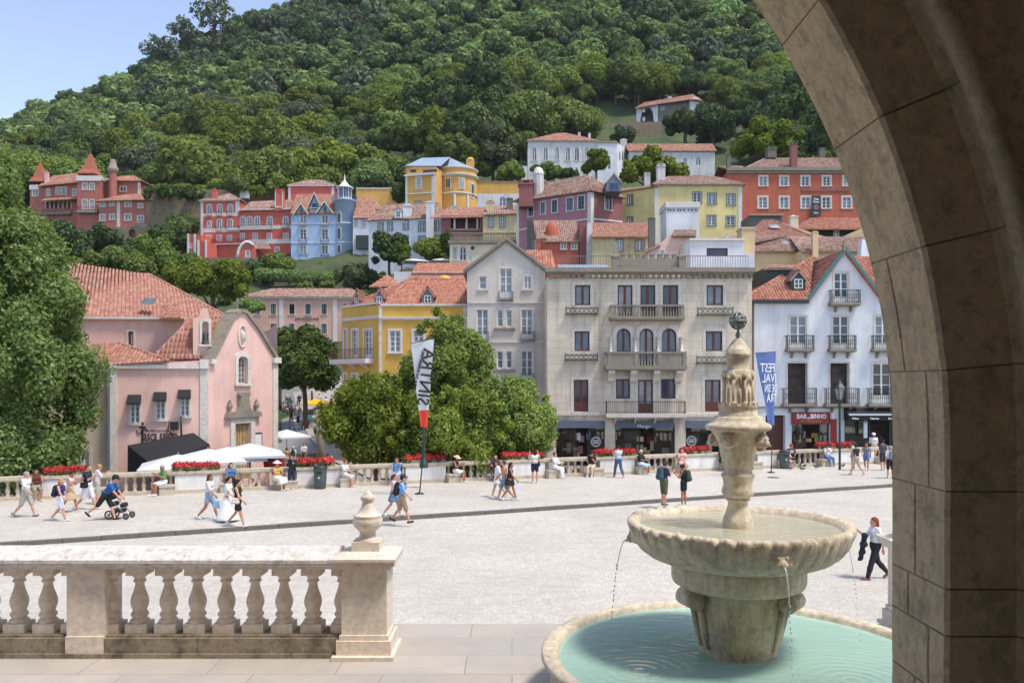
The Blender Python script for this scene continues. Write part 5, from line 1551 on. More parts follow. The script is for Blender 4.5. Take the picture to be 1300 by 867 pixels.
# loggia house
B, pl = simple('faded pink house with open column loggia under mottled roof', 560, 617, 274, 325, 150, 'roseold', 9)
u0, z0, u1, z1 = pl.rect(572, 277, 609, 292.5); pl.holes.append(([(u0, z0), (u1, z0), (u1, z1), (u0, z1)], 2.0)); pl.go()
mb = MB(); pl.slab(mb, u0, u1, z0, z1, -2.0, -1.95); B.add(mb, 'loggia_back', 'brown_wood')
for x in (577, 592.3, 606): u, zz = pl.uv(x, 292.5); mb = MB(); mb.lathe([(.22, 0), (.18, .1), (.17, z1 - z0 - .12), (.25, z1 - z0)], 8, pl.pt(u, z0, -.2)); B.add(mb, 'column', 'stone_white')
pl.band(571, 290.5, 610, 292.5, 'stone_old', .12, 'balcony_edge')
B.slopes([[(546, 277, 149.5), (616, 275.5, 149.5), (620, 263, 156), (570, 263.5, 156)]], 'tile', tw=.42)
# cream shabby house
B, pl = simple('shabby cream house with two shuttered windows left of rose house', 613, 659, 272, 320, 145, 'creamold', 8)
for x0, x1 in ((620.5, 626), (635, 641)): pl.win(x0, 276, x1, 287.5, **dict(FARW, trim='grey_paint'))
pl.go(); B.slopes([[(611, 273, 144.5), (660, 271, 144.5), (660, 261, 150), (618, 262, 150)]], 'tile_old', tw=.42)
B.chimney(618, 627, 254, 270, 146, 'creamold'); B.chimney(643, 651, 250, 268, 147, 'darkgrey', cap='round')
# terrace house with arched window
B = Bldg('house', 'small white house with arched window below a grey balustraded terrace', 'house', 590, 338, 128)
pl = B.plane(571, 128, 655, 128)
pl.win(584, 313, 591.5, 331, arch=True, **dict(FARW, trim='stone_trim')); pl.win(575, 314, 580, 330, **dict(FARW, trim='stone_trim')); pl.win(596, 325, 599, 333, **FARW)
pl.wall([(571, 350), (655, 350), (655, 309), (571, 309)], 'cream', depth=8)
pl.band(569, 306, 656, 309.5, 'stone_old', .5, 'terrace_edge', o0=-6)
u0, z0, u1, z1 = pl.rect(571, 296, 655, 306); mb = MB(); pl.slab(mb, u0, u1, z1 - .16, z1, .05, .3)
for i in range(40): q = pl.pt(u0 + (u1 - u0) * (i + .5) / 40, z0, .17); mb.lathe([(.07, 0), (.1, .35), (.05, .7), (.08, z1 - z0 - .1)], 6, q)
B.add(mb, 'terrace_balustrade', 'stone_old')
q = pl.pt(*pl.uv(600, 315), .03); mb = MB(); mb.lathe([(.3, -.02), (.3, .02)], 10, (0, 0, 0), mat=Matrix.Translation(q) @ Matrix.Rotation(math.pi / 2, 4, 'X')); B.add(mb, 'round_ornament', 'iron')
# yellow-ochre villa with slate roof and a rounded bay
B = Bldg('villa', 'ochre villa with bluish slate roof, white trim and rounded bay', 'villa', 560, 292, 190)
pl = B.plane(515, 191, 553, 189); W = dict(FARW, trim='stone_white', tw=.3, ny=3)
pl.win(529, 226, 534, 239.5, pane='glass_curtain', **W); pl.win(527, 256, 533.5, 264, **dict(W, trim='grey_paint'))
pl.wall([(515, 310), (553, 310), (553, 212), (515, 212)], 'ochre', depth=14)
pl.band(514, 221, 552, 223.5, 'stone_white', .5, 'cornice'); pl.band(515, 245, 553, 246.3, 'stone_white', .15); pl.band(514.8, 223.5, 517.5, 310, 'stone_white', .1, 'corner_strip'); pl.band(548, 223.5, 553, 310, 'stone_white', .1, 'corner_strip')
for x0, x1 in ((521, 528.5), (537, 555)): pl.band(x0, 215.5, x1, 219, 'glass', .03, 'attic_window')
c = P3(580, 290, 197); r = 4.75; mb = MB(); z0, z1 = PZ(310, 195), PZ(213, 193)
mb.lathe([(r, z0), (r, z1)], 40, (c.x, c.y, 0)); B.add(mb, 'bay_wall', 'ochre')
mb = MB(); zc = PZ(222, 193); mb.lathe([(r, zc - .45), (r + .25, zc - .35), (r + .5, zc), (r + .5, zc + .12), (r, zc + .14)], 40, (c.x, c.y, 0)); zc = PZ(246, 193); mb.lathe([(r, zc - .1), (r + .25, zc), (r + .25, zc + .2), (r, zc + .25)], 40, (c.x, c.y, 0)); zc = PZ(213, 193); mb.lathe([(r, zc - .2), (r + .35, zc - .05), (r + .35, zc + .12), (r - .2, zc + .3)], 40, (c.x, c.y, 0)); B.add(mb, 'bay_cornice', 'stone_white')
for x, y0, y1, pane in ((569, 227, 238.5, 'glass'), (586, 227, 239, 'glass_curtain'), (599.5, 232, 248, 'glass')):
	s = math.asin(max(-1, min(1, (PX(x, 192.5) - c.x) / r))); n = Vector((math.sin(s), -math.cos(s))); a = Vector((c.x, c.y)) + n * r; tt = Vector((-n.y, n.x))
	def bx(w, zz0, zz1, o0, o1, nm, mt, par):
		mb = MB(); q = [a + tt * (-w) + n * o0, a + tt * w + n * o0, a + tt * w + n * o1, a + tt * (-w) + n * o1]
		mb.prism([(p.x, p.y, zz0) for p in q], (0, 0, zz1 - zz0)); return B.add(mb, nm, mt, par)
	zz0, zz1 = PZ(y1, 192.5), PZ(y0, 192.5)
	w = bx(.72, zz0 - .25, zz1 + .25, -.2, .10, 'window', 'stone_white', None); bx(.5, zz0, zz1, -.1, .14, 'pane', pane, w); bx(.05, zz0, zz1, .1, .18, 'mullion', 'stone_white', w)
for x in (559.5, 577, 593.5):
	s = math.asin((PX(x, 192.5) - c.x) / r); n = Vector((math.sin(s), -math.cos(s))); a = Vector((c.x, c.y)) + n * r; mb = MB(); mb.lathe([(.32, z0), (.32, PZ(247, 192.5))], 8, (a.x, a.y, 0)); B.add(mb, 'bay_pilaster', 'stone_white')
za = PZ(212, 191)
c4 = [Vector((PX(515, 191), 190.5)), Vector((PX(560, 191), 190.5)), Vector((PX(560, 191), 205)), Vector((PX(515, 191), 205))]
mb = MB(); f = [Vector((*p, za)) for p in c4]; r0 = Vector((PX(535, 197), 198, PZ(200, 197))); r1 = Vector((PX(571, 197), 198, PZ(199, 197)))
for q in ([f[0], f[1], r1, r0], [f[3], f[0], r0], [f[2], f[3], r0, r1]): mb.prism(q, (0, 0, .15))
n = 16; arc = [Vector((c.x + (r + .3) * math.cos(a), c.y + (r + .3) * math.sin(a), PZ(212.5, 193))) for a in np.linspace(-math.pi * .62, math.pi * .35, n)]
for a, b in zip(arc[:-1], arc[1:]): mb.add([a, b, r1], [(0, 1, 2)])
B.add(mb, 'roof', 'slate')
a = P3(597, 203, 196); mb = MB(); mb.box(a.x - .9, a.x + .9, 195.5, 197, a.z - 2.6, a.z); mb.lathe([(.9, -.05), (.7, .4), (0, .7)], 10, (a.x, 196.2, a.z)); B.add(mb, 'attic_gable', 'ochre')
# ochre garden walls either side of the villa
for lab, x0, x1, y0, y1, d in (('long ochre garden wall to the right of the villa', 604, 702, 231.5, 262, 198), ('ochre garden wall with white coping left of the villa', 452, 503, 240, 268, 196)):
	B, pl = simple(lab, x0, x1, y0, y1, d, 'ochre', .6, 'wall', name='garden_wall'); pl.go(); pl.band(x0, y0 - 1.3, x1, y0, 'stone_white' if x0 < 500 else 'stone_old', .15, 'coping', o0=-.7)
B, pl = simple('white low wall with arch below the ochre garden wall', 606, 662, 246, 268, 180, 'whiteold', .6, 'wall', name='garden_wall'); pl.win(634, 250, 642, 262, arch=True, **dict(FARW, trim=None, sill=False)); pl.go()
# white Gothic hall and its wings
B = Bldg('hall', 'white hall with six pointed windows and long low tiled wing', 'hall', 715, 226, 232)
pl = B.plane(670, 232, 758.5, 232)
for x in (678.4, 692.7, 707, 720.9, 732.4, 744.6): pl.win(x - 2.6, 187, x + 2.6, 204, arch='gothic', nx=2, ny=1, fw=.12, tw=.25, proud=.08, trim='stone_white', pane='glass', rec=.2, sill=True)
for x in (722, 732): pl.win(x - 2.2, 213, x + 2.2, 219, arch='gothic', nx=1, ny=1, fw=.12, tw=.2, proud=.08, trim='stone_white', pane='glass', rec=.2)
pl.wall([(670, 238), (758.5, 238), (758.5, 180), (670, 180)], 'whiteold', depth=12)
pl.band(669, 178.6, 759, 180.6, 'stone_white', .3, 'cornice')
B.roof4(back4(pl, 12), PZ(179.5, 232), PZ(169.5, 238), 'x', 9, .5, 'tile', tw=.6)
B.chimney(734, 737, 168, 176, 238, 'whiteold'); B.chimney(747, 750, 169, 178, 236, 'whiteold')
ql = B.plane(758.5, 231.5, 784, 231.5); ql.win(771.5, 206, 775.5, 215, arch='gothic', nx=1, ny=1, fw=.12, tw=.2, trim=None, pane='glass', sill=False); ql.wall([(758.5, 238), (784, 238), (784, 181.5), (758.5, 181.5)], 'white', depth=10); ql.band(758, 180.3, 784.5, 181.8, 'tile_old', .3, 'cornice')
sl = B.plane(784, 231.5, 801.5, 247)
for x in (787, 790.5, 794.5, 798): sl.win(x - .9, 192, x + .9, 204, arch='gothic', nx=1, ny=1, fw=.15, trim=None, sill=False)
sl.wall([(784, 238), (801.5, 230), (801.5, 193), (784, 182)], 'white')
B.chimney(788, 796, 175.5, 190, 240, 'whiteold', cap='round')
wl = B.plane(799, 236, 907.5, 236); wl.win(883.5, 199, 889.5, 210, arch='gothic', nx=2, ny=1, fw=.12, tw=.2, trim='stone_white', sill=False); wl.win(868, 201, 872, 210, **FARW); wl.wall([(799, 232), (907.5, 232), (907.5, 192.5), (799, 192.5)], 'whiteold', depth=9)
B.roof4(back4(wl, 9), PZ(192.5, 236), PZ(182.5, 240), 'x', 0, .5, 'tile', tw=.6)
B = Bldg('arcade', 'white garden arch with railing left of the Gothic hall', 'arcade', 661, 228, 230)
pl = B.plane(652, 230, 669.5, 230); u = pl.rect(655, 214.5, 666, 226); pl.holes.append((pl.out(u[0], u[2], u[1], u[3], True), .6)); pl.wall([(652, 232), (669.5, 232), (669.5, 211), (652, 211)], 'white', depth=.6)
mb = MB(); a = pl.uv(652, 205)[1]; b = pl.uv(652, 211)[1]
for i in range(12): mb.bar(pl.pt(.3 * i + .1, b, -.2), pl.pt(.3 * i + .1, a, -.2), .05)
mb.bar(pl.pt(.1, a, -.2), pl.pt(3.5, a, -.2), .07); B.add(mb, 'railing', 'iron_grey')
# house high on the slope
B = Bldg('house', 'lonely white hillside house with ruined stone middle part, highest up', 'house', 850, 165, 290)
pl = B.plane(808, 292, 835, 290); ql = B.plane(835, 290, 876, 290); sl = B.plane(876, 289, 891, 290)
for y in (138, 149): pl.win(815.5, y, 819, y + 5, **dict(FARW, trim=None)); pl.win(826, 137, 828, 140, **dict(FARW, trim=None, sill=False))
ql.win(838, 133.5, 844.5, 141, **dict(FARW, trim='darkgrey', frame='dark_paint'))
pl.wall([(808, 168), (835, 168), (835, 132), (808, 136.5)], 'white', depth=9); ql.wall([(835, 168), (876, 165), (876, 126), (835, 132)], 'darkgrey', depth=9); sl.wall([(876, 165), (891, 160), (891, 127), (882, 123), (876, 126)], 'whiteold', depth=9)
B.slopes([[(806, 137.5, 290), (836, 132.5, 289), (842, 126.5, 295), (818, 131, 296)], [(834, 132.5, 289), (878, 126.5, 288), (880, 120, 295), (842, 126.5, 295)], [(878, 126.5, 288), (893, 128.5, 289), (880, 120, 295)]], 'tile', tw=.6)
B.chimney(848, 853, 122.5, 130, 294, 'whiteold')
# pale blue mansion with the round lantern tower
B = Bldg('mansion', 'pale blue mansion with round lantern tower and steep gables', 'mansion', 410, 348, 180)
pl = B.plane(369.5, 180, 428, 180)
W = dict(FARW, trim='stone_trim', tw=.24, ny=3)
for y0, y1 in ((273.5, 283), (291.5, 304), (312, 322.5)):
	for x in (385, 412.5): pl.win(x - 3.8, y0, x + 3.8, y1, pane='glass', **W)
for x0, x1 in ((380.5, 386), (408.5, 415)): pl.win(x0, 335.5, x1, 346, **W)
pl.win(394, 336, 400.5, 348, frame='dark_paint', pane='glass', nx=1, ny=1, **dict(trim='stone_trim', tw=.2, sill=False, name='door'))
pl.wall([(369.5, 365), (428, 365), (428, 270), (369.5, 270)], 'blue', depth=13)
for y in (283.5, 308, 329): pl.band(369.5, y, 428, y + .9, 'white', .12)
for y0, y1 in ((283.3, 285.8), (302, 309), (322, 330)):
	for x in (385, 412.5): pl.balcony(x - 5, x + 5, y0, y1 - .6, y1, .6, 'stone_trim', 'blue_paint', n=7, brackets=0)
zE = PZ(270.5, 180)
for x0, x1, ya, y0 in ((373, 392.5, 258.5, 272.5), (401.5, 424, 256, 271), (391, 408.5, 245, 264)):
	a, b = pl.uv(x0, y0), pl.uv(x1, y0); m = (a[0] + b[0]) / 2; zt = pl.uv(x0, ya)[1]
	mb = MB(); mb.prism([pl.pt(a[0] + .4, a[1] - (1.6 if x0 == 391 else 0), .10), pl.pt(b[0] - .4, b[1] - (1.6 if x0 == 391 else 0), .10), pl.pt(b[0] - .4, b[1], .10), pl.pt(m, zt - .3, .10), pl.pt(a[0] + .4, a[1], .10)], (0, 5, 0)); g = B.add(mb, 'gable', 'blue')
	mb = MB()
	for e in (a, b):
		q = [pl.pt(e[0], e[1] - .15, .7), pl.pt(m, zt, .7), pl.pt(m, zt, -5), pl.pt(e[0], e[1] - .15, -5)]
		tile_slope(mb, [q[0], q[3], q[2], q[1]] if e is a else [q[3], q[0], q[1], q[2]], False)
	B.add(mb, 'gable_roof', 'tile', g)
	mb = MB()
	for e in (a, b): mb.prism([pl.pt(e[0], e[1] - .35, .74), pl.pt(m, zt - .3, .74), pl.pt(m, zt + .15, .74), pl.pt(e[0], e[1] + .1, .74)], (0, .12, 0))
	B.add(mb, 'barge_board', 'stone_trim', g)
	mb = MB(); w = .55 if x0 == 391 else .3; zz = zt - (3.0 if x0 == 391 else 1.9); pl.slab(mb, m - w, m + w, zz - .6, zz + .7, .10, .16); ww = B.add(mb, 'gable_window', 'glass', g)
	if x0 == 391: pl.balcony(392.5, 406.5, 260, 264.4, 265, .5, 'stone_trim', 'blue_paint', n=8, brackets=0)
B.slopes([[(369, 271, 179.5), (428, 271, 179.5), (421, 247, 186.5), (376, 247, 186.5)]], 'tile', tw=.45)
c = P3(437.5, 350, 181.5); r = 12.4 / FPX * 181.5; z0, z1 = PZ(365, 181), PZ(257.5, 181)
mb = MB(); mb.lathe([(r, z0), (r, z1), (r + .25, z1 + .05), (r + .6, z1 + .25), (r + .6, z1 + .5)], 32, (c.x, c.y, 0)); tw_ = B.add(mb, 'tower', 'blue')
mb = MB()
for y in (283.5, 308, 329): zz = PZ(y, 180); mb.lathe([(r, zz - .15), (r + .1, zz - .05), (r + .1, zz + .08), (r, zz + .1)], 32, (c.x, c.y, 0))
B.add(mb, 'tower_band', 'white', tw_)
mb = MB()
for i in range(28): a = i * 2 * math.pi / 28; mb.bar((c.x + (r + .5) * math.cos(a), c.y + (r + .5) * math.sin(a), z1 + .5), (c.x + (r + .5) * math.cos(a), c.y + (r + .5) * math.sin(a), z1 + 1.45), .07)
mb.tube([(c.x + (r + .5) * math.cos(a), c.y + (r + .5) * math.sin(a), z1 + 1.45) for a in np.linspace(0, 2 * math.pi, 29)], .06, 5, caps=False); B.add(mb, 'gallery_railing', 'blue_paint', tw_)
zl0, zl1 = z1 + .5, PZ(238.5, 181); rl = 8.6 / FPX * 181.5
mb = MB(); mb.lathe([(rl - .12, zl0), (rl - .12, zl1)], 8, (c.x, c.y, 0), smooth=False); B.add(mb, 'lantern_glass', 'glass_blue', tw_)
mb = MB()
for i in range(8): a = i * math.pi / 4; mb.bar((c.x + rl * math.cos(a), c.y + rl * math.sin(a), zl0), (c.x + rl * math.cos(a), c.y + rl * math.sin(a), zl1), .16); a += math.pi / 8; mb.bar((c.x + rl * .93 * math.cos(a), c.y + rl * .93 * math.sin(a), zl0), (c.x + rl * .93 * math.cos(a), c.y + rl * .93 * math.sin(a), zl1), .07)
mb.lathe([(rl, zl0 + .0), (rl + .08, zl0 + .1), (rl + .08, zl0 + .5), (rl, zl0 + .55)], 8, (c.x, c.y, 0), smooth=False); B.add(mb, 'lantern_frame', 'white_paint', tw_)
zt = PZ(230, 181); mb = MB(); mb.lathe([(rl + .5, zl1 - .05), (rl + .55, zl1 + .08), (rl * .75, zl1 + .55), (rl * .38, zt - .25), (.18, zt + .25), (.12, zt + .9), (.05, PZ(220.5, 181))], 16, (c.x, c.y, 0)); B.add(mb, 'lantern_roof', 'white_paint', tw_)
for x, y0, y1 in ((430, 270, 282), (430, 289.5, 302.5), (430, 311, 320), (428.8, 339, 348)):
	s = math.asin((PX(x, 179) - c.x) / r); n = Vector((math.sin(s), -math.cos(s))); a = Vector((c.x, c.y)) + n * r; tt = Vector((-n.y, n.x))
	for w, o, nm, mt, e in ((.52, .06, 'window', 'stone_trim', .2), (.32, .10, 'pane', 'glass', 0)):
		q = [a - tt * w - n * .3, a + tt * w - n * .3, a + tt * w + n * o, a - tt * w + n * o]; mb = MB(); mb.prism([(p.x, p.y, PZ(y1, 179) - e) for p in q], (0, 0, PZ(y0, 179) - PZ(y1, 179) + 2 * e)); B.add(mb, nm, mt, tw_)
# white service wing at its right
B, pl = simple('white wing house with hipped roofs right of the lantern tower', 448, 474, 275, 345, 177, 'white', 10)
pl.win(450.5, 277, 453.5, 287, **FARW); pl.win(459.5, 279, 464, 288, **FARW); pl.win(460, 322, 464.5, 333, **FARW); pl.go()
B.slopes([[(448, 277, 176.5), (482, 277, 176.5), (474, 263, 182), (452, 263, 182)]], 'tile', tw=.45)
mb = MB(); u0, z0, u1, z1 = pl.rect(453, 300, 472, 317); pl.slab(mb, u0, u1, z0, z1, .05, 1.2); B.add(mb, 'awning', 'green_paint')
B, pl = simple('white upper house with small red roof above the white wing', 455, 482, 265, 290, 184, 'white', 8); pl.go(); B.slopes([[(450, 266, 183.5), (486, 266, 183.5), (474, 252, 189), (456, 252, 189)]], 'tile', tw=.45)
# coral mansion
B = Bldg('mansion', 'coral-red mansion with white bands, arched windows and long iron balcony', 'mansion', 310, 330, 186)
pl = B.plane(255, 187, 304, 186); ql = B.plane(304, 186.2, 372, 185)
W = dict(FARW, trim='stone_white', tw=.2, ny=3, fw=.08)
for x in (265.8, 279, 292.5): pl.win(x - 2.7, 260, x + 2.7, 271.5, arch=True, pane='glass_light', **W)
pl.win(263.5, 281, 268, 288, arch=True, pane='glass_light', **W)
for x in (278.5, 292): pl.win(x - 2.7, 278.7, x + 2.7, 291, arch=True, pane='glass_light', **W)
for x in (265, 278, 291.5): pl.win(x - 2.3, 299, x + 2.3, 305, pane='glass_light', **W)
for x in (308, 316.8, 326.5, 342.5, 362.5): ql.win(x - 2.8, 275.5, x + 2.8, 288.5, arch=True, pane='glass_light', **W)
for x in (307.5, 324, 342, 363): ql.win(x - 2.4, 297, x + 2.4, 303.5, pane='glass_light', **W)
ql.win(349.5, 314.5, 354, 319.5, pane='glass', **W)
pl.wall([(255, 345), (304, 345), (304, 255.5), (255, 255.5)], 'coral', depth=12); ql.wall([(304, 345), (372, 345), (372, 266.5), (304, 267.5)], 'coral', depth=12)
for p, a, b, y0, y1 in ((pl, 255, 302, 270.5, 275), (pl, 255, 304, 289.5, 295), (ql, 304, 371, 286.5, 291), (ql, 312, 372, 304, 309.5)): p.band(a, y0, b, y1, 'stone_white', .05)
pl.band(255, 256, 258, 330, 'stone_white', .09, 'corner_strip'); pl.band(299, 256, 304, 270, 'stone_white', .09, 'corner_strip')
pl.band(254, 254, 305, 256, 'stone_white', .4, 'cornice'); ql.band(303, 265.5, 370, 267.5, 'stone_white', .4, 'cornice')
for p, x0, x1, yr, yb in ((pl, 262, 269.5, 269, 274), (pl, 275.5, 282.5, 269, 274), (pl, 289, 296, 269, 274), (pl, 275, 282, 288.5, 293.5), (pl, 288, 304, 288, 293), (ql, 304, 346, 286.5, 292), (ql, 358, 367, 285, 289.5), (pl, 268, 304, 304.5, 311), (ql, 304, 315, 303.5, 310)): p.balcony(x0, x1, yr, yb - .8, yb, .8, 'stone_white', 'iron', brackets=0)
B.roof4([pl.A, pl.E, pl.E + Vector((0, 13)), pl.A + Vector((0, 13))], PZ(255, 186.5), PZ(245, 192), 'x', 5.5, .5, 'tile_old', tw=.5)
B.slopes([[(304, 267.5, 185.5), (370, 266, 184.5), (371, 254, 192), (318, 256, 192)]], 'tile_old', tw=.5)
B.chimney(269, 274.8, 239.5, 254, 188, 'coral', cap='round'); B.chimney(349, 359, 240, 268, 184.8, 'coral', cap='slab')
mb = MB(); ww = .18; a = P3(349, 243, 184.7); b = P3(359, 262, 184.7)
for x in (a.x, b.x - ww): mb.box(x, x + ww, 184.7, 184.79, b.z, a.z)
mb.box(a.x, b.x, 184.7, 184.79, b.z - .3, b.z); B.add(mb, 'chimney_trim', 'stone_white')
# porch with curved front
cq = B.plane(300, 181, 325, 181); w0 = cq.rect(301.5, 307.5, 324, 329)
cq.win(312.5, 319, 316.5, 327, **W); cq.wall([(302, 335), (324, 335), (324, 315), (321, 310.5), (316, 307.5), (311, 307.5), (306, 311), (303, 317), (302, 323)], 'coral', depth=4, name='porch')
pts = [cq.pt(*cq.uv(x, y), .06) for x, y in ((301, 329), (302, 322), (304, 316), (307.5, 310.5), (312, 307.4), (317, 308), (322, 312))]
MB().tube(pts, .35, 6).build('porch_edge', 'stone_white', B.root, B.o)
cq.band(331, 321, 335, 327.5, 'dark_paint', .0, 'door', o0=-.1)
B.slopes([[(322, 316, 181), (345, 316, 183), (340, 309.5, 185), (318, 308, 184)]], 'tile_old', tw=.5, name='porch_roof')
bk = B.plane(345, 190, 371, 190)
B2, pl = simple('coral back wing of the mansion rising behind the blue gables', 366, 424, 236.5, 290, 194, 'coral', 8)
pl.win(382, 251, 387, 262, arch=True, pane='glass_light', **W); pl.win(373, 256, 378, 262, arch=True, pane='glass_light', **W); pl.go(); pl.band(366, 238, 369, 290, 'stone_white', .1, 'corner_strip'); pl.band(421, 238, 424, 290, 'stone_white', .1, 'corner_strip'); pl.band(365, 235.2, 425, 237, 'stone_white', .4, 'cornice')
B2.roof4(back4(pl, 8), PZ(236, 194), PZ(229, 198), 'x', 4, .4, 'tile_old', tw=.5)
B3 = Bldg('outbuilding', 'small coral lean-to wings with white buttresses beside the mansion', 'outbuilding', 247, 326, 182)
q = B3.plane(238, 183, 262, 182); q.win(241, 310, 243.5, 315, **FARW); q.wall([(238, 340), (262, 340), (262, 307), (255, 306), (255, 298), (238, 298)], 'coral', depth=5)
for x in (238, 246.5, 251, 260.5): q.band(x, 297 if x < 250 else 305, x + 2.2, 340, 'stone_white', .2, 'buttress')
# towered chalet at the left
B = Bldg('chalet', 'brick-pink turreted chalet with red spires on a rocky terrace', 'chalet', 110, 305, 214)
pl = B.plane(38, 216, 99, 214); W = dict(FARW, trim='stone_trim', tw=.22, ny=2)
for x0, x1 in ((41.5, 48), (59.5, 63), (92.5, 96.5)): pl.win(x0, 240.5, x1, 249, **W)
for x in (73, 77.7, 82.2): pl.win(x - 1.7, 238, x + 1.7, 247, arch=True, **W)
for i in range(6): x = 60.5 + i * 5.5; pl.win(x - 2, 255.5, x + 2, 265, arch=True, nx=1, ny=1, **dict(W, rec=1.2, frame='stone_trim', sill=False) if 0 else dict(trim='stone_trim', tw=.22, fw=.1, proud=.05, rec=1.0, frame='stone_trim', sill=False))
pl.wall([(38, 300), (99, 300), (99, 231.5), (38, 236)], 'chalet', depth=12)
pl.band(37.5, 235, 48.5, 241, 'stone_white', .12); 
pl.balcony(53, 92, 265.5, 270.5, 273, 1.0, 'stone_old', 'stone_old', n=24, brackets=6)
B.slopes([[(48, 236.5, 214.5), (100, 231.5, 213), (98, 220.5, 220), (68, 225, 221)], [(51, 255, 212.5), (98, 252.5, 212), (98, 250.5, 214), (58, 252.5, 215)]], 'tile', tw=.6)
# square tower with its spire
tp = B.plane(98, 211, 128, 211)
for x in (107.6, 116.6): tp.win(x - 2.5, 233, x + 2.5, 241, pane='glass_light', **W); tp.win(x - 2.6, 254, x + 2.6, 265.5, pane='glass_light', **W)
tp.wall([(98, 300), (128, 300), (128, 228.5), (98, 228.5)], 'chalet', depth=6, name='tower'); tp.band(98, 223.5, 128, 230, 'stone_white', .3, 'tower_frieze', o0=-6)
tp.balcony(100, 126, 263, 268, 271, 1.1, 'stone_old', 'iron', brackets=3)
def spire(x, y0, y1, w, d, nm='spire'):
	a = P3(x, y0, d); mb = MB(); r = w / 2 / FPX * d; h = P3(x, y1, d).z - a.z
	mb.lathe([(r * 1.12, -.15), (r * 1.1, .0), (r * .72, h * .2), (r * .3, h * .66), (0, h)], 4 if nm == 'spire' else 10, a, ph=math.pi / 4, smooth=False); o = B.add(mb, nm, 'spire')
	MB().lathe([(.1, 0), (.06, .5), (.12, .7), (0, 1.2)], 6, a + Vector((0, 0, h - .3))).build('finial', 'stone_old', o, B.o)
spire(115, 222, 193.5, 29, 214, 'spire'); spire(51.5, 232, 204, 25, 218, 'spire')
B.chimney(56.5, 60.5, 218, 233, 216, 'pink')
c = P3(143.5, 252, 212); r = 4.6 / FPX * 212; mb = MB(); hh = P3(143, 220, 212).z - c.z
mb.lathe([(r, -6), (r, hh)], 16, c); B.add(mb, 'turret', 'chalet'); mb = MB(); mb.lathe([(r, hh - .1), (r * 1.4, hh + .5), (r * 1.45, hh + 1.3), (r * 1.1, hh + 1.5), (r * .8, hh + 2.9), (r * .75, hh + 3.4), (0, hh + 3.6)], 12, c); B.add(mb, 'turret_cap', 'stone_old')
# right-hand blocks
up = B.plane(128, 214, 178.5, 214); up.win(152.5, 237.5, 160, 243, **W); up.wall([(128, 300), (178.5, 300), (178.5, 230), (128, 230)], 'chalet', depth=9)
up.band(175, 231, 178.5, 252, 'stone_trim', .1, 'corner_strip')
B.roof4(back4(up, 9), PZ(230.5, 214), PZ(223, 218), 'x', 4.5, .7, 'tile', tw=.6)
lo = B.plane(126, 209, 192, 207.5)
for x0, x1, y0, y1 in ((127.5, 133, 257, 262.5), (139.5, 144.5, 256, 261), (159, 166, 257, 262.5), (175.5, 181, 259, 264), (127, 133, 273, 280), (139.5, 145, 272.5, 279), (158.5, 166, 272.5, 280), (175, 182, 274.5, 283)): lo.win(x0, y0, x1, y1, pane='glass_light', **W)
lo.wall([(126, 300), (192, 300), (192, 254.5), (126, 254.5)], 'chalet', depth=8); lo.band(148.5, 256, 152.5, 300, 'stone_trim', .06, 'corner_strip'); lo.band(188.5, 256, 192, 300, 'stone_trim', .06, 'corner_strip')
B.roof4(back4(lo, 8), PZ(255, 208), PZ(247, 212), 'x', 5, .7, 'tile', tw=.6)
lo.balcony(173, 191, 282, 286, 288.5, 1.2, 'stone_old', 'stone_old', brackets=2)
bs = B.plane(134, 207.3, 190, 206); u = [bs.rect(163, 291, 172, 306), bs.rect(136, 289, 141, 296)]
for q in u: bs.holes.append((bs.out(q[0], q[2], q[1], q[3], True), 1.5))
bs.wall([(134, 320), (190, 320), (190, 287), (134, 289)], 'rock_wall', depth=4, name='rock_base')
# retaining walls of the slope
for lab, x0, x1, y0, y1, d, mt in (('tall rough retaining wall with ivy between chalet and coral mansion', 186, 262, 246, 292, 207, 'rock_wall'), ('dark retaining wall overgrown at the top behind the coral mansion', 258, 376, 241, 262, 208, 'rock_wall'), ('grey retaining wall behind the blue mansion', 376, 462, 236, 262, 208, 'rock_wall'), ('stone garden wall with hedge under the blue mansion', 335, 470, 349, 372, 160, 'stone_old'), ('low stone wall under the coral mansion terrace', 240, 345, 327, 340, 172, 'rock_wall'), ('rough grey terrace wall under the lonely hillside house', 786, 840, 155, 164, 284, 'rock_wall')):
	B, pl = simple(lab, x0, x1, y0, y1, d, mt, 1.0, 'wall', name='retaining_wall'); pl.go()
# small white monument on the wall above the coral mansion
B = Bldg('monument', 'small white wall shrine above the coral mansion roof', 'shrine', 311, 246, 205); mb = MB(); q = P3(311, 247, 205); mb.box(q.x - 1.2, q.x + .9, 204.6, 205.8, q.z - 1, q.z + 1.2); mb.box(q.x + .3, q.x + .9, 204.6, 205.4, q.z + 1.2, q.z + 2.6); B.add(mb, 'body', 'white')
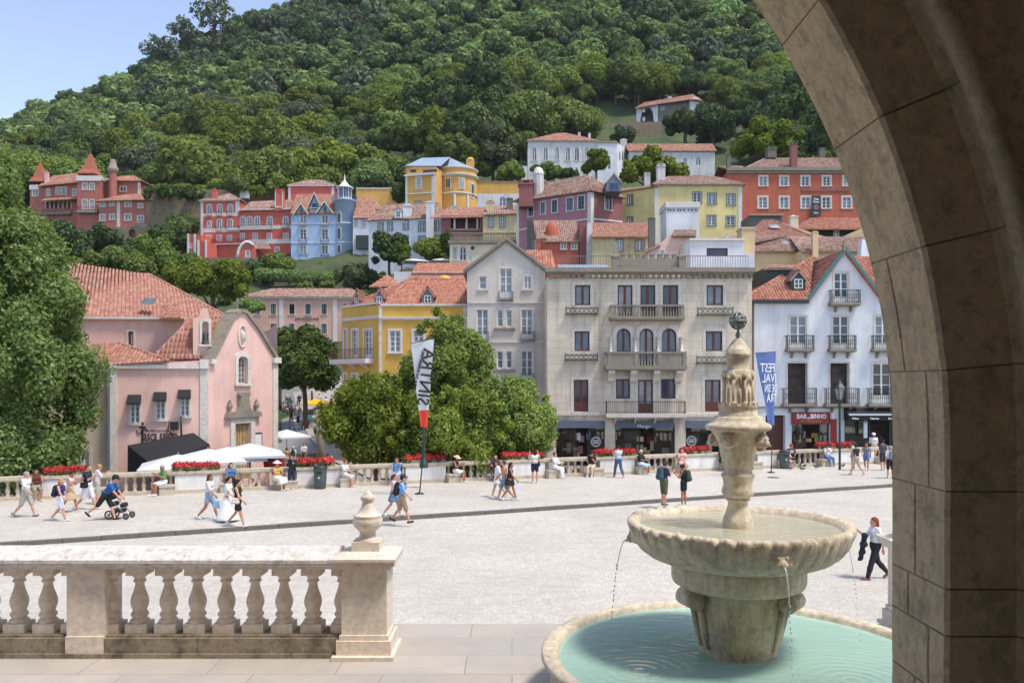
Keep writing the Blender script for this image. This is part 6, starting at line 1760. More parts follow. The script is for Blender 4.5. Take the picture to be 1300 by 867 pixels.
# ------------------------------------------------------------------ parapet between square and lower street
_pa, _pb = Vector(PAR_A[:2]), Vector(PAR_B[:2]); _pt = (_pb - _pa).normalized(); _pn = Vector((_pt.y, -_pt.x))
def par_s(px):
	r = Vector(((px - CX) / FPX, 1.0)); y = _pn.dot(_pa) / _pn.dot(r)
	return (r * y - _pa).dot(_pt)
def par(px, o=0.0, z=0.0):
	q = _pa + _pt * par_s(px) + _pn * o
	return Vector((q.x, q.y, z))
RZP = math.atan2(_pt.y, _pt.x)
PANELS = [(53, 118), (222, 279), (377, 430), (515, 566), (640, 692), (762, 806), (868, 913), (962, 986), (1048, 1110)]
def parapet():
	o = par(565)
	t = thing('parapet', 'long pale balustraded parapet with white panels along the far pavement', 'parapet', o)
	T = Matrix.Translation((_pa.x, _pa.y, 0)) @ Matrix.Rotation(RZP, 4, 'Z')
	s0, s1 = par_s(-150), par_s(1250)
	mb = MB(); x = s0; k = 0
	while x < s1:
		b = min(x + 1.7 + .3 * (k % 3), s1)
		mb.box(x + .004, b - .004, -.06, .42, .86, 1.0, mat=T); mb.box(x + .004, b - .004, -.02, .38, .80, .86, mat=T); x = b; k += 1
	mb.build('coping', 'parapet', t, o)
	mb = MB(); mb.box(s0, s1, -.03, .39, -1.7, .16, mat=T); mb.build('plinth', 'parapet', t, o)
	ed = [(-150, -90)] + PANELS + [(1180, 1250)]
	for a, b in ed:
		a, b = par_s(a), par_s(b); mb = MB(); mb.box(a, b, .0, .36, .16, .80, mat=T); mb.build('panel', 'parapet_white', t, o)
	for (p, a), (b, q) in zip(ed[:-1], ed[1:]):
		a, b = par_s(a), par_s(b)
		for u in (a + .02, b - .62):
			mb = MB(); mb.box(u, u + .60, -.48, -.032, 0, .36, mat=T); mb.box(u - .02, u + .62, -.52, -.03, .36, .44, mat=T); mb.build('bench', 'parapet', t, o)
		n = max(2, int((b - a) / .36))
		for i in range(n):
			c = T @ Vector((a + (b - a) * (i + .5) / n, .18, 0)); mb = MB()
			mb.lathe([(.10, .16), (.10, .20), (.06, .23), (.095, .34), (.10, .42), (.06, .58), (.05, .64), (.075, .68), (.06, .72), (.10, .76), (.10, .80)], 10, c)
			mb.build('baluster', 'parapet', t, o)
parapet()
# red flower boxes on the parapet
def blooms(L, w, h, n, seed, leafm='leaf_dark', pm='petal'):
	rg = np.random.default_rng(seed)
	k = max(3, int(L / .22))
	lum = [((i + .5) / k * L - L / 2 + rg.normal() * .03, rg.normal() * .04, h * .42 + rg.normal() * .02, w * rg.uniform(.8, 1.15)) for i in range(k)]
	V, F = foliage_arrays(lum, n, .045, seed, core=.8, jitter=1.2, shell=(.9, 1.15), flat=.15)
	V2, F2 = foliage_arrays([(a, b, c - .10, r * .96) for a, b, c, r in lum], n // 2, .06, seed + 1, core=.9, jitter=1.0, shell=(.9, 1.12), flat=.2)
	return fast_mesh('blossoms', V, F, pm), fast_mesh('leaves', V2, F2, leafm)
FL = [(57, 106, 'on the first white panel behind the walking group'), (223, 276, 'beside the white parasols'), (377, 425, 'right of the litter bin on the lane side'), (516, 538, 'left of the double lantern post'), (541, 566, 'right of the double lantern post'), (640, 690, 'under the plane tree edge, left of the photographing woman'), (757, 808, 'behind the man in a grey shirt'), (866, 904, 'left of the fountain tower'), (958, 972, 'under the blue flag'), (1040, 1062, 'in front of the red bar sign'), (1066, 1086, 'right of the street lantern')]
for i, (a, b, w) in enumerate(FL):
	L = abs(par_s(b) - par_s(a)); c = par((a + b) / 2, -.18, 1.0)
	t = thing('flower_box', 'low trough of red flowers ' + w, 'flower box', c, RZP, 'red flower boxes on the parapet')
	mb = MB(); mb.box(-L / 2, L / 2, -.16, .16, .003, .14); mb.build('trough', 'stone_old', t)
	p, l = blooms(L, .22, .5, int(420 * L), 40 + i); link('blossoms', p, t); link('leaves', l, t)
t = thing('flower_pot', 'pot of yellow flowers at the foot of the chapel door', 'flower pot', P3(341, 597, 43))
MB().lathe([(.2, 0), (.28, .5), (.3, .55), (.24, .5)], 14).build('pot', 'sign_red', t); p, l = blooms(.5, .26, .5, 260, 77, 'leaf_bright', 'petal_yellow')
for q, nm in ((p, 'blossoms'), (l, 'leaves')): link(nm, q, t, (0, 0, .6))
# litter bins
def bin_(px, o, label):
	t = thing('litter_bin', label, 'litter bin', par(px, o, 0), 0, 'litter bins at the parapet')
	MB().lathe([(.24, .02), (.27, .06), (.29, .5), (.30, .86), (.31, .88), (.31, .95)], 24).build('body', 'bin_green', t)
	MB().lathe([(.31, .951), (.33, .97), (.32, 1.02), (.2, 1.09), (0, 1.1)], 24).build('lid', 'dark_paint', t)
	mb = MB(); mb.box(-.13, .13, -.315, -.27, .72, .82); mb.build('opening', 'letter_black', t); mb = MB(); mb.box(-.03, .03, -.305, -.28, .5, .58); mb.build('badge', 'letter_white', t)
bin_(405, .45, 'grey-green litter bin standing right of the woman in black'); bin_(989, .5, 'grey-green litter bin behind the fountain under the blue flag')
# flags
def flag(label, base, top, pts, red, lines, col, sz, mir):
	"""feather flag: pole, cloth with its letters seen from the back"""
	t = thing('flag', label, 'flag', base)
	MB().tube([base, base.lerp(top, .5), top], [.03, .022, .016], 8).build('pole', 'dark_paint', t, base)
	MB().lathe([(.22, 0), (.2, .04), (.05, .08)], 14, base).build('foot', 'dark_paint', t, base)
	TL, TR, BR, BL = pts
	def sheet(f0, f1, nm, mt):
		mb = MB(); n = 16; V = []; F = []
		for i in range(n + 1):
			f = f0 + (f1 - f0) * i / n
			for j in range(9):
				g = j / 8; p = TL.lerp(BL, f).lerp(TR.lerp(BR, f), g); p = p + Vector((0, .07 * math.sin(g * 5 + f * 7) * (1 - g) , 0)); V.append(p)
		for i in range(n):
			for j in range(8): F.append((i * 9 + j, (i + 1) * 9 + j, (i + 1) * 9 + j + 1, i * 9 + j + 1))
		mb.add(V, F, smooth=True); return mb.build(nm, mt, t, base)
	sheet(0, red, 'cloth', col)
	if red < 1: sheet(red, 1, 'red_end', 'flag_red')
	MB().tube([TL, TR], .014, 6).build('top_rod', 'dark_paint', t, base)
	for (txt, g, f, rot, s, sq) in lines:
		p = TL.lerp(BL, f).lerp(TR.lerp(BR, f), g) + Vector((0, -.09, 0)); a = math.radians(rot)
		x = Vector((math.cos(a), 0, math.sin(a))); z = Vector((-math.sin(a), 0, math.cos(a)))
		lettering(txt, s, mir, t, p, x, z, base, bold=.008, squash=sq, mirror=True, depth=.01)
	return t
d = 36.3; b = on_plane(532.5, 627)
flag('white feather flag with mirrored black lettering and red lower end', b, P3(551.5, 429, d), [P3(521.5, 436, d), P3(551, 430, d), P3(542.6, 543, d), P3(534.2, 542, d)], .80, [('SINTRA', .66, .42, -97, .74, 1.0), ('CAPITAL DO ROMANTISMO', .24, .34, -104, .17, .9)], 'white_cloth', 1, 'letter_black')
d = 43.5; b = on_plane(979, 600)
flag('blue feather flag with mirrored white festival lettering behind the fountain tower', b, P3(984.5, 446, d), [P3(959, 448, d), P3(984, 446.5, d), P3(983, 540, d), P3(975.5, 539, d)], 1.0, [('FEST', .54, .22, 0, .66, .58), ('IVAL', .60, .36, 0, .66, .56), ('DE SIN', .66, .50, 0, .60, .36), ('TRA', .70, .63, 0, .62, .44)], 'flag_blue', 1, 'letter_white')
# street lanterns
def lantern(t, c, s=1.0):
	fr = MB(); fr.lathe([(.13 * s, 0), (.24 * s, .50 * s)], 6, c, smooth=False); gl = fr.build('lamp_glass', 'glass_curtain', t, t.location)
	mb = MB()
	for i in range(6):
		a = i * math.pi / 3; mb.bar(c + Vector((.135 * s * math.cos(a), .135 * s * math.sin(a), 0)), c + Vector((.245 * s * math.cos(a), .245 * s * math.sin(a), .5 * s)), .03 * s)
	mb.lathe([(.28 * s, .50 * s), (.27 * s, .54 * s), (.12 * s, .74 * s), (.10 * s, .80 * s), (.05 * s, .84 * s), (.03 * s, .95 * s), (0, .97 * s)], 6, c, smooth=False); mb.lathe([(.05 * s, -.2 * s), (.15 * s, -.02 * s), (.14 * s, .01 * s)], 6, c, smooth=False)
	mb.build('lamp_cage', 'iron_green', t, t.location)
def lamp(label, x, y, zb, ztop, arms=0, s=1.0, group='street lanterns'):
	b = Vector((x, y, zb)); t = thing('street_lantern', label, 'street lamp', b, 0, group)
	MB().lathe([(.2, 0), (.2, .25), (.12, .32), (.11, .8), (.14, .85), (.07, .95), (.06, ztop - zb - .2), (.09, ztop - zb - .12), (.05, ztop - zb)], 12, b).build('post', 'iron_green', t, b)
	lantern(t, Vector((x, y, ztop + .18 * s)), s)
	if arms:
		mb = MB(); mb.tube([(x - arms, y, ztop + .05), (x - arms, y, ztop - .1), (x, y, ztop - .45), (x + arms, y, ztop - .1), (x + arms, y, ztop + .05)], .03, 7); mb.build('arm', 'iron_green', t, b)
q = P3(1066, 510, 47.5); lamp('tall green street lantern in front of the white bar house', q.x, q.y, -1.6, q.z - .1, s=1.25)
q = P3(538, 514, 39.3); lamp('dark green lantern post standing behind the white feather flag', q.x, q.y, 0.95, q.z - .1, s=1.05)
q = P3(368, 520, 80); lamp('distant street lantern under the dark tree in the lane', q.x, q.y, -.8, q.z, s=1.1)
# parasols by the chapel
def parasol(label, px, py, d, half, rz, mat, zg, group):
	c = P3(px, py, d); b = Vector((c.x, c.y, zg)); t = thing('parasol', label, 'parasol', b, rz, group); H = c.z - zg
	mb = MB(); n = 8; q = [(half * (1 if i in (0, 1, 7) else (-1 if i in (3, 4, 5) else 0)), half * (1 if i in (1, 2, 3) else (-1 if i in (5, 6, 7) else 0))) for i in range(8)]
	V = [(0, 0, H)] + [(x * .5, y * .5, H - .26) for x, y in q] + [(x, y, H - .54 - (.03 if i % 2 == 0 else 0)) for i, (x, y) in enumerate(q)] + [(x, y, H - .68) for x, y in q]
	F = [(0, 1 + i, 1 + (i + 1) % 8) for i in range(8)] + [(1 + i, 9 + i, 9 + (i + 1) % 8, 1 + (i + 1) % 8) for i in range(8)] + [(9 + i, 17 + i, 17 + (i + 1) % 8, 9 + (i + 1) % 8) for i in range(8)]
	mb.add(V, F); mb.build('canopy', mat, t)
	MB().tube([(0, 0, 0), (0, 0, H + .1)], .03, 8).build('pole', 'iron_grey', t); mb = MB(); mb.box(-.35, .35, -.35, .35, 0, .08); mb.build('base', 'darkgrey', t)
	for i in range(8): MB().bar((0, 0, H - .06), (q[i][0], q[i][1], H - .58), .025).build('rib', 'iron_grey', t)
for k, (px, py, d, rz) in enumerate(((226, 576.5, 40.0, .35), (264, 569.5, 41.2, .4), (290, 567, 43.2, .45), (317, 562.5, 43.6, .35))):
	parasol(['lowest white square parasol left of the red flowers', 'second white parasol from the left, under the black awning edge', 'white parasol overlapped between two others by the chapel', 'largest white parasol, rightmost one below the chapel door'][k], px, py, d, 1.7, rz, 'white_cloth', -1.6, 'white parasols by the chapel')
for k, (px, py, d, h) in enumerate(((402, 506, 92, 1.7), (440, 503, 90, 1.6), (447, 496, 95, 1.6))): parasol(['yellow cafe parasol in the shade of the dark tree', 'yellow cafe parasol close to the yellow house corner', 'yellow cafe parasol highest up the lane'][k], px, py, d, h, .2, 'yellow_cloth', ground(PX(px, d), d), 'yellow cafe parasols')
for k, (px, py, d) in enumerate(((527, 328.5, 140), (562, 328, 132))): parasol(['cream parasol on the slope terrace left of its twin', 'cream parasol on the slope terrace beside the arched window'][k], px, py, d, 2.0, .3, 'white_cloth', PZ(345, d), 'cream parasols on the slope')
parasol('grey-white parasol tilted over the lane behind the chapel corner', 364, 545, 68, 1.4, .8, 'white_cloth', -1.6, None)
t = thing('awning', 'red plastic bin box at the chapel corner', 'box', P3(353, 588, 49)); t.name = 'street_box'; t['category'] = 'box'
mb = MB(); mb.box(-.3, .3, -.3, .3, -.6, .5); mb.box(-.33, .33, -.33, .33, .5, .58); mb.build('body', 'sign_red', t)
t = thing('manhole_cover', 'round grey manhole cover set in the pavement right of the fountain tower', 'manhole cover', on_plane(982, 606, .004)); MB().lathe([(.32, 0), (.32, .008), (.0, .008)], 24).build('lid', 'kerbstone', t)
# pigeons on the pavement
def pigeon():
	t = thing('pigeon', 'dark pigeon pecking on the pavement right of the fountain', 'pigeon', (0, 0, 0), 0, 'pigeons on the pavement')
	mb = MB(); mb.tube([(-.19, 0, .10), (-.10, 0, .125), (0, 0, .13), (.07, 0, .15), (.10, 0, .20), (.125, 0, .235), (.15, 0, .24)], [.012, .04, .065, .06, .036, .032, .012], 10); mb.tube([(.15, 0, .238), (.178, 0, .228)], [.008, .002], 5)
	for y in (-.025, .025): mb.tube([(0, y, .09), (.005, y, .01), (.035, y, .004)], .006, 5)
	mb.build('body', 'pigeon_grey', t); return t
M['pigeon_grey'] = plain('pigeon_grey', rgb(62, 62, 70), 0.6, var=.4, vscale=30)
pg = pigeon()
for i, (x, y, a) in enumerate(((1003, 597, 3.3), (1018, 597.5, 2.8), (1021, 594, 0.4), (1036, 595, 3.0), (1070, 593.5, .3), (1016, 593, 1.2))):
	o = pg if i == 0 else copy_tree(pg); o.location = on_plane(x, y, .004); o.rotation_euler = (0, 0, a)
# ------------------------------------------------------------------ trees of the town
def tr(name, label, px, ytop, ybot, d, wpx, leafm, n, size, seed, lumps=26, lr=None, zg=None, bark='bark', group=None, low=-.55, trunk=True, cat='tree', core=.8, jitter=.75):
	x = PX(px, d); zt, zb = PZ(ytop, d), PZ(ybot, d); zg = ground(x, d) if zg is None else zg
	rx = wpx * d / FPX / 2; rz = (zt - zb) / 2; zc = (zt + zb) / 2 - zg; lr = lr or (.36 if lumps < 40 else .25) * min(rx, rz)
	L = dome_lumps(seed, rx * .84, rz * .84, lumps, lr, zc, low)
	tk = trunk_mb(max(.6, zc - rz * .3), max(.06, rx * .075), seed, 5, rx * .5, zc + rz * .3) if trunk else None
	return tree(name, label, (x, d, zg), L, n, size, leafm, tk, bark, seed, group, cat, core=core if lumps < 40 else .62, jitter=jitter, **({} if lumps < 40 else dict(shell=(.62, 1.3))))
def left_tree():
	rg = np.random.default_rng(31); d = 38.5; x0 = PX(-22, d); L = []
	ys = [200, 250, 300, 340, 400, 430, 480, 530, 570, 612]; ed = [0, 42, 70, 88, 104, 120, 116, 110, 100, 88]
	for i in range(120):
		y = rg.uniform(205, 606); R1 = (np.interp(y, ys, ed) + 22) * d / FPX; r = rg.uniform(.55, 1.15); a = rg.uniform(-math.pi, math.pi)
		k = max(0.15, R1 - r * rg.uniform(.8, 1.5)); L.append((k * math.cos(a), k * math.sin(a), PZ(y, d) + 1.6, r))
	for y in (260, 330, 410, 490, 560): L.append((0, 0, PZ(y, d) + 1.6, .5 * (np.interp(y, ys, ed) + 22) * d / FPX))
	tree('plane_tree', 'tall leafy plane tree filling the left edge of the view', (x0, d, -1.6), L, 100000, .105, 'leaf_left', trunk_mb(6, .42, 11, 6, 3.0, 11), 'bark_plane', 11, core=.62, jitter=1.0, shell=(.6, 1.3))
left_tree()
tr('plane_tree', 'bushy plane tree left of the white feather flag', 476, 476, 606, 45.5, 140, 'leaf_plane', 30000, .095, 12, 60, None, -1.6, 'bark_plane', 'plane trees along the parapet', low=-.8)
tr('plane_tree', 'tallest plane tree behind the white flag in front of grey house', 566, 396, 560, 47.5, 116, 'leaf_plane', 34000, .095, 13, 64, None, -1.6, 'bark_plane', 'plane trees along the parapet', low=-.8)
tr('plane_tree', 'low plane tree right behind the double lantern post', 572, 492, 606, 44.6, 160, 'leaf_plane', 28000, .095, 14, 60, None, -1.6, 'bark_plane', 'plane trees along the parapet', low=-.8)
tr('plane_tree', 'rounded plane tree reaching the beige house, rightmost of the row', 644, 482, 606, 46, 124, 'leaf_plane', 30000, .095, 15, 60, None, -1.6, 'bark_plane', 'plane trees along the parapet', low=-.8)
MB().tube([P3(408, 594, 50), P3(406, 560, 50), P3(404, 520, 50)], [.26, .2, .16], 10).build('tree_stump', 'bark_plane')
tag(bpy.data.objects['tree_stump'], 'bare pale plane trunk standing in the lane left of the trees', 'tree')
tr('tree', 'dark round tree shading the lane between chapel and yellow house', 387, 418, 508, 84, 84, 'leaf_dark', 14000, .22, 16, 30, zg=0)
tr('tree', 'small dark tree behind the chapel gable in front of the hotel', 356, 412, 462, 96, 46, 'leaf_dark', 5000, .22, 17, 18)
for i, (px, a, b, d, w, m, lab) in enumerate((
	(150, 318, 372, 112, 130, 'leaf_hill', 'wide green tree right of the left plane tree above the chapel roof'), (190, 305, 365, 118, 100, 'leaf_bright', 'light green tree between chapel roof and chalet rocks'),
	(270, 328, 392, 104, 92, 'leaf_hill', 'rounded green tree directly above the chapel gable'), (225, 335, 385, 108, 80, 'leaf_hill', 'green tree left of the rounded one behind the chapel roof'),
	(320, 380, 402, 100, 34, 'leaf_bright', 'small bright bush at the hotel corner by the chapel gable'), (100, 280, 340, 150, 120, 'leaf_dark', 'dark broad tree below the chalet arcade'),
	(50, 278, 335, 160, 84, 'leaf_dark', 'dark tree under the left end of the chalet'), (215, 282, 322, 185, 64, 'leaf_dark', 'ivy covered tree at the foot of the rough retaining wall'), (160, 300, 338, 165, 60, 'leaf_hill', 'tree in front of the rocky base of the chalet'),
	(352, 322, 362, 165, 44, 'leaf_hill', 'green bush left below the coral porch'), (335, 328, 356, 166, 34, 'leaf_dark', 'dark bush under the coral mansion porch'), (312, 330, 356, 168, 40, 'leaf_grey', 'greyish bush below the coral mansion terrace wall'), (240, 322, 350, 164, 40, 'leaf_hill', 'bush left of the coral mansion terrace'),
	(404, 335, 352, 172, 30, 'leaf_hill', 'bush at the blue mansion door'), (494, 290, 345, 148, 48, 'leaf_dark', 'dark dense tree in front of the white row house'), (510, 302, 345, 147, 22, 'leaf_hill', 'slim green tree right of the dark one by the white row'),
	(545, 303, 336, 143, 46, 'leaf_hill', 'round green tree under the white chimney breast'), (567, 292, 330, 140, 20, 'leaf_dark', 'narrow ivy tree at the loggia house corner'), (455, 335, 372, 150, 60, 'leaf_grey', 'scrubby bush right under the lantern tower'),
	(473, 203, 258, 203, 58, 'leaf_bright', 'bright pruned tree above the lantern tower'), (408, 224, 246, 203, 40, 'leaf_bright', 'bright clipped bush on the wall behind the blue gables'), (352, 224, 250, 203, 34, 'leaf_bright', 'clipped bush above the coral chimney'), (325, 236, 252, 203, 24, 'leaf_bright', 'small round bush on the retaining wall behind the coral roof'), (300, 224, 246, 204, 36, 'leaf_hill', 'bush on the wall above the coral left roof'),
	(506, 232, 268, 196, 24, 'leaf_dark', 'dark cypress-like tree left of the ochre villa'), (626, 158, 232, 208, 58, 'leaf_grey', 'tall airy tree right of the ochre villa'), (566, 168, 206, 208, 60, 'leaf_hill', 'rounded tree behind the slate roof of the villa'), (605, 190, 230, 206, 44, 'leaf_hill', 'tree between the villa and the airy tall tree'), (648, 206, 236, 204, 40, 'leaf_bright', 'light bush left of the white garden arch'),
	(692, 208, 232, 210, 42, 'leaf_hill', 'shrub under the pointed windows, left one'), (722, 214, 234, 206, 30, 'leaf_dark', 'low shrub under the pointed windows, right one'), (757, 186, 226, 214, 34, 'leaf_hill', 'climbing tree at the corner of the Gothic hall'),
	(828, 196, 246, 140, 92, 'leaf_hill', 'broad tree behind the lemon house chimneys'), (975, 156, 206, 165, 104, 'leaf_bright', 'bright light-green tree above the brick-red house'), (1060, 190, 214, 160, 60, 'leaf_bright', 'light green treetop right behind the brick-red roof'),
	(206, 235, 256, 205.5, 52, 'leaf_hill', 'shrub growing on top of the rough retaining wall, left one'), (240, 237, 258, 205.5, 44, 'leaf_dark', 'shrub growing on top of the rough retaining wall, right one'), (232, 270, 306, 204, 40, 'leaf_hill', 'ivy mass hanging at the right foot of the rough retaining wall'),
	(206, 42, 84, 432, 46, 'leaf_grey', 'airy eucalyptus on the left skyline, lowest of three'), (238, 22, 66, 436, 52, 'leaf_grey', 'airy eucalyptus on the left skyline, middle one'), (272, -2, 48, 440, 60, 'leaf_grey', 'airy eucalyptus on the left skyline, highest one'),
	(793, 160, 184, 268, 34, 'leaf_grey', 'grey scrub on the slope under the lonely house'), (870, 140, 176, 262, 60, 'leaf_dark', 'dark bush in front of the lonely house ruin'), (905, 132, 190, 262, 60, 'leaf_dark', 'dark tree right of the lonely hillside house'))):
	tr('tree' if b - a > 32 else 'shrub', lab, px, a, b, d, w, m, int(1500 + w * 55) if 'euca' not in lab else 900, max(.16, d * .0022), 100 + i, 22 if 'euca' not in lab else 14, trunk=b - a > 26, cat='tree' if b - a > 32 else 'shrub', core=.84 if 'euca' not in lab else 0)
# clipped hedge on the wall under the blue mansion
t = thing('hedge', 'long clipped hedge on the garden wall under the blue mansion', 'hedge', P3(390, 360, 158)); V, F = foliage_arrays([(PX(330 + i * 5.2, 158) - t.location.x, 0, (4.2 - i * .115) * .42, 1.05) for i in range(24)], 9000, .3, 5, core=.9); link('leaves', fast_mesh('leaves', V, F, 'leaf_bright'), t)
# ------------------------------------------------------------------ the wooded hill
def hill_crowns():
	kinds = []
	for i, (mt, n, fl, low, lr) in enumerate((('leaf_hill', 7000, .18, -.25, .40), ('leaf_hill', 7000, .22, -.2, .34), ('leaf_dark', 7000, .1, -.3, .38), ('leaf_bright', 6500, .2, -.2, .42), ('leaf_grey', 5000, .1, -.3, .34), ('leaf_dark', 7000, 0, -.6, .3))):
		sh = (1, .78) if i < 5 else (.62, 1.35)
		L = dome_lumps(200 + i, sh[0] * .72, sh[1] * .72, 30, lr * sh[0] * .8, .9 if i < 5 else 1.35, low)
		V, F = foliage_arrays(L, n, .05, 300 + i, core=.82, flat=fl, jitter=.55, up=.5)
		V2, F2 = foliage_arrays(L, 900, .125, 400 + i, core=.86, flat=fl, jitter=.5, up=.6)
		kinds.append((fast_mesh('crown', V, F, mt), V2, F2, mt))
	return kinds
def forest():
	K = hill_crowns(); rg = np.random.default_rng(21)
	trunk = trunk_mb(.9, .05, 3, 4, .4, 1.1).mesh('trunk', 'bark')
	# nothing may grow in front of these (photo measures, depth of what stands there)
	EX = [(20, 190, 196, 300, 236), (186, 246, 262, 300, 207), (255, 238, 480, 330, 208), (450, 236, 505, 270, 200), (512, 200, 604, 300, 206), (604, 228, 705, 300, 200), (668, 168, 910, 240, 246), (784, 118, 893, 178, 302), (652, 205, 672, 230, 232)]
	S = []; d = 206.0
	while d < 600:
		sp = 12.5 if d < 275 else 10.0 if d < 330 else 8.8; x = PX(-90, d)
		while x < PX(1170, d):
			xx = x + rg.uniform(-.4, .4) * sp; dd = d + rg.uniform(-.4, .4) * sp; px = CX + xx / dd * FPX; z = ground(xx, dd)
			r = (rg.uniform(6.5, 13.0) if d < 275 else rg.uniform(5.0, 10.5) if d < 330 else rg.uniform(4.2, 9.4))
			yt = HY - (z + 1.7 * r + 2 - CH) / dd * FPX; yb = HY - (z - CH) / dd * FPX; w = r / dd * FPX
			ok = not any(dd < e[4] + 4 and px + w > e[0] and px - w < e[2] and yt < e[3] and yb + 3 > e[1] for e in EX) and yt > -140
			if ok and 640 < px < 800 and 262 < dd < 285 and rg.random() < .5: ok = False
			if ok: S.append((dd, xx, z, r, px, yt))
			x += sp
		d += sp * .86
	S.sort(); near = S[:290]; far = S[290:]
	def kind(px, y, dd):
		u = rg.random()
		if 520 < px < 780 and dd < 300: return 5 if u < .45 else (2 if u < .85 else 0)
		if px > 900 and dd < 300: return 2 if u < .7 else 5
		if 170 < px < 480 and y < 70 and dd > 380: return 4 if u < .55 else 2
		return 0 if u < .33 else 1 if u < .62 else 3 if u < .76 else 2 if u < .93 else 4
	words = {0: 'rounded mid-green woodland tree', 1: 'spreading mid-green woodland tree', 2: 'dark evergreen woodland tree', 3: 'bright green woodland tree', 4: 'grey-green thin woodland tree', 5: 'tall dark conifer'}
	first = {}
	for dd, x, z, r, px, yt in near:
		k = kind(px, yt, dd)
		if k not in first:
			t = thing('woodland_tree' if k < 5 else 'conifer', words[k] + ' on the lower wooded hillside', 'tree', (0, 0, 0), 0, 'woodland trees on the hill'); link('crown', K[k][0], t); link('trunk', trunk, t); first[k] = t
		else: t = copy_tree(first[k])
		t.location = (x, dd, z); t.rotation_euler = (0, 0, rg.uniform(0, 6.28)); s = r * (1.1 if k == 5 else 1); t.scale = (s, s, s * rg.uniform(.9, 1.15))
	acc = {}
	for dd, x, z, r, px, yt in far:
		k = kind(px, yt, dd); V, F = K[k][1], K[k][2]; a = rg.uniform(0, 6.28); c, s = math.cos(a), math.sin(a)
		W = np.empty_like(V); W[:, 0] = (V[:, 0] * c - V[:, 1] * s) * r + x; W[:, 1] = (V[:, 0] * s + V[:, 1] * c) * r + dd; W[:, 2] = V[:, 2] * r * rg.uniform(.9, 1.2) + z
		key = (k, int(rg.integers(0, 3))); L = acc.setdefault(key, [[], [], 0]); L[0].append(W); L[1].append(F + L[2]); L[2] += len(W)
	Vs, Fs, Ms, base, mats = [], [], [], 0, []
	for key, (vs, fs, n) in acc.items():
		mt = M[K[key[0]][3]].copy(); v = .8 + .34 * key[1]
		for nd in mt.node_tree.nodes:
			if nd.type == 'HUE_SAT':
				for l in list(nd.inputs['Value'].links): mt.node_tree.links.remove(l)
				nd.inputs['Value'].default_value = v
		mats.append(mt)
		Vs.append(np.vstack(vs)); f = np.vstack(fs); Fs.append(f + base); base += n; Ms.append(np.full(len(f), len(mats) - 1, np.int32))
	me = fast_mesh('forest', np.vstack(Vs), np.vstack(Fs), mats[0]); 
	for m_ in mats[1:]: me.materials.append(m_)
	me.polygons.foreach_set('material_index', np.concatenate(Ms)); me.update()
	tag(link('forest', me), 'dense woodland covering the upper hillside up to the skyline', 'forest', kind='stuff')
	V0, F0 = K[1][1], K[1][2]; vs = []; fs = []; n = 0
	EX2 = EX + [(255, 236, 480, 338, 180), (468, 250, 662, 340, 160), (655, 210, 795, 330, 126), (785, 205, 945, 310, 126), (920, 180, 1130, 300, 132), (300, 360, 465, 460, 141), (126, 245, 192, 308, 208)]
	for i in range(1500):
		px = rg.uniform(-60, 1120); dd = rg.uniform(88, 215); x = PX(px, dd); z = ground(x, dd); r = rg.uniform(.7, 1.9)
		yt = HY - (z + 1.7 * r - CH) / dd * FPX; yb = HY - (z - CH) / dd * FPX; w = r / dd * FPX
		if any(dd < e[4] + 2 and px + w > e[0] and px - w < e[2] and yt < e[3] and yb > e[1] for e in EX2) or 345 < px < 450 and dd < 105: continue
		vs.append(V0 * r + np.array([x, dd, z - .5 * r])); fs.append(F0 + n); n += len(V0)
	tag(link('undergrowth', fast_mesh('undergrowth', np.vstack(vs), np.vstack(fs), 'leaf_hill')), 'low bushes covering the open slope between the houses', 'bushes', kind='stuff')
	print('forest', len(near), len(far), len(vs))
forest()
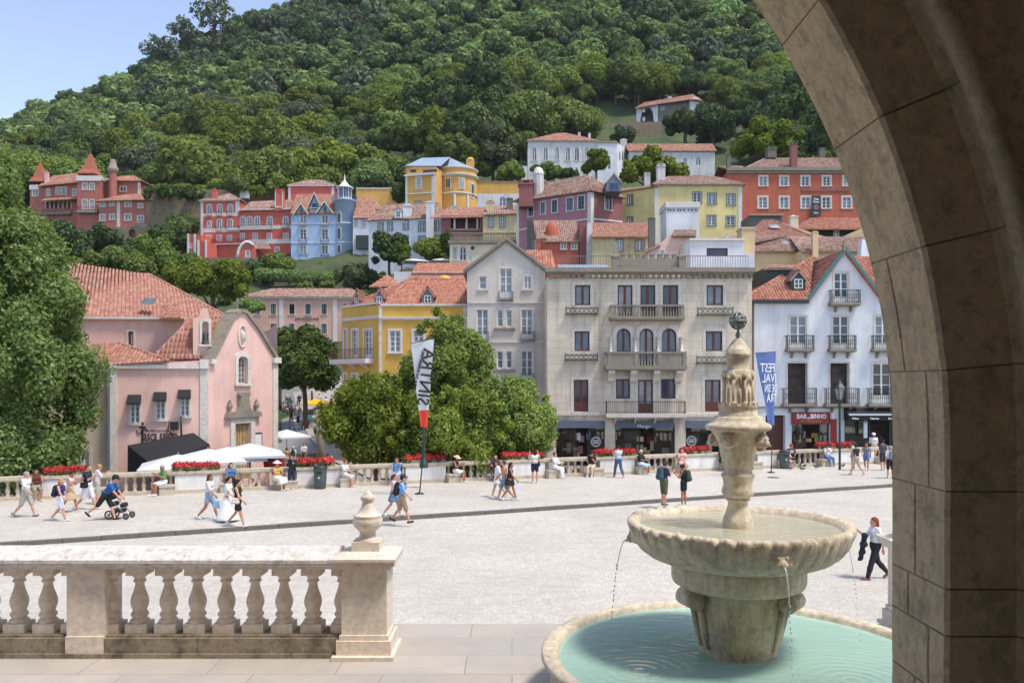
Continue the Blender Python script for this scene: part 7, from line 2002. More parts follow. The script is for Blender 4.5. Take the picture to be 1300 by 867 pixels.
# ------------------------------------------------------------------ people
def sdf_cone(P, a, b, ra, rb):
	a = np.array(a, float); b = np.array(b, float); ab = b - a; L = float(ab @ ab) + 1e-9
	t = np.clip(((P - a) @ ab) / L, 0, 1)
	return np.linalg.norm(P - a - t[..., None] * ab, axis=-1) - (ra + (rb - ra) * t)
def smin(a, b, k):
	h = np.clip(.5 + .5 * (b - a) / k, 0, 1); return b + (a - b) * h - k * h * (1 - h)
def surface(prims, vox, k=.025, cuts=(), subtract=()):
	"""one closed skin round tapered bones (surface nets on a small grid)"""
	pts = np.array([p for q in prims for p in q[:2]], float); rm = max(max(q[2], q[3]) for q in prims) + vox * 2
	lo = pts.min(0) - rm; n = np.ceil((pts.max(0) + rm - lo) / vox).astype(int) + 1
	ax = [lo[i] + vox * np.arange(n[i]) for i in range(3)]
	P = np.stack(np.meshgrid(*ax, indexing='ij'), -1)
	D = None
	for a, b, ra, rb in prims:
		d = sdf_cone(P, a, b, ra, rb); D = d if D is None else smin(D, d, k)
	for o, nn in cuts: D = np.maximum(D, (P - np.array(o)) @ np.array(nn))
	for a, b, ra, rb in subtract: D = np.maximum(D, -sdf_cone(P, a, b, ra, rb))
	S = D < 0
	c = np.zeros(tuple(n - 1), int)
	for i in (0, 1):
		for j in (0, 1):
			for l in (0, 1): c += S[i:n[0] - 1 + i, j:n[1] - 1 + j, l:n[2] - 1 + l]
	act = (c > 0) & (c < 8); idx = -np.ones(act.shape, int); idx[act] = np.arange(act.sum())
	I = np.argwhere(act); acc = np.zeros((len(I), 3)); cnt = np.zeros(len(I))
	cor = [(i, j, l) for i in (0, 1) for j in (0, 1) for l in (0, 1)]
	for p in cor:
		for ax_ in range(3):
			if p[ax_]: continue
			q = list(p); q[ax_] = 1
			d0 = D[I[:, 0] + p[0], I[:, 1] + p[1], I[:, 2] + p[2]]; d1 = D[I[:, 0] + q[0], I[:, 1] + q[1], I[:, 2] + q[2]]
			m = (d0 < 0) != (d1 < 0); t = np.where(m, d0 / np.where(m, d0 - d1, 1), 0)
			w = np.tile(np.array(p, float), (len(I), 1)); w[:, ax_] = t; acc[m] += w[m]; cnt[m] += 1
	V = lo + (I + acc / cnt[:, None]) * vox
	F = []
	for ax_ in range(3):
		u, v = (ax_ + 1) % 3, (ax_ + 2) % 3
		a = np.moveaxis(S, (ax_, u, v), (0, 1, 2)); ii = np.moveaxis(idx, (ax_, u, v), (0, 1, 2))
		e = a[:-1] != a[1:]; e[:, 0] = False; e[:, -1] = False; e[:, :, 0] = False; e[:, :, -1] = False
		x, y, z = np.nonzero(e)
		q = np.stack([ii[x, y - 1, z - 1], ii[x, y, z - 1], ii[x, y, z], ii[x, y - 1, z]], 1)
		f = ~a[x, y, z]; q[f] = q[f][:, ::-1]; F.append(q)
	return V, np.vstack(F)
PMAT = {}
def cloth(col):
	if col not in PMAT: PMAT[col] = plain('cloth_%d' % (len(PMAT) + 1), rgb(*col, .88), 0.9, var=.14, vscale=9)
	return PMAT[col]
for k, c in (('skin', (206, 154, 126)), ('skin_tan', (176, 120, 92)), ('skin_dark', (112, 76, 58))): M[k] = plain(k, rgb(*c, .9), 0.55, var=.06)
HAIR = {'dark': (38, 30, 26), 'brown': (84, 58, 40), 'blonde': (176, 138, 88), 'grey': (150, 148, 146), 'red': (132, 66, 40), 'white': (206, 204, 200)}
M['eye'] = plain('eye', rgb(40, 30, 26), .4); M['lip'] = plain('lip', rgb(150, 84, 76), .6)
NAMES = {}
def person(label, pos, face, pose='stand', H=1.70, top=(230, 230, 230), sleeve=.45, low=(60, 60, 70), leg=.5, kind='trousers', hair='dark', style='short', hat=None, skin='skin', shoes=(220, 220, 220), bag=None, bagcol=(40, 42, 48), ph=0.0, vox=.02, lean=0.0, arms=None, dress=None, seat=.44, group=None, hold=None):
	"""face: heading in degrees, 0 = away from the camera (+Y), -90 = to the right of the photo"""
	t = thing('person', label, 'person', pos, R(face), group); s = H / 1.72
	sit = pose == 'sit'
	pz = (seat + .09) / s if sit else .93 - (.015 if pose == 'walk' else 0)
	ln = R(lean); U = lambda y, z: (0, y * math.cos(ln) + (z - pz) * math.sin(ln), pz + (z - pz) * math.cos(ln) - y * math.sin(ln))
	def T(x, y, z): q = U(y, z + (pz - .93)); return np.array([x, q[1], q[2]])
	J = {}
	st = R(19) if pose == 'walk' else R(3)
	la = {-1: (st, R(4) if pose == 'walk' else R(2)), 1: (-st * .8, R(26) if pose == 'walk' else R(2))}
	if ph: la = {-1: la[1], 1: la[-1]}
	if sit: la = {-1: (R(84), R(80 + 10 * ph)), 1: (R(80), R(70 - 16 * ph))}
	if pose == 'push': la = {-1: (R(22), R(6)), 1: (R(-34), R(22))}
	if pose == 'lean': la = {-1: (R(8), R(2)), 1: (R(14), R(4))}
	lw = {}
	for sd in (-1, 1):
		h = np.array([sd * .095, 0, pz - .02]); a, b = la[sd]; sp = sd * (.03 if not sit else .05)
		kn = h + .43 * np.array([sp, math.sin(a), -math.cos(a)]); an = kn + .41 * np.array([0, math.sin(a - b), -math.cos(a - b)])
		J['hip', sd], J['kn', sd], J['an', sd] = h, kn, an; lw[sd] = a - b
	# stand the lowest foot on the ground
	zmin = min(J['an', sd][2] for sd in (-1, 1)) - .075
	for kx in J: J[kx] = J[kx] - np.array([0, 0, zmin])
	oz = -zmin
	TT = lambda x, y, z: T(x, y, z) + np.array([0, 0, oz])
	sw = R(20) if pose == 'walk' else R(3); am = {-1: (-sw, R(14), .10), 1: (sw, R(22), .10)}
	if sit: am = {-1: (R(28), R(62), .10), 1: (R(32), R(55), .10)}
	if pose == 'push': am = {-1: (R(38), R(12), .06), 1: (R(44), R(14), .06)}
	am.update({'phone': {-1: (R(20), R(98), .06), 1: (R(24), R(100), .06)}, 'photo': {-1: (R(62), R(104), .25), 1: (R(66), R(106), .25)}, 'raise': {-1: (R(84), R(40), .3)}, 'one': {1: (R(28), R(92), .1)}, 'fold': {-1: (R(26), R(100), -.02), 1: (R(30), R(96), -.02)}}.get(arms, {}))
	for sd in (-1, 1):
		a, e, ab = am[sd]; a -= ln * .5
		sh = TT(sd * .178, 0, 1.405); el = sh + .285 * np.array([sd * (ab + .04), math.sin(a), -math.cos(a)]) ; f = a + e
		wr = el + .25 * np.array([-sd * (.15 if e > 1 else .0), math.sin(f), -math.cos(f)]); J['sh', sd], J['el', sd], J['wr', sd] = sh, el, wr; J['hd', sd] = (wr - el) / np.linalg.norm(wr - el)
	nod = R(22 if arms in ('phone', 'fold') or hold == 'book' else 4) + ln * .6
	nk = TT(0, .0, 1.44); hc = TT(0, .02, 1.56); hc = nk + np.array([0, .02 + .12 * math.sin(nod), .125 * math.cos(nod)]); fw = np.array([0, math.cos(nod), -math.sin(nod)]); up = np.array([0, math.sin(nod), math.cos(nod)]); X = np.array([1., 0, 0])
	torso = [(TT(-.085, 0, 1.30), TT(.085, 0, 1.30), .108, .108), (TT(-.135, -.01, 1.40), TT(.135, -.01, 1.40), .058, .058), (TT(-.055, 0, 1.12), TT(.055, 0, 1.12), .10, .10), (TT(-.07, -.01, .97), TT(.07, -.01, .97), .112, .112)]
	arm = lambda sd, g=0: [(J['sh', sd], J['el', sd], .048 + g, .039 + g), (J['el', sd], J['wr', sd], .038 + g, .026 + g)]
	lg = lambda sd, g=0: [(J['hip', sd], J['kn', sd], .083 + g, .054 + g), (J['kn', sd], J['kn', sd] * .6 + J['an', sd] * .4, .05 + g, .053 + g), (J['kn', sd] * .6 + J['an', sd] * .4, J['an', sd], .053 + g, .034 + g)]
	head = [(hc + up * .03 - fw * .015, hc + up * .03 + fw * .0, .093, .09), (hc - up * .045 + fw * .03, hc - up * .07 + fw * .045, .064, .048), (hc - up * .0 + fw * .085, hc - up * .028 + fw * .104, .012, .017), (nk - up * .05, nk + up * .08, .054, .05)]
	head += [(hc + X * sd * .088 + up * .015, hc + X * sd * .092 - up * .02, .014, .012) for sd in (-1, 1)]
	body = torso + head; ft = {}
	for sd in (-1, 1):
		an = J['an', sd]; a = lw[sd] * .75 if pose in ('walk', 'push') else (0 if not sit else max(0, lw[sd]) * .6)
		d = np.array([0, math.cos(a), math.sin(a)]); q = np.array([0, -math.sin(a), math.cos(a)]); ft[sd] = (an - q * .045 - d * .05, an - q * .05 + d * .14)
		body += arm(sd) + lg(sd) + [(ft[sd][0], ft[sd][1], .036, .028)]
		body += [(J['wr', sd], J['wr', sd] + J['hd', sd] * .075, .026, .032)]
	V, F = surface(body, vox)
	hv = MB()
	for sd in (-1, 1):                              # five fingers on each hand
		d = J['hd', sd]; w0 = J['wr', sd] + d * .075; side = np.cross(d, X); side = side / (np.linalg.norm(side) + 1e-9); pal = X if abs(d[0]) < .9 else np.array([0, 1., 0])
		for i, (o, l) in enumerate(((-.024, .062), (-.008, .074), (.009, .07), (.025, .052))):
			b = w0 + side * o; hv.tube([b, b + d * (l * .55 + .02), b + d * (l + .012) - pal * sd * .02], [.010, .0095, .007], 5)
		b = J['wr', sd] + d * .035 - side * .026; hv.tube([b, b - side * .02 + d * .03, b - side * .022 + d * .058], [.011, .010, .008], 5)
	n0 = len(V); V = np.vstack([V, np.array(hv.v)]) * s
	fcs = [tuple(f) for f in F] + [tuple(i + n0 for i in f) for f in hv.f]
	eyes = MB()
	for sd in (-1, 1): eyes.sphere((hc + fw * .083 + X * sd * .034 + up * .018) * s, .013 * s, 6, 4)
	ne = len(V); V = np.vstack([V, np.array(eyes.v)]); fe = [tuple(i + ne for i in f) for f in eyes.f]
	mo = MB(); mo.sphere((hc + fw * .088 - up * .058) * s, .02 * s, 6, 4, (1, .5, .4)); nm = len(V); V = np.vstack([V, np.array(mo.v)]); fm = [tuple(i + nm for i in f) for f in mo.f]
	me = bpy.data.meshes.new('body'); me.from_pydata([tuple(v) for v in V], [], fcs + fe + fm)
	for mt in (skin, 'eye', 'lip'): me.materials.append(M[mt])
	mi = np.zeros(len(me.polygons), np.int32); mi[len(fcs):len(fcs) + len(fe)] = 1; mi[len(fcs) + len(fe):] = 2
	me.polygons.foreach_set('material_index', mi); me.polygons.foreach_set('use_smooth', np.ones(len(me.polygons), bool)); me.update(); link('body', me, t)
	def wear(name, prims, col, **kw):
		V, F = surface(prims, vox, **kw)
		if len(F): link(name, fast_mesh(name, V * s, F, cloth(col), True), t)
	G = .016
	gr = lambda L, g=G: [(a, b, x + g, y + g) for a, b, x, y in L]
	def part(seg, f):
		a, b, ra, rb = seg; return (a, a + (np.array(b) - a) * f, ra, ra + (rb - ra) * f)
	tp = gr(torso[:3]) + ([] if dress else [(torso[3][0], torso[3][1], .118, .118)])
	for sd in (-1, 1):
		if sleeve > 0:
			A = gr(arm(sd), .014); tp += [part(A[0], min(1, sleeve * 2))]
			if sleeve > .5: tp += [part(A[1], (sleeve - .5) * 2)]
	ncut = [(nk + np.array([0, 0, .012]), (0, 0, 1))]
	if dress:
		wst = TT(0, 0, 1.08); hem = .93 - dress; L = [(TT(-.05, 0, 1.08), TT(.05, 0, 1.08), .118, .118)]
		if sit: L += gr(lg(-1)[:1], .05) + gr(lg(1)[:1], .05)
		else: L += [(TT(0, 0, 1.02), np.array([0, 0, max(.1, (hem + .06))]) + np.array([0, (J['an', -1] + J['an', 1])[1] * .25, 0]), .15, .15 + dress * .30)]
		wear('dress', tp + L, top, k=.04, cuts=ncut + ([] if sit else [((0, 0, hem), (0, 0, -1))]))
	else:
		wear('top', tp, top, cuts=ncut, k=.03)
		lo = [(torso[3][0], torso[3][1], .124, .124)]
		if kind == 'skirt':
			if sit: lo += gr(lg(-1)[:1], .05) + gr(lg(1)[:1], .05) + gr([part(lg(-1)[1], .6), part(lg(1)[1], .6)], .07)
			else: lo += [(TT(0, 0, .95), np.array([0, 0, .93 - leg + .05]), .14, .16 + leg * .22)]
		else:
			for sd in (-1, 1):
				Lq = gr(lg(sd), .02 if leg > .9 else .026); f = leg * 2
				lo += [part(Lq[0], min(1, f))]
				if f > 1: lo += [part(Lq[1], min(1, (f - 1) / .4)), ] + ([part(Lq[2], min(1, (f - 1.4) / .6))] if f > 1.4 else [])
		wear('skirt' if kind == 'skirt' else 'shorts' if leg <= .55 else 'trousers', lo, low, k=.025, cuts=[(TT(0, 0, 1.04), tuple(TT(0, 0, 2) - TT(0, 0, 1)))] + ([((0, 0, .93 - leg), (0, 0, -1))] if kind == 'skirt' and not sit else []))
	for sd in (-1, 1): wear('shoe', [(ft[sd][0], ft[sd][1], .044, .036)], shoes)
	# hair and hat
	hc_ = cap = HAIR[hair]
	if style != 'bald':
		L = [(hc + up * .04 - fw * .02, hc + up * .035 - fw * .012, .104, .104)]; cut = [(hc + fw * .045 + up * .05, tuple(fw * .8 - up * .6))]
		if style == 'long': L += [(hc - fw * .04 + up * .02, nk - fw * .075 - up * .14, .085, .06)]
		if style == 'bob': L += [(hc - fw * .03, hc - fw * .04 - up * .09, .098, .09)]
		if style == 'bun': L += [(hc - fw * .09 + up * .09, hc - fw * .1 + up * .1, .045, .045)]
		if style == 'tail': L += [(hc - fw * .1 + up * .06, hc - fw * .14 - up * .14, .035, .02)]
		wear('hair', L, hc_, cuts=cut, k=.02)
	if hat:
		c = (hc + up * .075 - fw * .01) * s; Rm = Matrix.Translation(Vector(c)) @ Matrix.Rotation(-nod, 4, 'X'); mb = MB()
		mb.lathe([(.112 * s, -.01), (.115 * s, .03 * s), (.10 * s, .075 * s), (.05 * s, .098 * s), (0, .1 * s)], 16, mat=Rm)
		if hat[0] == 'cap': mb.prism([(-.075 * s, .09 * s, 0), (.075 * s, .09 * s, 0), (.06 * s, .18 * s, -.012), (-.06 * s, .18 * s, -.012)], (0, 0, .01), mat=Rm)
		else: mb.lathe([(.11 * s, .005), (.20 * s, -.012), (.215 * s, -.008), (.20 * s, .0), (.11 * s, .015)], 20, mat=Rm)
		mb.build('hat', cloth(hat[1]), t)
	if bag: carry(t, bag, bagcol, s, TT, J, label)
	return t
def carry(t, bag, col, s, TT, J, who):
	M4 = Matrix.Translation(t.location) @ Matrix.Rotation(t.rotation_euler.z, 4, 'Z')
	W = lambda p: M4 @ (Vector(p) * s)
	def mk(name, lab, cat, c):
		return thing(name, lab, cat, c)
	short = ' of the ' + who[:1].lower() + who[1:]
	if bag == 'backpack':
		c = W(TT(0, -.20, 1.24)); o = mk('backpack', 'backpack worn by ' + ' '.join(who.split()[:11]), 'backpack', c); o.rotation_euler = t.rotation_euler
		V, F = surface([((-.08, -.0, -.17), (.08, -.0, -.17), .085, .085), ((-.07, 0, .0), (.07, 0, .0), .09, .09), ((-.05, .01, .15), (.05, .01, .15), .075, .075), ((-.06, -.08, -.15), (.06, -.08, -.15), .045, .045)], .02, k=.14); link('bag', fast_mesh('bag', V * s, F, cloth(col), True), o)
		for sd in (-1, 1): MB().tube([(sd * .09 * s, .06 * s, .15 * s), (sd * .10 * s, .16 * s, .24 * s), (sd * .11 * s, .31 * s, .16 * s), (sd * .12 * s, .31 * s, -.02 * s), (sd * .13 * s, .12 * s, -.14 * s)], .016, 6).build('strap', cloth(col), o)
	elif bag == 'shoulder':
		c = W(TT(.20, -.02, .98)); o = mk('shoulder_bag', 'shoulder bag carried by ' + ' '.join(who.split()[:11]), 'bag', c); o.rotation_euler = t.rotation_euler
		V, F = surface([((0, -.08, -.06), (0, .08, -.06), .07, .07), ((0, -.09, .04), (0, .09, .04), .055, .055)], .02); link('bag', fast_mesh('bag', V * s, F, cloth(col), True), o)
		MB().tube([(0, -.08, .06), (-.02, -.10, .25), (-.06, -.06, .42 * s), (-.06, .04, .44 * s), (-.02, .09, .25), (0, .08, .06)], .012, 6).build('strap', cloth(col), o)
	elif bag == 'tote':
		hd = J['wr', 1] + J['hd', 1] * .1; c = W(hd + np.array([0, 0, -.26])); o = mk('carrier_bag', 'small bag in the hand of ' + ' '.join(who.split()[:10]), 'bag', c); o.rotation_euler = t.rotation_euler
		mb = MB(); mb.prism([(-.05, -.10, -.14), (.05, -.10, -.14), (.035, -.10, .12), (-.035, -.10, .12)], (0, .20, 0)); mb.build('bag', cloth(col), o); MB().tube([(0, -.07, .11), (0, -.03, .25), (0, .03, .25), (0, .07, .11)], .008, 5).build('handle', cloth(col), o)
def on_pave(px, py): return on_plane(px, py, .004)
def sitter(label, px, face, **kw):
	"""sits on a bench block or against the parapet"""
	p = par(px, kw.pop('o', .22), 0.0); return person(label, p, face + math.degrees(RZP), 'sit', **kw)
RT, LF, FR, AW = -90, 90, 180, 0
W_ = (232, 232, 232); BK = (34, 34, 36); NV = (38, 44, 66); DN = (98, 122, 156); KH = (168, 146, 112)
person('grey-haired man in white t-shirt and grey shorts, leftmost walker', on_pave(33, 656), RT, 'walk', 1.74, W_, .4, (176, 170, 160), .5, hair='grey', shoes=(120, 120, 124))
sitter('dark-haired woman in brown top sitting behind the leftmost walker', 47, 200, top=(92, 52, 40), sleeve=0, low=(150, 146, 120), style='long', skin='skin_tan')
person('blonde woman in purple vest with a black jacket over her arm', on_pave(77, 661), RT, 'walk', 1.56, (62, 48, 128), 0, (236, 232, 240), .4, hair='blonde', style='bob', bag='backpack', bagcol=BK, ph=1)
person('woman in pale top and beige skirt looking at her phone', on_pave(89, 650), RT, 'walk', 1.64, (222, 196, 190), 0, (198, 170, 136), .42, 'skirt', style='bun', arms='phone', skin='skin_tan')
person('bearded man in navy polo and white shorts walking tall', on_pave(111, 647), RT, 'walk', 1.84, NV, .4, (228, 228, 240), .5, hair='brown', arms='one', bag='shoulder', bagcol=BK)
person('person in white shirt half hidden behind the man in navy', on_pave(124, 640), -60, 'stand', 1.66, (226, 224, 222), .45, (190, 180, 170), .5, hair='blonde', arms='fold')
person('man in bright blue t-shirt bending forward to push a pram', on_pave(134, 660), RT, 'push', 1.76, (44, 96, 160), .42, BK, .45, lean=32, hair='dark', hat=('cap', BK), shoes=BK)
sitter('man in green tank top and white shorts sitting cross-legged', 208, 120, top=(60, 160, 84), sleeve=0, low=(236, 236, 236), leg=.4, hair='grey', arms='phone', skin='skin_tan', shoes=W_)
person('long-haired woman in white blouse and denim shorts walking right', on_pave(266, 659), RT, 'walk', 1.70, (226, 218, 214), .5, (150, 168, 196), .28, hair='brown', style='long', bag='tote', bagcol=(150, 190, 214), skin='skin_tan')
sitter('person in denim jacket with black hair sitting behind the walkers', 293, 190, top=(86, 116, 154), sleeve=1, low=BK, leg=1, style='bob')
person('woman in a long white dress beside the one in black', on_pave(290, 662), RT, 'walk', 1.66, (240, 238, 236), .3, style='tail', hair='dark', dress=.85)
person('woman in black top and black shorts with cream bag on her arm', on_pave(302, 668), RT, 'walk', 1.68, BK, 0, BK, .3, style='bun', hair='dark', bag='shoulder', bagcol=(226, 210, 190), ph=1)
sitter('woman in yellow top, long white skirt and white sun hat', 351, 215, top=(214, 178, 80), sleeve=0, low=(240, 232, 228), kind='skirt', leg=.8, style='long', hat=('sun', W_))
person('long-haired woman in black leaning back against the white panel', par(370, .30), 180, 'lean', 1.66, BK, 1, NV, 1, style='long', arms='phone', lean=-4)
sitter('man in white t-shirt and shorts sitting right of the litter bin', 436, -125, top=W_, sleeve=.4, low=(214, 200, 190), leg=.5, hair='red', hold='book')
sitter('person in light blue shirt raising an arm on the bench', 503, 140, top=(142, 176, 222), sleeve=.4, low=(190, 200, 230), leg=.5, arms='raise', hair='brown', bag='backpack', bagcol=NV)
person('girl in pink top and denim skirt walking beside the boy', on_pave(500, 655), RT, 'walk', 1.62, (224, 196, 196), .2, (104, 128, 160), .34, 'skirt', hair='brown', style='tail')
person('boy in sky-blue t-shirt, khaki shorts, cap and black backpack', on_pave(511, 663), RT, 'walk', 1.74, (132, 178, 232), .42, KH, .5, hair='dark', hat=('cap', (52, 52, 58)), bag='backpack', bagcol=BK, shoes=(50, 50, 54), ph=1)
sitter('woman in straw hat, dark top and white shorts sitting alone', 577, -130, top=(66, 54, 66), sleeve=0, low=(226, 226, 230), leg=.35, hat=('sun', (216, 200, 162)), style='bob', skin='skin_tan', arms='phone')
sitter('person in dark clothes sitting behind the woman in white dress', 627, 170, top=(60, 40, 56), sleeve=.4, low=(60, 50, 56), leg=1, hair='dark')
person('woman in short white dress striding left under the trees', on_pave(632, 631), LF, 'walk', 1.66, (240, 238, 236), .5, hair='brown', style='long', dress=.32)
person('man in tan top and blue shorts beside the woman in white dress', on_pave(640, 634), LF, 'walk', 1.72, (206, 152, 128), .2, (128, 150, 170), .45, hair='brown', ph=1)
person('woman in short black dress carrying a white paper bag', on_pave(648, 635), RT, 'walk', 1.66, (46, 42, 40), 0, style='long', hair='dark', dress=.26, bag='tote', bagcol=(226, 228, 236), skin='skin_tan')
person('woman in cream blouse and navy shorts photographing the houses', on_pave(679, 613), 10, 'stand', 1.66, (228, 216, 200), .5, (36, 40, 76), .3, arms='photo', style='bob', bag='shoulder', bagcol=BK)
sitter('woman all in white sitting with a dark shoulder strap', 702, -140, top=(236, 232, 228), sleeve=1, low=(238, 236, 232), leg=1, style='bun', hair='brown')
sitter('man in black t-shirt and beige trousers bent over his phone', 749, 140, top=BK, sleeve=.4, low=(214, 196, 172), leg=1, hat=('cap', BK), arms='phone', shoes=W_)
person('man in pale grey shirt and jeans standing with legs apart', on_pave(785, 606), 20, 'walk', 1.72, (192, 196, 206), .45, (74, 92, 124), 1, hair='dark', arms='fold')
sitter('grey-haired man in black t-shirt and pale blue shorts', 811, -150, top=(30, 32, 38), sleeve=.42, low=(190, 214, 230), leg=.5, hair='white', skin='skin_tan', shoes=W_)
person('man in navy t-shirt and olive shorts reading by the fountain', on_pave(843, 641), -60, 'stand', 1.80, (48, 54, 82), .42, (92, 98, 72), .5, hair='brown', hat=('cap', (70, 64, 60)), arms='phone', bag='backpack', bagcol=(52, 86, 90), shoes=(90, 84, 90))
person('woman in black playsuit with dark green backpack by the basin', on_pave(868, 641), 60, 'stand', 1.68, BK, 0, BK, .3, style='bun', hair='dark', arms='fold', bag='backpack', bagcol=(50, 66, 60), skin='skin_tan')
sitter('woman in pink dress sitting left of the fountain tower', 863, 160, top=(226, 176, 168), sleeve=.3, style='long', hair='brown', dress=.4)
sitter('person in dark clothes sitting half hidden behind the fountain', 914, 170, top=(50, 46, 50), sleeve=1, low=(40, 40, 46), leg=1, hair='dark')
sitter('man in dark shirt and shorts sitting high on the parapet', 1006, 150, top=(44, 46, 70), sleeve=.4, low=(66, 62, 70), leg=.5, hat=('cap', (150, 40, 44)), seat=1.0, o=-.1)
sitter('child in pink sun hat and white shirt beside the sitting man', 997, 190, H=1.3, top=(236, 226, 232), sleeve=.4, low=(220, 200, 206), leg=.4, hat=('sun', (236, 120, 150)), seat=.44)
sitter('person in white t-shirt, jeans and cap sitting at balusters', 1047, 175, top=(234, 232, 230), sleeve=.5, low=(104, 134, 178), leg=1, hat=('cap', NV), arms='phone')
person('man in black t-shirt and pale shorts in the right-hand group', on_pave(1087, 603), 30, 'walk', 1.74, BK, .42, (190, 176, 160), .45, hair='dark')
person('woman with long brown hair behind the man in black t-shirt', on_pave(1083, 597), 60, 'stand', 1.66, (224, 204, 200), .4, (186, 160, 140), .4, hair='brown', style='long', skin='skin_tan')
person('woman in grey vest and denim shorts in the right-hand group', on_pave(1100, 597), 150, 'walk', 1.62, (124, 128, 140), 0, (96, 128, 168), .3, hair='brown', style='bun', skin='skin_tan')
person('tall man in white shirt, beige shorts and white cap facing the square', on_pave(1109, 586), 170, 'stand', 1.80, W_, .5, (206, 178, 132), .5, hat=('cap', W_), bag='shoulder', bagcol=BK, skin='skin_tan')
person('person in dark grey t-shirt and shorts seen from behind', on_pave(1121, 597), 10, 'stand', 1.74, (72, 74, 78), .42, (60, 60, 66), .45, hair='dark', ph=1)
person('person in white t-shirt with grey backpack at the pillar edge', on_pave(1130, 607), 5, 'stand', 1.70, W_, .42, (40, 40, 44), .45, hair='grey', bag='backpack', bagcol=(126, 130, 140))
q = on_plane(1111, 735, ZSQ); w = person('red-haired woman in white t-shirt and black leggings walking left', q + Vector((0, 0, .005)), LF, 'walk', 1.66, (236, 236, 240), .42, (40, 40, 46), 1, hair='red', style='bob', arms='one', shoes=(150, 84, 100), vox=.014)
# her jacket hangs over the forearm
t = thing('jacket', 'black jacket hanging over the arm of the red-haired woman', 'jacket', q + Vector((-.27, -.02, 1.02)))
V, F = surface([((0, -.06, .12), (0, .10, .12), .055, .055), ((0, .02, .12), (-.1, .04, -.48), .07, .055), ((-.02, -.05, -.1), (-.03, .12, -.12), .07, .065), ((-.05, -.02, -.3), (-.08, .10, -.34), .06, .05), ((-.1, .0, -.46), (-.14, .06, -.52), .045, .03)], .014, k=.05); link('cloth', fast_mesh('cloth', V, F, cloth((36, 40, 54)), True), t)
# beyond the parapet: the lower street
def street_p(label, px, py, d, face, pose='stand', **kw):
	x = PX(px, d); return person(label, (x, d, ground(x, d) + .035), face, pose, vox=.028, **kw)
for i, (px, d, f, p, tp_, lo, hr, kw) in enumerate((
	(386, 66, 190, 'walk', W_, (104, 96, 84), 'dark', dict(leg=.5, bag='backpack', bagcol=(180, 184, 190))), (372, 63, 10, 'walk', (214, 216, 224), (150, 150, 150), 'grey', dict(leg=.5, bag='backpack', bagcol=BK, hat=('cap', (196, 206, 226)))), (364, 62, 20, 'walk', (170, 128, 84), (196, 190, 184), 'brown', dict(leg=.45, bag='shoulder', bagcol=(150, 84, 50))),
	(354.5, 58, 150, 'stand', (44, 56, 116), (44, 52, 110), 'dark', dict(leg=1, sleeve=1)), (374.5, 80, 180, 'stand', (116, 130, 146), (96, 106, 126), 'grey', dict(leg=1, sleeve=1, hat=('cap', W_), bag='backpack', bagcol=BK)),
	(385, 84, 0, 'walk', (176, 190, 206), (170, 160, 150), 'brown', dict(leg=.5)), (392.5, 84, 0, 'walk', (112, 190, 176), (120, 122, 100), 'brown', dict(leg=.5)), (401, 79, 0, 'walk', (206, 198, 190), (90, 70, 66), 'dark', dict(leg=.4)),
	(414, 92, 40, 'stand', (214, 214, 226), (60, 60, 66), 'dark', dict(leg=1)), (405, 94, 200, 'stand', (196, 206, 200), (34, 34, 40), 'brown', dict(leg=.4)), (420, 90, 150, 'walk', (60, 60, 70), (70, 60, 60), 'dark', dict(leg=1)), (396, 96, 90, 'stand', (96, 40, 44), (50, 44, 44), 'dark', dict(leg=1)),
	(380, 97, 180, 'sit', (40, 42, 90), BK, 'brown', dict(leg=1)), (366, 95, 140, 'sit', (60, 60, 66), BK, 'dark', dict(leg=1)), (360, 93, -60, 'sit', (150, 130, 116), (60, 66, 84), 'blonde', dict(leg=1)), (416, 57, -30, 'stand', (36, 34, 40), (50, 46, 52), 'dark', dict(style='long')), (421, 55, 200, 'stand', (232, 140, 140), (224, 208, 200), 'blonde', dict(leg=.4)))):
	street_p(['man in white shirt standing in mid lane', 'man in pale shirt with black backpack walking up the lane', 'person in ochre top with a brown bag in the lane', 'person in blue overalls at the chapel corner', 'man in grey work clothes and white cap at the lane edge', 'walker in pale blue shirt on the footway, left of three', 'walker in turquoise shirt on the footway, middle of three', 'walker in cream shirt on the footway, right of three', 'person in lilac white shirt far up the lane', 'person in pale green shirt and black shorts far up the lane', 'person in dark clothes near the yellow house corner', 'person in dark red top under the yellow parasol', 'seated cafe guest in navy under the dark tree', 'seated cafe guest in dark grey under the dark tree', 'blonde seated cafe guest under the dark tree, leftmost', 'long-haired woman in black standing by the bare trunk', 'blonde person in coral top beside the red flowers'][i], px, 0, d, f, p, top=tp_, low=lo, hair=hr, **kw)
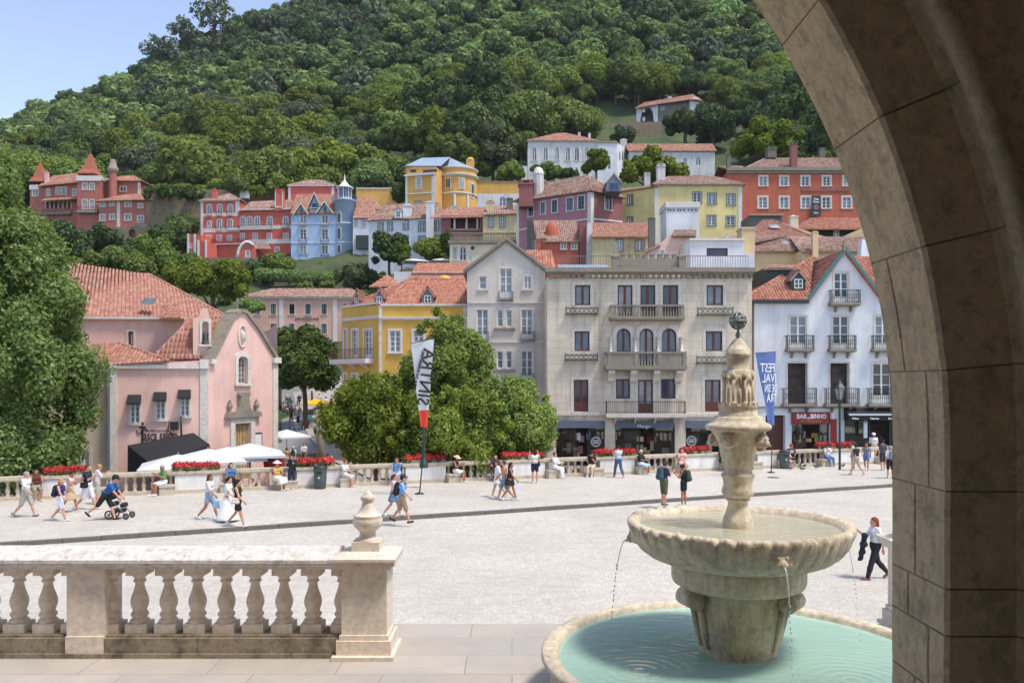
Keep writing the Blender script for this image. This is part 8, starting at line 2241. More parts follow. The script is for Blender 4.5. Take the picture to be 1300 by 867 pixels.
for i, (px, o, f, tp_, lo, hr, kw) in enumerate((
	(715, -2.2, 60, (240, 150, 40), BK, 'brown', dict(hat=('cap', (214, 70, 60)))), (693, -2.6, -70, (90, 80, 160), W_, 'dark', {}), (707, -3.4, 170, W_, NV, 'blonde', {}), (716, -11, 100, (226, 216, 206), (190, 160, 140), 'brown', dict(style='long')), (724, -11.2, -100, (206, 180, 170), BK, 'dark', dict(style='long')),
	(752, -2.4, -120, (120, 160, 214), DN, 'grey', dict(hat=('cap', W_))), (762, -2.8, 100, (220, 120, 50), BK, 'brown', dict(style='long')), (771, -6, 150, (60, 60, 66), BK, 'dark', {}), (1071, -3, 170, (206, 196, 190), BK, 'blonde', {}), (1093, -2.2, 170, (210, 80, 70), BK, 'dark', {}))):
	q = par(px, o, -1.56); person(['person in orange top and red cap behind the parapet under trees', 'person in violet top behind the parapet by the photographing woman', 'person in white top behind the seated woman in white', 'long-haired woman in cream before the left shop window', 'dark-haired woman in rose pointing before the left shop window', 'man in blue shirt and white cap behind the parapet', 'woman in orange beside the red flowers behind the parapet', 'person in black at the shop pillar', 'blonde person in pale top behind the parapet at the bar', 'person in red top behind the parapet at the black awning'][i], q, f, 'stand', top=tp_, low=lo, leg=1, hair=hr, vox=.026, **kw)
for i, (px, d) in enumerate(((286, 40.6), (303, 42), (318, 42.2), (326, 43))):
	x = PX(px, d); person(['guest in dark top under the white parasols, leftmost', 'guest in rust shirt under the white parasols', 'guest in blue-grey shirt under the white parasols', 'guest in black vest under the largest white parasol'][i], (x, d, -1.56), (30, 150, -60, 200)[i], 'sit', top=((40, 40, 46), (170, 84, 54), (90, 112, 140), BK)[i], low=NV, leg=1, hair=('dark', 'brown', 'grey', 'dark')[i], vox=.026)
rg = np.random.default_rng(8)
for i in range(16):
	px, d = rg.uniform(360, 432), rg.uniform(83, 100); x = PX(px, d); c = tuple(int(v) for v in rg.choice([(210, 210, 216), (60, 62, 70), (150, 160, 180), (120, 70, 64), (196, 176, 150), (70, 90, 130)]))
	person('small distant cafe guest or passer-by in the shaded lane', (x, d, ground(x, d) + .035), rg.uniform(0, 360), 'sit' if i % 3 else 'stand', top=c, low=(60, 60, 70) if i % 2 else (190, 180, 166), leg=.6 if i % 2 else 1, hair=('dark', 'brown', 'blonde')[i % 3], vox=.035, group='people in the shaded lane')
# ------------------------------------------------------------------ pram
def pram():
	b = on_pave(152, 658); t = thing('pram', 'black pram with silver frame pushed by the man in blue', 'pram', b, R(-90))
	def wheel(y, x, r):
		c = (x, y, r); o = MB().tube([(x + 0, y + (r - .03) * math.cos(a), r + (r - .03) * math.sin(a)) for a in np.linspace(0, 2 * math.pi, 25)], .028, 8, caps=False).build('wheel', 'dark_paint', t)
		mb = MB(); mb.tube([(x - .02, y, r), (x + .02, y, r)], .05, 10)
		for a in range(5): mb.bar((x, y, r), (x, y + (r - .04) * math.cos(a * 1.257), r + (r - .04) * math.sin(a * 1.257)), .022)
		mb.build('rim', 'iron_grey', o)
	for x in (-.25, .25): wheel(-.28, x, .17); wheel(.34, x, .12)
	for x in (-.24, .24): MB().tube([(x, -.28, .17), (x, .05, .45), (x, -.28, .80), (x, -.52, 1.02)], .016, 8).build('frame_bar', 'iron_grey', t); MB().tube([(x, .34, .12), (x, .05, .45)], .016, 8).build('frame_bar', 'iron_grey', t)
	MB().tube([(-.24, -.52, 1.02), (0, -.55, 1.03), (.24, -.52, 1.02)], .02, 8).build('handle', 'dark_paint', t)
	V, F = surface([((-.13, -.16, .55), (.13, -.16, .55), .09, .09), ((-.13, .16, .50), (.13, .16, .50), .09, .09), ((-.13, -.24, .78), (.13, -.24, .78), .08, .08)], .025, k=.08); link('seat', fast_mesh('seat', V, F, 'black_cloth', True), t)
	V, F = surface([((-.12, -.18, .92), (.12, -.18, .92), .13, .13), ((-.12, -.05, .98), (.12, -.05, .98), .10, .10)], .025, k=.08); link('hood', fast_mesh('hood', V, F, cloth((66, 68, 76)), True), t)
	V, F = surface([((-.12, -.15, .30), (.12, -.15, .30), .09, .09), ((-.12, .12, .30), (.12, .12, .30), .08, .08)], .025, k=.06); link('basket', fast_mesh('basket', V, F, 'black_cloth', True), t)
pram()
# ------------------------------------------------------------------ the arcade the picture is taken from
def arcade():
	t = thing('palace_arcade', 'dim stone arcade with a tall pointed arch framing the square', 'arcade', (0, 4.25, 3.4))
	og = Vector((0, 4.25, 3.4))
	D0, D1, D2 = 4.10, 4.25, 4.85
	XJ, R0, ZS, AX = 2.22, 4.45, CH - 0.345, -0.84
	cxr = XJ - R0; top = CH + 6.2
	FL = 3.08
	def path(off):
		"""right half outline: list of (x, z) from the floor to the crown, by arc length marks"""
		P = [(XJ + off, z) for z in np.linspace(FL, ZS, 7)]
		R1 = R0 + off
		amax = math.acos(min(1, (AX - cxr) / R1))
		for a in np.linspace(0, amax, 29)[1:]: P.append((cxr + R1 * math.cos(a), ZS + R1 * math.sin(a)))
		return P
	def at(off, s):
		"""s: metres up the jamb, then along the inner curve"""
		h = ZS - FL
		if s <= h: return (XJ + off, FL + s)
		a = (s - h) / R0
		R1 = R0 + off
		a = min(a, math.acos(min(1, (AX - cxr) / R1)))
		return (cxr + R1 * math.cos(a), ZS + R1 * math.sin(a))
	total = (ZS - FL) + R0 * math.acos((AX - cxr) / R0)
	prof = [(0.0, D2), (0.0, D1 + 0.02), (0.02, D1), (0.36, D1), (0.38, D1 - 0.02), (0.38, D0)]
	rg = np.random.default_rng(5)
	def stones(side, joints, pr, shrink, name):
		mb = MB()
		pr0 = pr
		for w_, (a, b) in enumerate(zip(joints[:-1], joints[1:])):
			pr = pr0
			if name == 'arch_stones' and w_ < 6:
				gd = (4.58, 4.43, 4.66)[w_ % 3]
				pr = pr0[:1] + [(0, gd + .012), (.012, gd + .006), (.012, gd - .006), (0, gd - .012)] + pr0[1:]
			a += shrink; b -= shrink
			k = max(2, int((b - a) / 0.09))
			j = rg.normal() * 0.0018
			V = []; F = []
			for i in range(k + 1):
				s = a + (b - a) * i / k
				e = shrink * 0.5 if i in (0, k) else 0
				for o, d in pr:
					x, z = at(o + e + j, s)
					x = x if side > 0 else 2 * AX - x
					V.append((x, d, z))
			m = len(pr)
			for i in range(k):
				for q in range(m - 1):
					f = (i * m + q, (i + 1) * m + q, (i + 1) * m + q + 1, i * m + q + 1)
					F.append(f if side > 0 else f[::-1])
			mb.add(V, F, smooth=False)
		return mb
	h = ZS - FL
	# jamb and arch stones, in two layers as on the photograph: the lit reveal and the order facing the room
	j1 = [0, .30, .62, .86, 1.36, 1.98, 2.62, 3.32, 4.0, 4.7, 5.4, total]
	for side in (1, -1):
		mb = stones(side, j1, prof, 0.0045, 'arch_stones')
		mb.build('arch_stones', 'arch_stone', t, og)
		core = stones(side, [0, total], [(0.012, D2 - .002), (0.012, D1 + 0.022), (0.026, D1 + .012), (0.36, D1 + .012), (0.392, D1 - .010), (0.392, D0 + .004)], 0.0, 'mortar')
		core.build('mortar', 'mortar', t, og)
		# round moulding at the outer order, on its own capital
		pts = [at(0.41, s) for s in np.linspace(1.36, total, 50)]
		pts = [((x if side > 0 else 2 * AX - x), D0 - 0.01, z) for x, z in pts]
		MB().tube(pts, 0.055, 12).build('roll_moulding', 'arch_stone', t, og)
		x = XJ + 0.42 if side > 0 else 2 * AX - XJ - 0.42
		blk = MB(); z = at(0.41, 1.36)[1]
		for w, h0, h1 in ((.075, -.07, .0), (.095, -.13, -.072), (.06, -1.3, -.132)): blk.box(x - w, x + w, D0 - w - .01, D0 - .002, z + h0, z + h1)
		blk.build('capital', 'arch_stone', t, og)
	# wall round the arch, inside and outside face
	half = path(0.40)
	outl = half + [(2 * AX - x, z) for x, z in reversed(half)][1:]
	W = 8.0
	wall = MB()
	for d, fl in ((D0 + 0.001, 0), (D2, 1)):
		off = 0.40 if d < D1 else 0.0
		half = path(off); o = half + [(2 * AX - x, z) for x, z in reversed(half)][1:]
		poly = [(W, FL), (W, top), (-W, top), (-W, FL)] + [(x, z) for x, z in reversed(o)]
		tri = tessellate_polygon([[Vector((p[0], p[1], 0)) for p in poly]])
		wall.add([(p[0], d, p[1]) for p in poly], [tuple(q) for q in tri])
	wall.build('wall', 'arch_stone', t, og)
	rm = MB()
	rm.add([(-W, D0, FL), (W, D0, FL), (W, -4, FL), (-W, -4, FL)], [(0, 1, 2, 3)])
	rm.build('floor', 'stone_white', t, og)
	rm = MB()
	rm.add([(-W, D2, top), (W, D2, top), (W, -4, top), (-W, -4, top)], [(3, 2, 1, 0)])
	for a, b in (((W, D2), (W, -4)), ((W, -4), (-W, -4)), ((-W, -4), (-W, 1.3)), ((-W, 3.7), (-W, D2))):  # unseen gap in the left wall, added to let light onto the arch
		rm.add([(a[0], a[1], FL - 2), (b[0], b[1], FL - 2), (b[0], b[1], top), (a[0], a[1], top)], [(0, 1, 2, 3)])
	rm.build('inner_wall', 'palace_plaster', t, og)
	ft = MB(); ft.box(-W, W, D0 + 0.05, D2 + 0.004, TER - 0.1, FL - 0.002)
	ft.build('footing', 'arch_stone', t, og)
arcade()
# ------------------------------------------------------------------ balustrades of the terrace
def baluster_mb(c, y, z0, h, k=1.0, half=0):
	"""square foot, turned belly, square head; half -1/1 keeps one side only (a half baluster against a pier)"""
	mb = MB()
	s = h / 0.75
	a = 0.118 * k
	x0, x1 = (c - a, c + a) if not half else ((c - 0.0, c + a) if half > 0 else (c - a, c))
	mb.box(x0, x1, y - a, y + a, z0, z0 + 0.10 * s)
	mb.box(x0 if half > 0 else c - 0.112 * k, x1 if half < 0 else c + 0.112 * k, y - .112 * k, y + .112 * k, z0 + 0.645 * s, z0 + 0.75 * s)
	pr = [(0.103, .10), (.108, .115), (.101, .135), (.082, .145), (.076, .165), (.092, .175), (.098, .19), (.092, .21), (.076, .225), (.078, .25), (.092, .285), (.100, .325), (.097, .365), (.083, .41), (.065, .46), (.052, .51), (.048, .545), (.060, .553), (.069, .562), (.069, .578), (.058, .588), (.060, .605), (.085, .63), (.110, .645)]
	mb.lathe([(r * k, z0 + z * s) for r, z in pr], 20, (c, y, 0))
	return mb
def terrace_balustrade(label, xend, side, d, npx, group):
	"""side -1: runs from its end pier at xend to the left; +1 to the right"""
	t = thing('balustrade', label, 'balustrade', (xend, d, TER), 0, group)
	og = Vector((xend, d, TER)); sg = side
	Y0, Y1 = d + 0.03, d + 0.43; yc = d + 0.23
	def xr(a, b): return (min(xend + sg * a, xend + sg * b), max(xend + sg * a, xend + sg * b))
	L = 6.4
	# end pier: foot, die, cap
	mb = MB()
	mb.box(*xr(-0.02, .66), d - 0.13, d + .58, TER, TER + .045)
	mb.box(*xr(0.02, .62), d - 0.06, d + .52, TER + .045, TER + .20)
	mb.box(*xr(0.05, .59), d - 0.035, d + .495, TER + .20, TER + .255)
	mb.box(*xr(0.07, .57), d - 0.01, d + .47, TER + .255, TER + .985)
	mb.box(*xr(0.02, .62), d - 0.06, d + .52, TER + .985, TER + 1.03)
	mb.box(*xr(-0.03, .67), d - 0.11, d + .57, TER + 1.03, TER + 1.085)
	c = xend + sg * .32
	v = [(c - .36, d - .14, TER + 1.085), (c + .36, d - .14, TER + 1.085), (c + .36, d + .6, TER + 1.085), (c - .36, d + .6, TER + 1.085),
		 (c - .36, d - .14, TER + 1.115), (c + .36, d - .14, TER + 1.115), (c + .36, d + .6, TER + 1.115), (c - .36, d + .6, TER + 1.115),
		 (c - .17, d + .06, TER + 1.16), (c + .17, d + .06, TER + 1.16), (c + .17, d + .40, TER + 1.16), (c - .17, d + .40, TER + 1.16)]
	f = [(0, 3, 2, 1)] + [(i, (i + 1) % 4, 4 + (i + 1) % 4, 4 + i) for i in range(4)] + [(4 + i, 4 + (i + 1) % 4, 8 + (i + 1) % 4, 8 + i) for i in range(4)] + [(8, 9, 10, 11)]
	mb.add(v, f)
	pier = mb.build('end_pier', 'balustrade', t, og)
	u = MB(); zz = TER + 1.16
	u.box(c - .155, c + .155, d + .075, d + .385, zz, zz + .10)
	pr = [(.14, .10), (.145, .115), (.105, .13), (.09, .16), (.092, .20), (.12, .225), (.155, .26), (.168, .30), (.168, .34), (.155, .365), (.16, .372), (.16, .386), (.145, .392), (.10, .42), (.075, .47), (.063, .53), (.060, .545), (.078, .556), (.082, .585), (.07, .607), (.042, .615), (.04, .64), (.02, .652), (0.0, .655)]
	u.lathe([(r, zz + z) for r, z in pr], 28, (c, d + .23, 0))
	u.build('finial', 'balustrade', pier, og)
	# plinth, coping, intermediate piers and balusters
	pl = MB(); j = 0.62
	cp = MB()
	x = j; k = 0
	while x < L:
		l = 1.55 + 0.25 * ((k * 37) % 5) / 5
		b = min(x + l, L)
		pl.box(*xr(x + .003, b - .003), d + .0, d + .46, TER + .05, TER + .215)
		pl.box(*xr(x + .003, b - .003), d + .04, d + .42, TER + .215, TER + .235)
		pl.box(*xr(x, b), d - .03, d + .49, TER, TER + .05)
		x = b; k += 1
	pl.build('plinth', 'mossy', t, og)
	for (a, b) in ((0.62, 2.75), (2.75, 4.6), (4.6, L)):
		xa, xb = xr(a + .002, b - .002)
		q = [(d - .02, .985), (d - .02, 1.015), (d - .05, 1.03), (d - .05, 1.05), (d - .10, 1.065), (d - .10, 1.10), (d + .02, 1.155), (d + .18, 1.185), (d + .30, 1.185), (d + .46, 1.155), (d + .56, 1.10), (d + .56, 1.065), (d + .50, 1.05), (d + .48, 1.015), (d + .48, .985)]
		cp.prism([(xa, y, TER + z) for y, z in q], (xb - xa, 0, 0))
	cp.build('coping', 'coping', t, og)
	# positions measured from the end pier
	sp = .3275
	def put(pos, half=0):
		mb = baluster_mb(xend + sg * pos, yc, TER + .235, .75, 1.0, half * (1 if sg > 0 else -1))
		mb.build('baluster', 'balustrade', t, og)
	put(.60, 1)
	for i in range(7): put(.99 - .05 + i * sp)
	p0 = .94 + 6 * sp + 0.25
	put(p0 + 0.06, -1)
	def pier2(a):
		mb = MB()
		mb.box(*xr(a, a + .42), d + .02, d + .44, TER + .235, TER + .985)
		mb.box(*xr(a - .0, a + .42), d - .012, d + .47, TER + .05, TER + .236)
		mb.build('pier', 'balustrade', t, og)
	pier2(p0 + .05)
	q = p0 + .47
	put(q, 1)
	for i in range(6): put(q + .32 + i * sp)
	e = q + .32 + 5 * sp + .25
	put(e + .06, -1); pier2(e + .05)
	return t
DB = 9.2
terrace_balustrade('stone balustrade with urn finial in the left foreground, balusters stained', PX(499, DB), -1, DB, 0, 'terrace balustrades')
terrace_balustrade('cut-off end of a pale balustrade beside the arch pillar', 4.665, 1, 10.0, 0, 'terrace balustrades')
# ------------------------------------------------------------------ fountain
def fountain():
	PXc, PD, PR = 2.16, 7.78, 1.885          # pool
	X, Y = 2.17, 7.98                        # pedestal and basin
	ZR = CH - 2.52; ZW = CH - 2.575
	VA = [math.radians(-105.5 + q) for q in (-56, 68, 150, 215)]
	t = thing('fountain', 'weathered stone fountain with scalloped upper basin and carved tower', 'fountain', (PXc, PD, TER))
	og = Vector((PXc, PD, TER))
	# pool wall with a rounded rim, open inside
	pr = [(PR - .05, TER), (PR - .05, TER + .06), (PR - .08, TER + .09), (PR - .08, ZR - .12), (PR - .03, ZR - .09), (PR, ZR - .05), (PR, ZR - .015), (PR - .02, ZR), (PR - .12, ZR), (PR - .15, ZR - .02), (PR - .16, ZR - .06), (PR - .18, ZR - .08), (PR - .20, TER + .1), (0.0, TER + .1)]
	mb = MB(); mb.lathe(pr[:12], 96, (PXc, PD, 0)); mb.build('pool_wall', 'limestone', t, og)
	mb = MB(); mb.lathe(pr[11:], 96, (PXc, PD, 0)); mb.build('pool_floor', 'pool_blue', t, og)
	# pedestal: a rounded square body with corner scrolls under a heavy ring
	def sq(k):
		def fn(r, z, a):
			c, s = abs(math.cos(a - .35)), abs(math.sin(a - .35))
			q = 1.0 / max(c, s)
			return r * (1 + (min(q, 1.22) - 1) * k)
		return fn
	pr = [(.34, TER + .1), (.35, ZW - .05), (.345, ZW + .02), (.35, ZW + .05), (.375, ZW + .12), (.40, ZW + .25), (.425, ZW + .40), (.445, ZW + .55), (.46, ZW + .62), (.47, ZW + .66)]
	mb = MB(); mb.lathe(pr, 64, (X, Y, 0), fn=sq(.3))
	for i in range(4):
		a = VA[i]
		for w in (-1, 1):
			da = w * .17
			pts = [(X + (r) * math.cos(a + da), Y + r * math.sin(a + da), z) for r, z in ((.36, ZW + .08), (.42, ZW + .3), (.47, ZW + .5))]
			mb.tube(pts, .028, 8)
	ped = mb.build('pedestal', 'limestone_wet', t, og)
	for i in range(4):
		a = VA[i]; mb = MB()
		c = Vector((X + .52 * math.cos(a), Y + .52 * math.sin(a), ZW + .545)); tn = Vector((-math.sin(a), math.cos(a), 0))
		rd = Vector((math.cos(a), math.sin(a), 0))
		for w, r in ((.13, .085), (.15, .05), (.16, .02)):
			mb.tube([c - tn * w, c + tn * w], r, 16)
		mb.tube([c + rd * .06 + Vector((0, 0, .03)), c - rd * .02 + Vector((0, 0, .10)), c - rd * .12 + Vector((0, 0, .10))], .07, 8)
		mb.build('scroll', 'limestone', ped, og)
	zb = 3.646
	pr = [(.50, ZW + .62), (.575, ZW + .635), (.615, ZW + .66), (.63, ZW + .70), (.63, ZW + .80), (.62, ZW + .85), (.59, ZW + .885), (.55, ZW + .90), (.53, zb - .38 + .05)]
	mb = MB(); mb.lathe(pr, 64, (X, Y, 0)); mb.build('ring', 'limestone', t, og)
	# upper basin with scalloped lip and gadroons, hollow
	NS = 44
	rg = np.random.default_rng(2)
	chip = rg.normal(size=NS * 8) * 0.006
	V = []; F = []
	prof = [(.52, -.365), (.66, -.36), (.78, -.34), (.885, -.30), (.97, -.238), (1.03, -.16), (1.062, -.085), (1.08, -.022), (1.085, .012), (1.06, .03), (1.0, .02), (.97, -.03), (.93, -.10), (.80, -.14), (.3, -.16), (0.02, -.16)]
	n = NS * 8
	prof = [(r * .972 if r > .3 else r, z) for r, z in prof]
	for k, (r, z) in enumerate(prof):
		for i in range(n):
			a = 2 * math.pi * i / n
			g = abs(math.sin(a * NS / 2))
			rr, zz = r, z
			if 2 <= k <= 9:
				w = min(1, max(0, (r - .7) / .3))
				rr = r * (1 - .022 * w * (1 - g ** .6))
				if k >= 6: zz = z - .034 * (1 - g ** .7) + chip[i] * (1.5 if k >= 8 else .5)
				if k >= 7: rr += chip[(i * 5) % n] * 1.2
			V.append((X + rr * math.cos(a), Y + rr * math.sin(a), zb + zz))
	for k in range(len(prof) - 1):
		for i in range(n):
			j = (i + 1) % n
			F.append((k * n + i, k * n + j, (k + 1) * n + j, (k + 1) * n + i))
	mb = MB(); mb.add(V, F, smooth=True)
	basin = mb.build('basin', 'limestone', t, og)
	# carved lion masks that spout: brow, muzzle, mane of leaves
	def mask(a, rr, z, s, parent, nm='spout_mask'):
		c = Vector((X + rr * math.cos(a), Y + rr * math.sin(a), z)); o = Vector((math.cos(a), math.sin(a), 0)); tn = Vector((-math.sin(a), math.cos(a), 0)); up = Vector((0, 0, 1))
		mb = MB()
		mb.sphere(c, s * .55, 14, 10)
		mb.sphere(c + o * s * .42 - up * s * .18, s * .30, 12, 8)
		for k in (-1, 1):
			mb.sphere(c + o * s * .40 + tn * k * s * .24 + up * s * .18, s * .16, 10, 6)
			mb.sphere(c + o * s * .48 + tn * k * s * .16 - up * s * .22, s * .17, 10, 6)
		for k in range(9):
			q = math.pi * (k - 1) / 7
			e = c + tn * s * .85 * math.cos(q) + up * s * .75 * math.sin(q)
			mb.tube([c + o * s * .2, c.lerp(e, .6) + o * s * .22, e + o * s * .05], [s * .22, s * .2, s * .06], 7)
		mb.tube([c + o * s * .55 - up * s * .32, c + o * s * .78 - up * s * .34], s * .08, 8)
		mb.build(nm, 'limestone', parent, og)
		return c + o * s * .78 - up * s * .34
	spouts = []
	for a in (-1.475, -1.475 + math.pi / 2, -1.475 + math.pi, -3.33):
		spouts.append(mask(a, .955, zb - .15, .15, basin))
	# stem
	pr = [(.10, zb - .17), (.138, zb - .10), (.146, zb - .03), (.146, zb + .02), (.135, zb + .06), (.112, zb + .11), (.096, zb + .17), (.090, zb + .215), (.112, zb + .222), (.115, zb + .235), (.10, zb + .245), (.118, zb + .252), (.145, zb + .275), (.155, zb + .305), (.148, zb + .335), (.136, zb + .375), (.142, zb + .42), (.158, zb + .455), (.16, zb + .475), (.14, zb + .482), (.132, zb + .50), (.132, zb + .525)]
	mb = MB(); mb.lathe(pr, 40, (X, Y, 0)); mb.build('stem', 'limestone', t, og)
	# upper bowl with four heads
	z1 = zb + .525
	pr = [(.135, z1), (.146, z1 + .03), (.155, z1 + .09), (.165, z1 + .15), (.178, z1 + .21), (.19, z1 + .26), (.205, z1 + .27), (.215, z1 + .30), (.24, z1 + .335), (.25, z1 + .36), (.30, z1 + .372), (.312, z1 + .39), (.312, z1 + .412), (.29, z1 + .43), (.25, z1 + .45), (.228, z1 + .478), (.222, z1 + .50), (.20, z1 + .505)]
	mb = MB(); mb.lathe(pr, 48, (X, Y, 0)); bowl = mb.build('bowl', 'limestone', t, og)
	for i in range(4):
		a = .35 + i * math.pi / 2 + math.pi / 4 - .2
		mask(a, .225, z1 + .27, .12, bowl, 'carved_head')
	# little Gothic tower
	z2 = z1 + .505
	mb = MB()
	mb.lathe([(.185, z2 - .01), (.185, z2 + .03), (.178, z2 + .035), (.178, z2 + .075), (.186, z2 + .08), (.186, z2 + .10)], 48, (X, Y, 0))
	for i in range(16):
		a = i * math.pi / 8
		mb.box(-.018, .018, -.012, .012, z2 + .10, z2 + .128, mat=Matrix.Translation((X + .175 * math.cos(a), Y + .175 * math.sin(a), 0)) @ Matrix.Rotation(a + math.pi / 2, 4, 'Z'))
	mb.lathe([(.165, z2 + .10), (.134, z2 + .105), (.134, z2 + .42), (.112, z2 + .44), (.105, z2 + .445), (.105, z2 + .565), (.118, z2 + .57), (.118, z2 + .60), (.112, z2 + .605), (.112, z2 + .635), (.102, z2 + .64), (.075, z2 + .69), (.045, z2 + .725), (.03, z2 + .74), (.0, z2 + .745)], 32, (X, Y, 0))
	tower = mb.build('tower', 'limestone', t, og)
	mb = MB()
	for i in range(8):
		a = i * math.pi / 4 + .2
		c, s = math.cos(a), math.sin(a)
		mb.tube([(X + .14 * c, Y + .14 * s, z2 + .105), (X + .14 * c, Y + .14 * s, z2 + .37)], .014, 8)
		mb.lathe([(.026, 0), (.03, .02), (.022, .035), (.0, .075)], 8, (X + .14 * c, Y + .14 * s, z2 + .37))
		mb.lathe([(.024, 0), (.024, .03), (.016, .04)], 8, (X + .14 * c, Y + .14 * s, z2 + .10))
		b = a + math.pi / 8
		for q in (-1, 1):
			e = b + q * .2
			mb.tube([(X + .135 * math.cos(e), Y + .135 * math.sin(e), z2 + .30), (X + .14 * math.cos(b + q * .1), Y + .14 * math.sin(b + q * .1), z2 + .345), (X + .142 * math.cos(b), Y + .142 * math.sin(b), z2 + .385)], .011, 6)
		mb.tube([(X + .132 * math.cos(b), Y + .132 * math.sin(b), z2 + .13), (X + .134 * math.cos(b), Y + .134 * math.sin(b), z2 + .22), (X + .134 * math.cos(b), Y + .134 * math.sin(b), z2 + .27)], [.014, .018, .010], 8)
	mb.build('niche_columns', 'limestone', tower, og)
	# armillary sphere on a pin
	z3 = z2 + .745; zc = z3 + .165; r = .078
	mb = MB()
	mb.lathe([(.03, z3 - .03), (.018, z3), (.028, z3 + .03), (.014, z3 + .06), (.012, z3 + .085)], 12, (X, Y, 0))
	mb.sphere((X, Y, zc), r * .8, 14, 10)
	for k in range(3):
		a = k * math.pi / 3
		mb.tube([(X + r * math.cos(q) * math.cos(a), Y + r * math.cos(q) * math.sin(a), zc + r * math.sin(q)) for q in np.linspace(0, 2 * math.pi, 25)], .0085, 6, caps=False)
	for zz in (-.5, 0, .5):
		q0 = math.sqrt(1 - zz * zz) * r
		mb.tube([(X + q0 * math.cos(q), Y + q0 * math.sin(q), zc + r * zz) for q in np.linspace(0, 2 * math.pi, 25)], .011 if zz == 0 else .007, 6, caps=False)
	mb.tube([(X, Y, zc - r), (X, Y, zc + r + .02)], .008, 6)
	mb.build('armillary_sphere', 'metal_sphere', t, og)
	# water: the pool, the basin, and thin falling streams
	def disc(name, c, R1, z, key, hole=0.0):
		mb = MB(); nr, na = 60, 96; V = []; F = []
		for i in range(nr + 1):
			rr = hole + (R1 - hole) * i / nr
			for k in range(na):
				a = 2 * math.pi * k / na; V.append((c[0] + rr * math.cos(a), c[1] + rr * math.sin(a), z))
		for i in range(nr):
			for k in range(na):
				j = (k + 1) % na; F.append((i * na + k, (i + 1) * na + k, (i + 1) * na + j, i * na + j))
		mb.add(V, F, smooth=True)
		return mb.build(name, key, t, og)
	disc('pool_water', (PXc, PD), PR - .165, ZW, 'water')
	disc('basin_water', (X, Y), .935, zb - .035, 'water_shallow', .12)
	rg = np.random.default_rng(9)
	for s in spouts:
		o = (s - Vector((X, Y, s.z))).normalized()
		mb = MB()
		T = math.sqrt(2 * (s.z - ZW) / 9.8)
		pts = [s + o * .35 * tt - Vector((0, 0, 4.9 * tt * tt)) for tt in np.linspace(0, T, 14)]
		mb.tube(pts[:8], [.007 - .0004 * i for i in range(8)], 6)
		for tt in np.linspace(T * .5, T, 16):
			q = s + o * .35 * tt - Vector((0, 0, 4.9 * tt * tt)) + Vector(rg.normal(size=3)) * .004
			mb.sphere(q, .0055 + .002 * rg.random(), 6, 5, (1, 1, 2.2))
		mb.build('water_stream', 'water_drop', t, og)
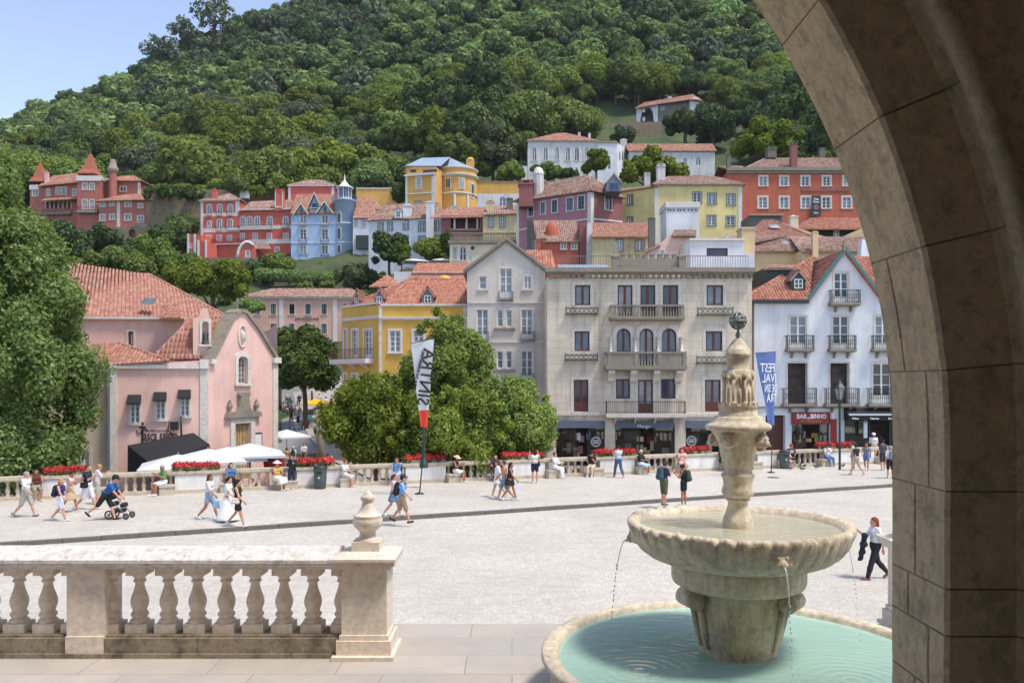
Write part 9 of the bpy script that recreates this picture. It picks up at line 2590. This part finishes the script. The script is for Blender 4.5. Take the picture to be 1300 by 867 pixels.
# materials of the fountain
M['limestone_wet'] = stone('limestone_wet', rgb(206, 190, 160, .95), dark=(0.085, 0.075, 0.05, 1), dirt=0.55, scale=2.0, bmp=0.6, lich=(0.16, 0.19, 0.13, 1), streak=.5)
M['pool_blue'] = plain('pool_blue', rgb(178, 232, 216, .98), 0.5, var=0.06, vscale=2.5)
def water(name, tint, df_, rings, strength, gl=1.0):
	m, nt, p = newmat(name)
	nt.nodes.remove(p)
	gy = nt.nodes.new('ShaderNodeBsdfGlossy'); gy.inputs['Roughness'].default_value = 0.04
	tr = nt.nodes.new('ShaderNodeBsdfTransparent'); tr.inputs['Color'].default_value = tint
	fr = nt.nodes.new('ShaderNodeFresnel'); fr.inputs['IOR'].default_value = 1.33
	df = nt.nodes.new('ShaderNodeBsdfDiffuse'); df.inputs['Color'].default_value = df_
	h = noise(nt, coords(nt, (3.0, 5.0, 1)), 1.6, 4, 0.55)
	h = math_(nt, 'MULTIPLY', h, 1.2)
	for (x, y, f, a, fall) in rings:
		tc = nt.nodes.new('ShaderNodeTexCoord'); mp = nt.nodes.new('ShaderNodeMapping'); mp.inputs['Location'].default_value = (-x, -y, 0)
		nt.links.new(tc.outputs['Object'], mp.inputs[0])
		sx = nt.nodes.new('ShaderNodeSeparateXYZ'); nt.links.new(mp.outputs[0], sx.inputs[0])
		d = math_(nt, 'SQRT', math_(nt, 'ADD', math_(nt, 'MULTIPLY', sx.outputs[0], sx.outputs[0]), math_(nt, 'MULTIPLY', sx.outputs[1], sx.outputs[1])))
		w = math_(nt, 'SINE', math_(nt, 'MULTIPLY', d, f))
		at = math_(nt, 'MULTIPLY', math_(nt, 'POWER', 2.718, math_(nt, 'MULTIPLY', d, -fall)), a)
		h = math_(nt, 'ADD', h, math_(nt, 'MULTIPLY', w, at))
	b = N(nt, 'ShaderNodeBump'); b.inputs['Strength'].default_value = strength; b.inputs['Distance'].default_value = 0.02
	nt.links.new(h, b.inputs['Height'])
	for n in (gy, fr): nt.links.new(b.outputs[0], n.inputs['Normal'])
	mu = nt.nodes.new('ShaderNodeMixShader'); mu.inputs[0].default_value = 0.55
	nt.links.new(tr.outputs[0], mu.inputs[1]); nt.links.new(df.outputs[0], mu.inputs[2])
	mx = nt.nodes.new('ShaderNodeMixShader')
	nt.links.new(math_(nt, 'MULTIPLY', fr.outputs[0], gl), mx.inputs[0]); nt.links.new(mu.outputs[0], mx.inputs[1]); nt.links.new(gy.outputs[0], mx.inputs[2])
	nt.links.new(mx.outputs[0], nt.nodes['Material Output'].inputs['Surface'])
	return m
M['water'] = water('water', (0.80, 0.97, 0.92, 1), (0.60, 0.92, 0.79, 1), [(.78, -.62, 60, .45, 2.2), (-1.02, -.35, 60, .45, 2.2), (.05, -1.3, 52, .3, 2.4)], 0.65)
M['water_shallow'] = water('water_shallow', (0.95, 0.96, 0.88, 1), (0.70, 0.70, 0.56, 1), [(.5, -.5, 60, .3, 2.0)], 0.6)
m, nt, p = newmat('water_drop')
p.inputs['Base Color'].default_value = (0.85, 0.88, 0.88, 1); p.inputs['Roughness'].default_value = 0.1; p.inputs['Alpha'].default_value = 0.75
M['water_drop'] = m
fountain()
# thin summer haze over the valley
m = bpy.data.materials.new('haze'); m.use_nodes = True; nt = m.node_tree; nt.nodes.remove(nt.nodes['Principled BSDF'])
vp = nt.nodes.new('ShaderNodeVolumePrincipled'); vp.inputs['Color'].default_value = (0.86, 0.92, 1.0, 1); vp.inputs['Density'].default_value = 0.00007
nt.links.new(vp.outputs[0], nt.nodes['Material Output'].inputs['Volume']); M['haze'] = m
mb = MB(); mb.box(-5010, 5010, -620, 5510, -10, 420)
tag(mb.build('haze', 'haze'), 'thin pale haze over the valley', 'haze', kind='stuff')
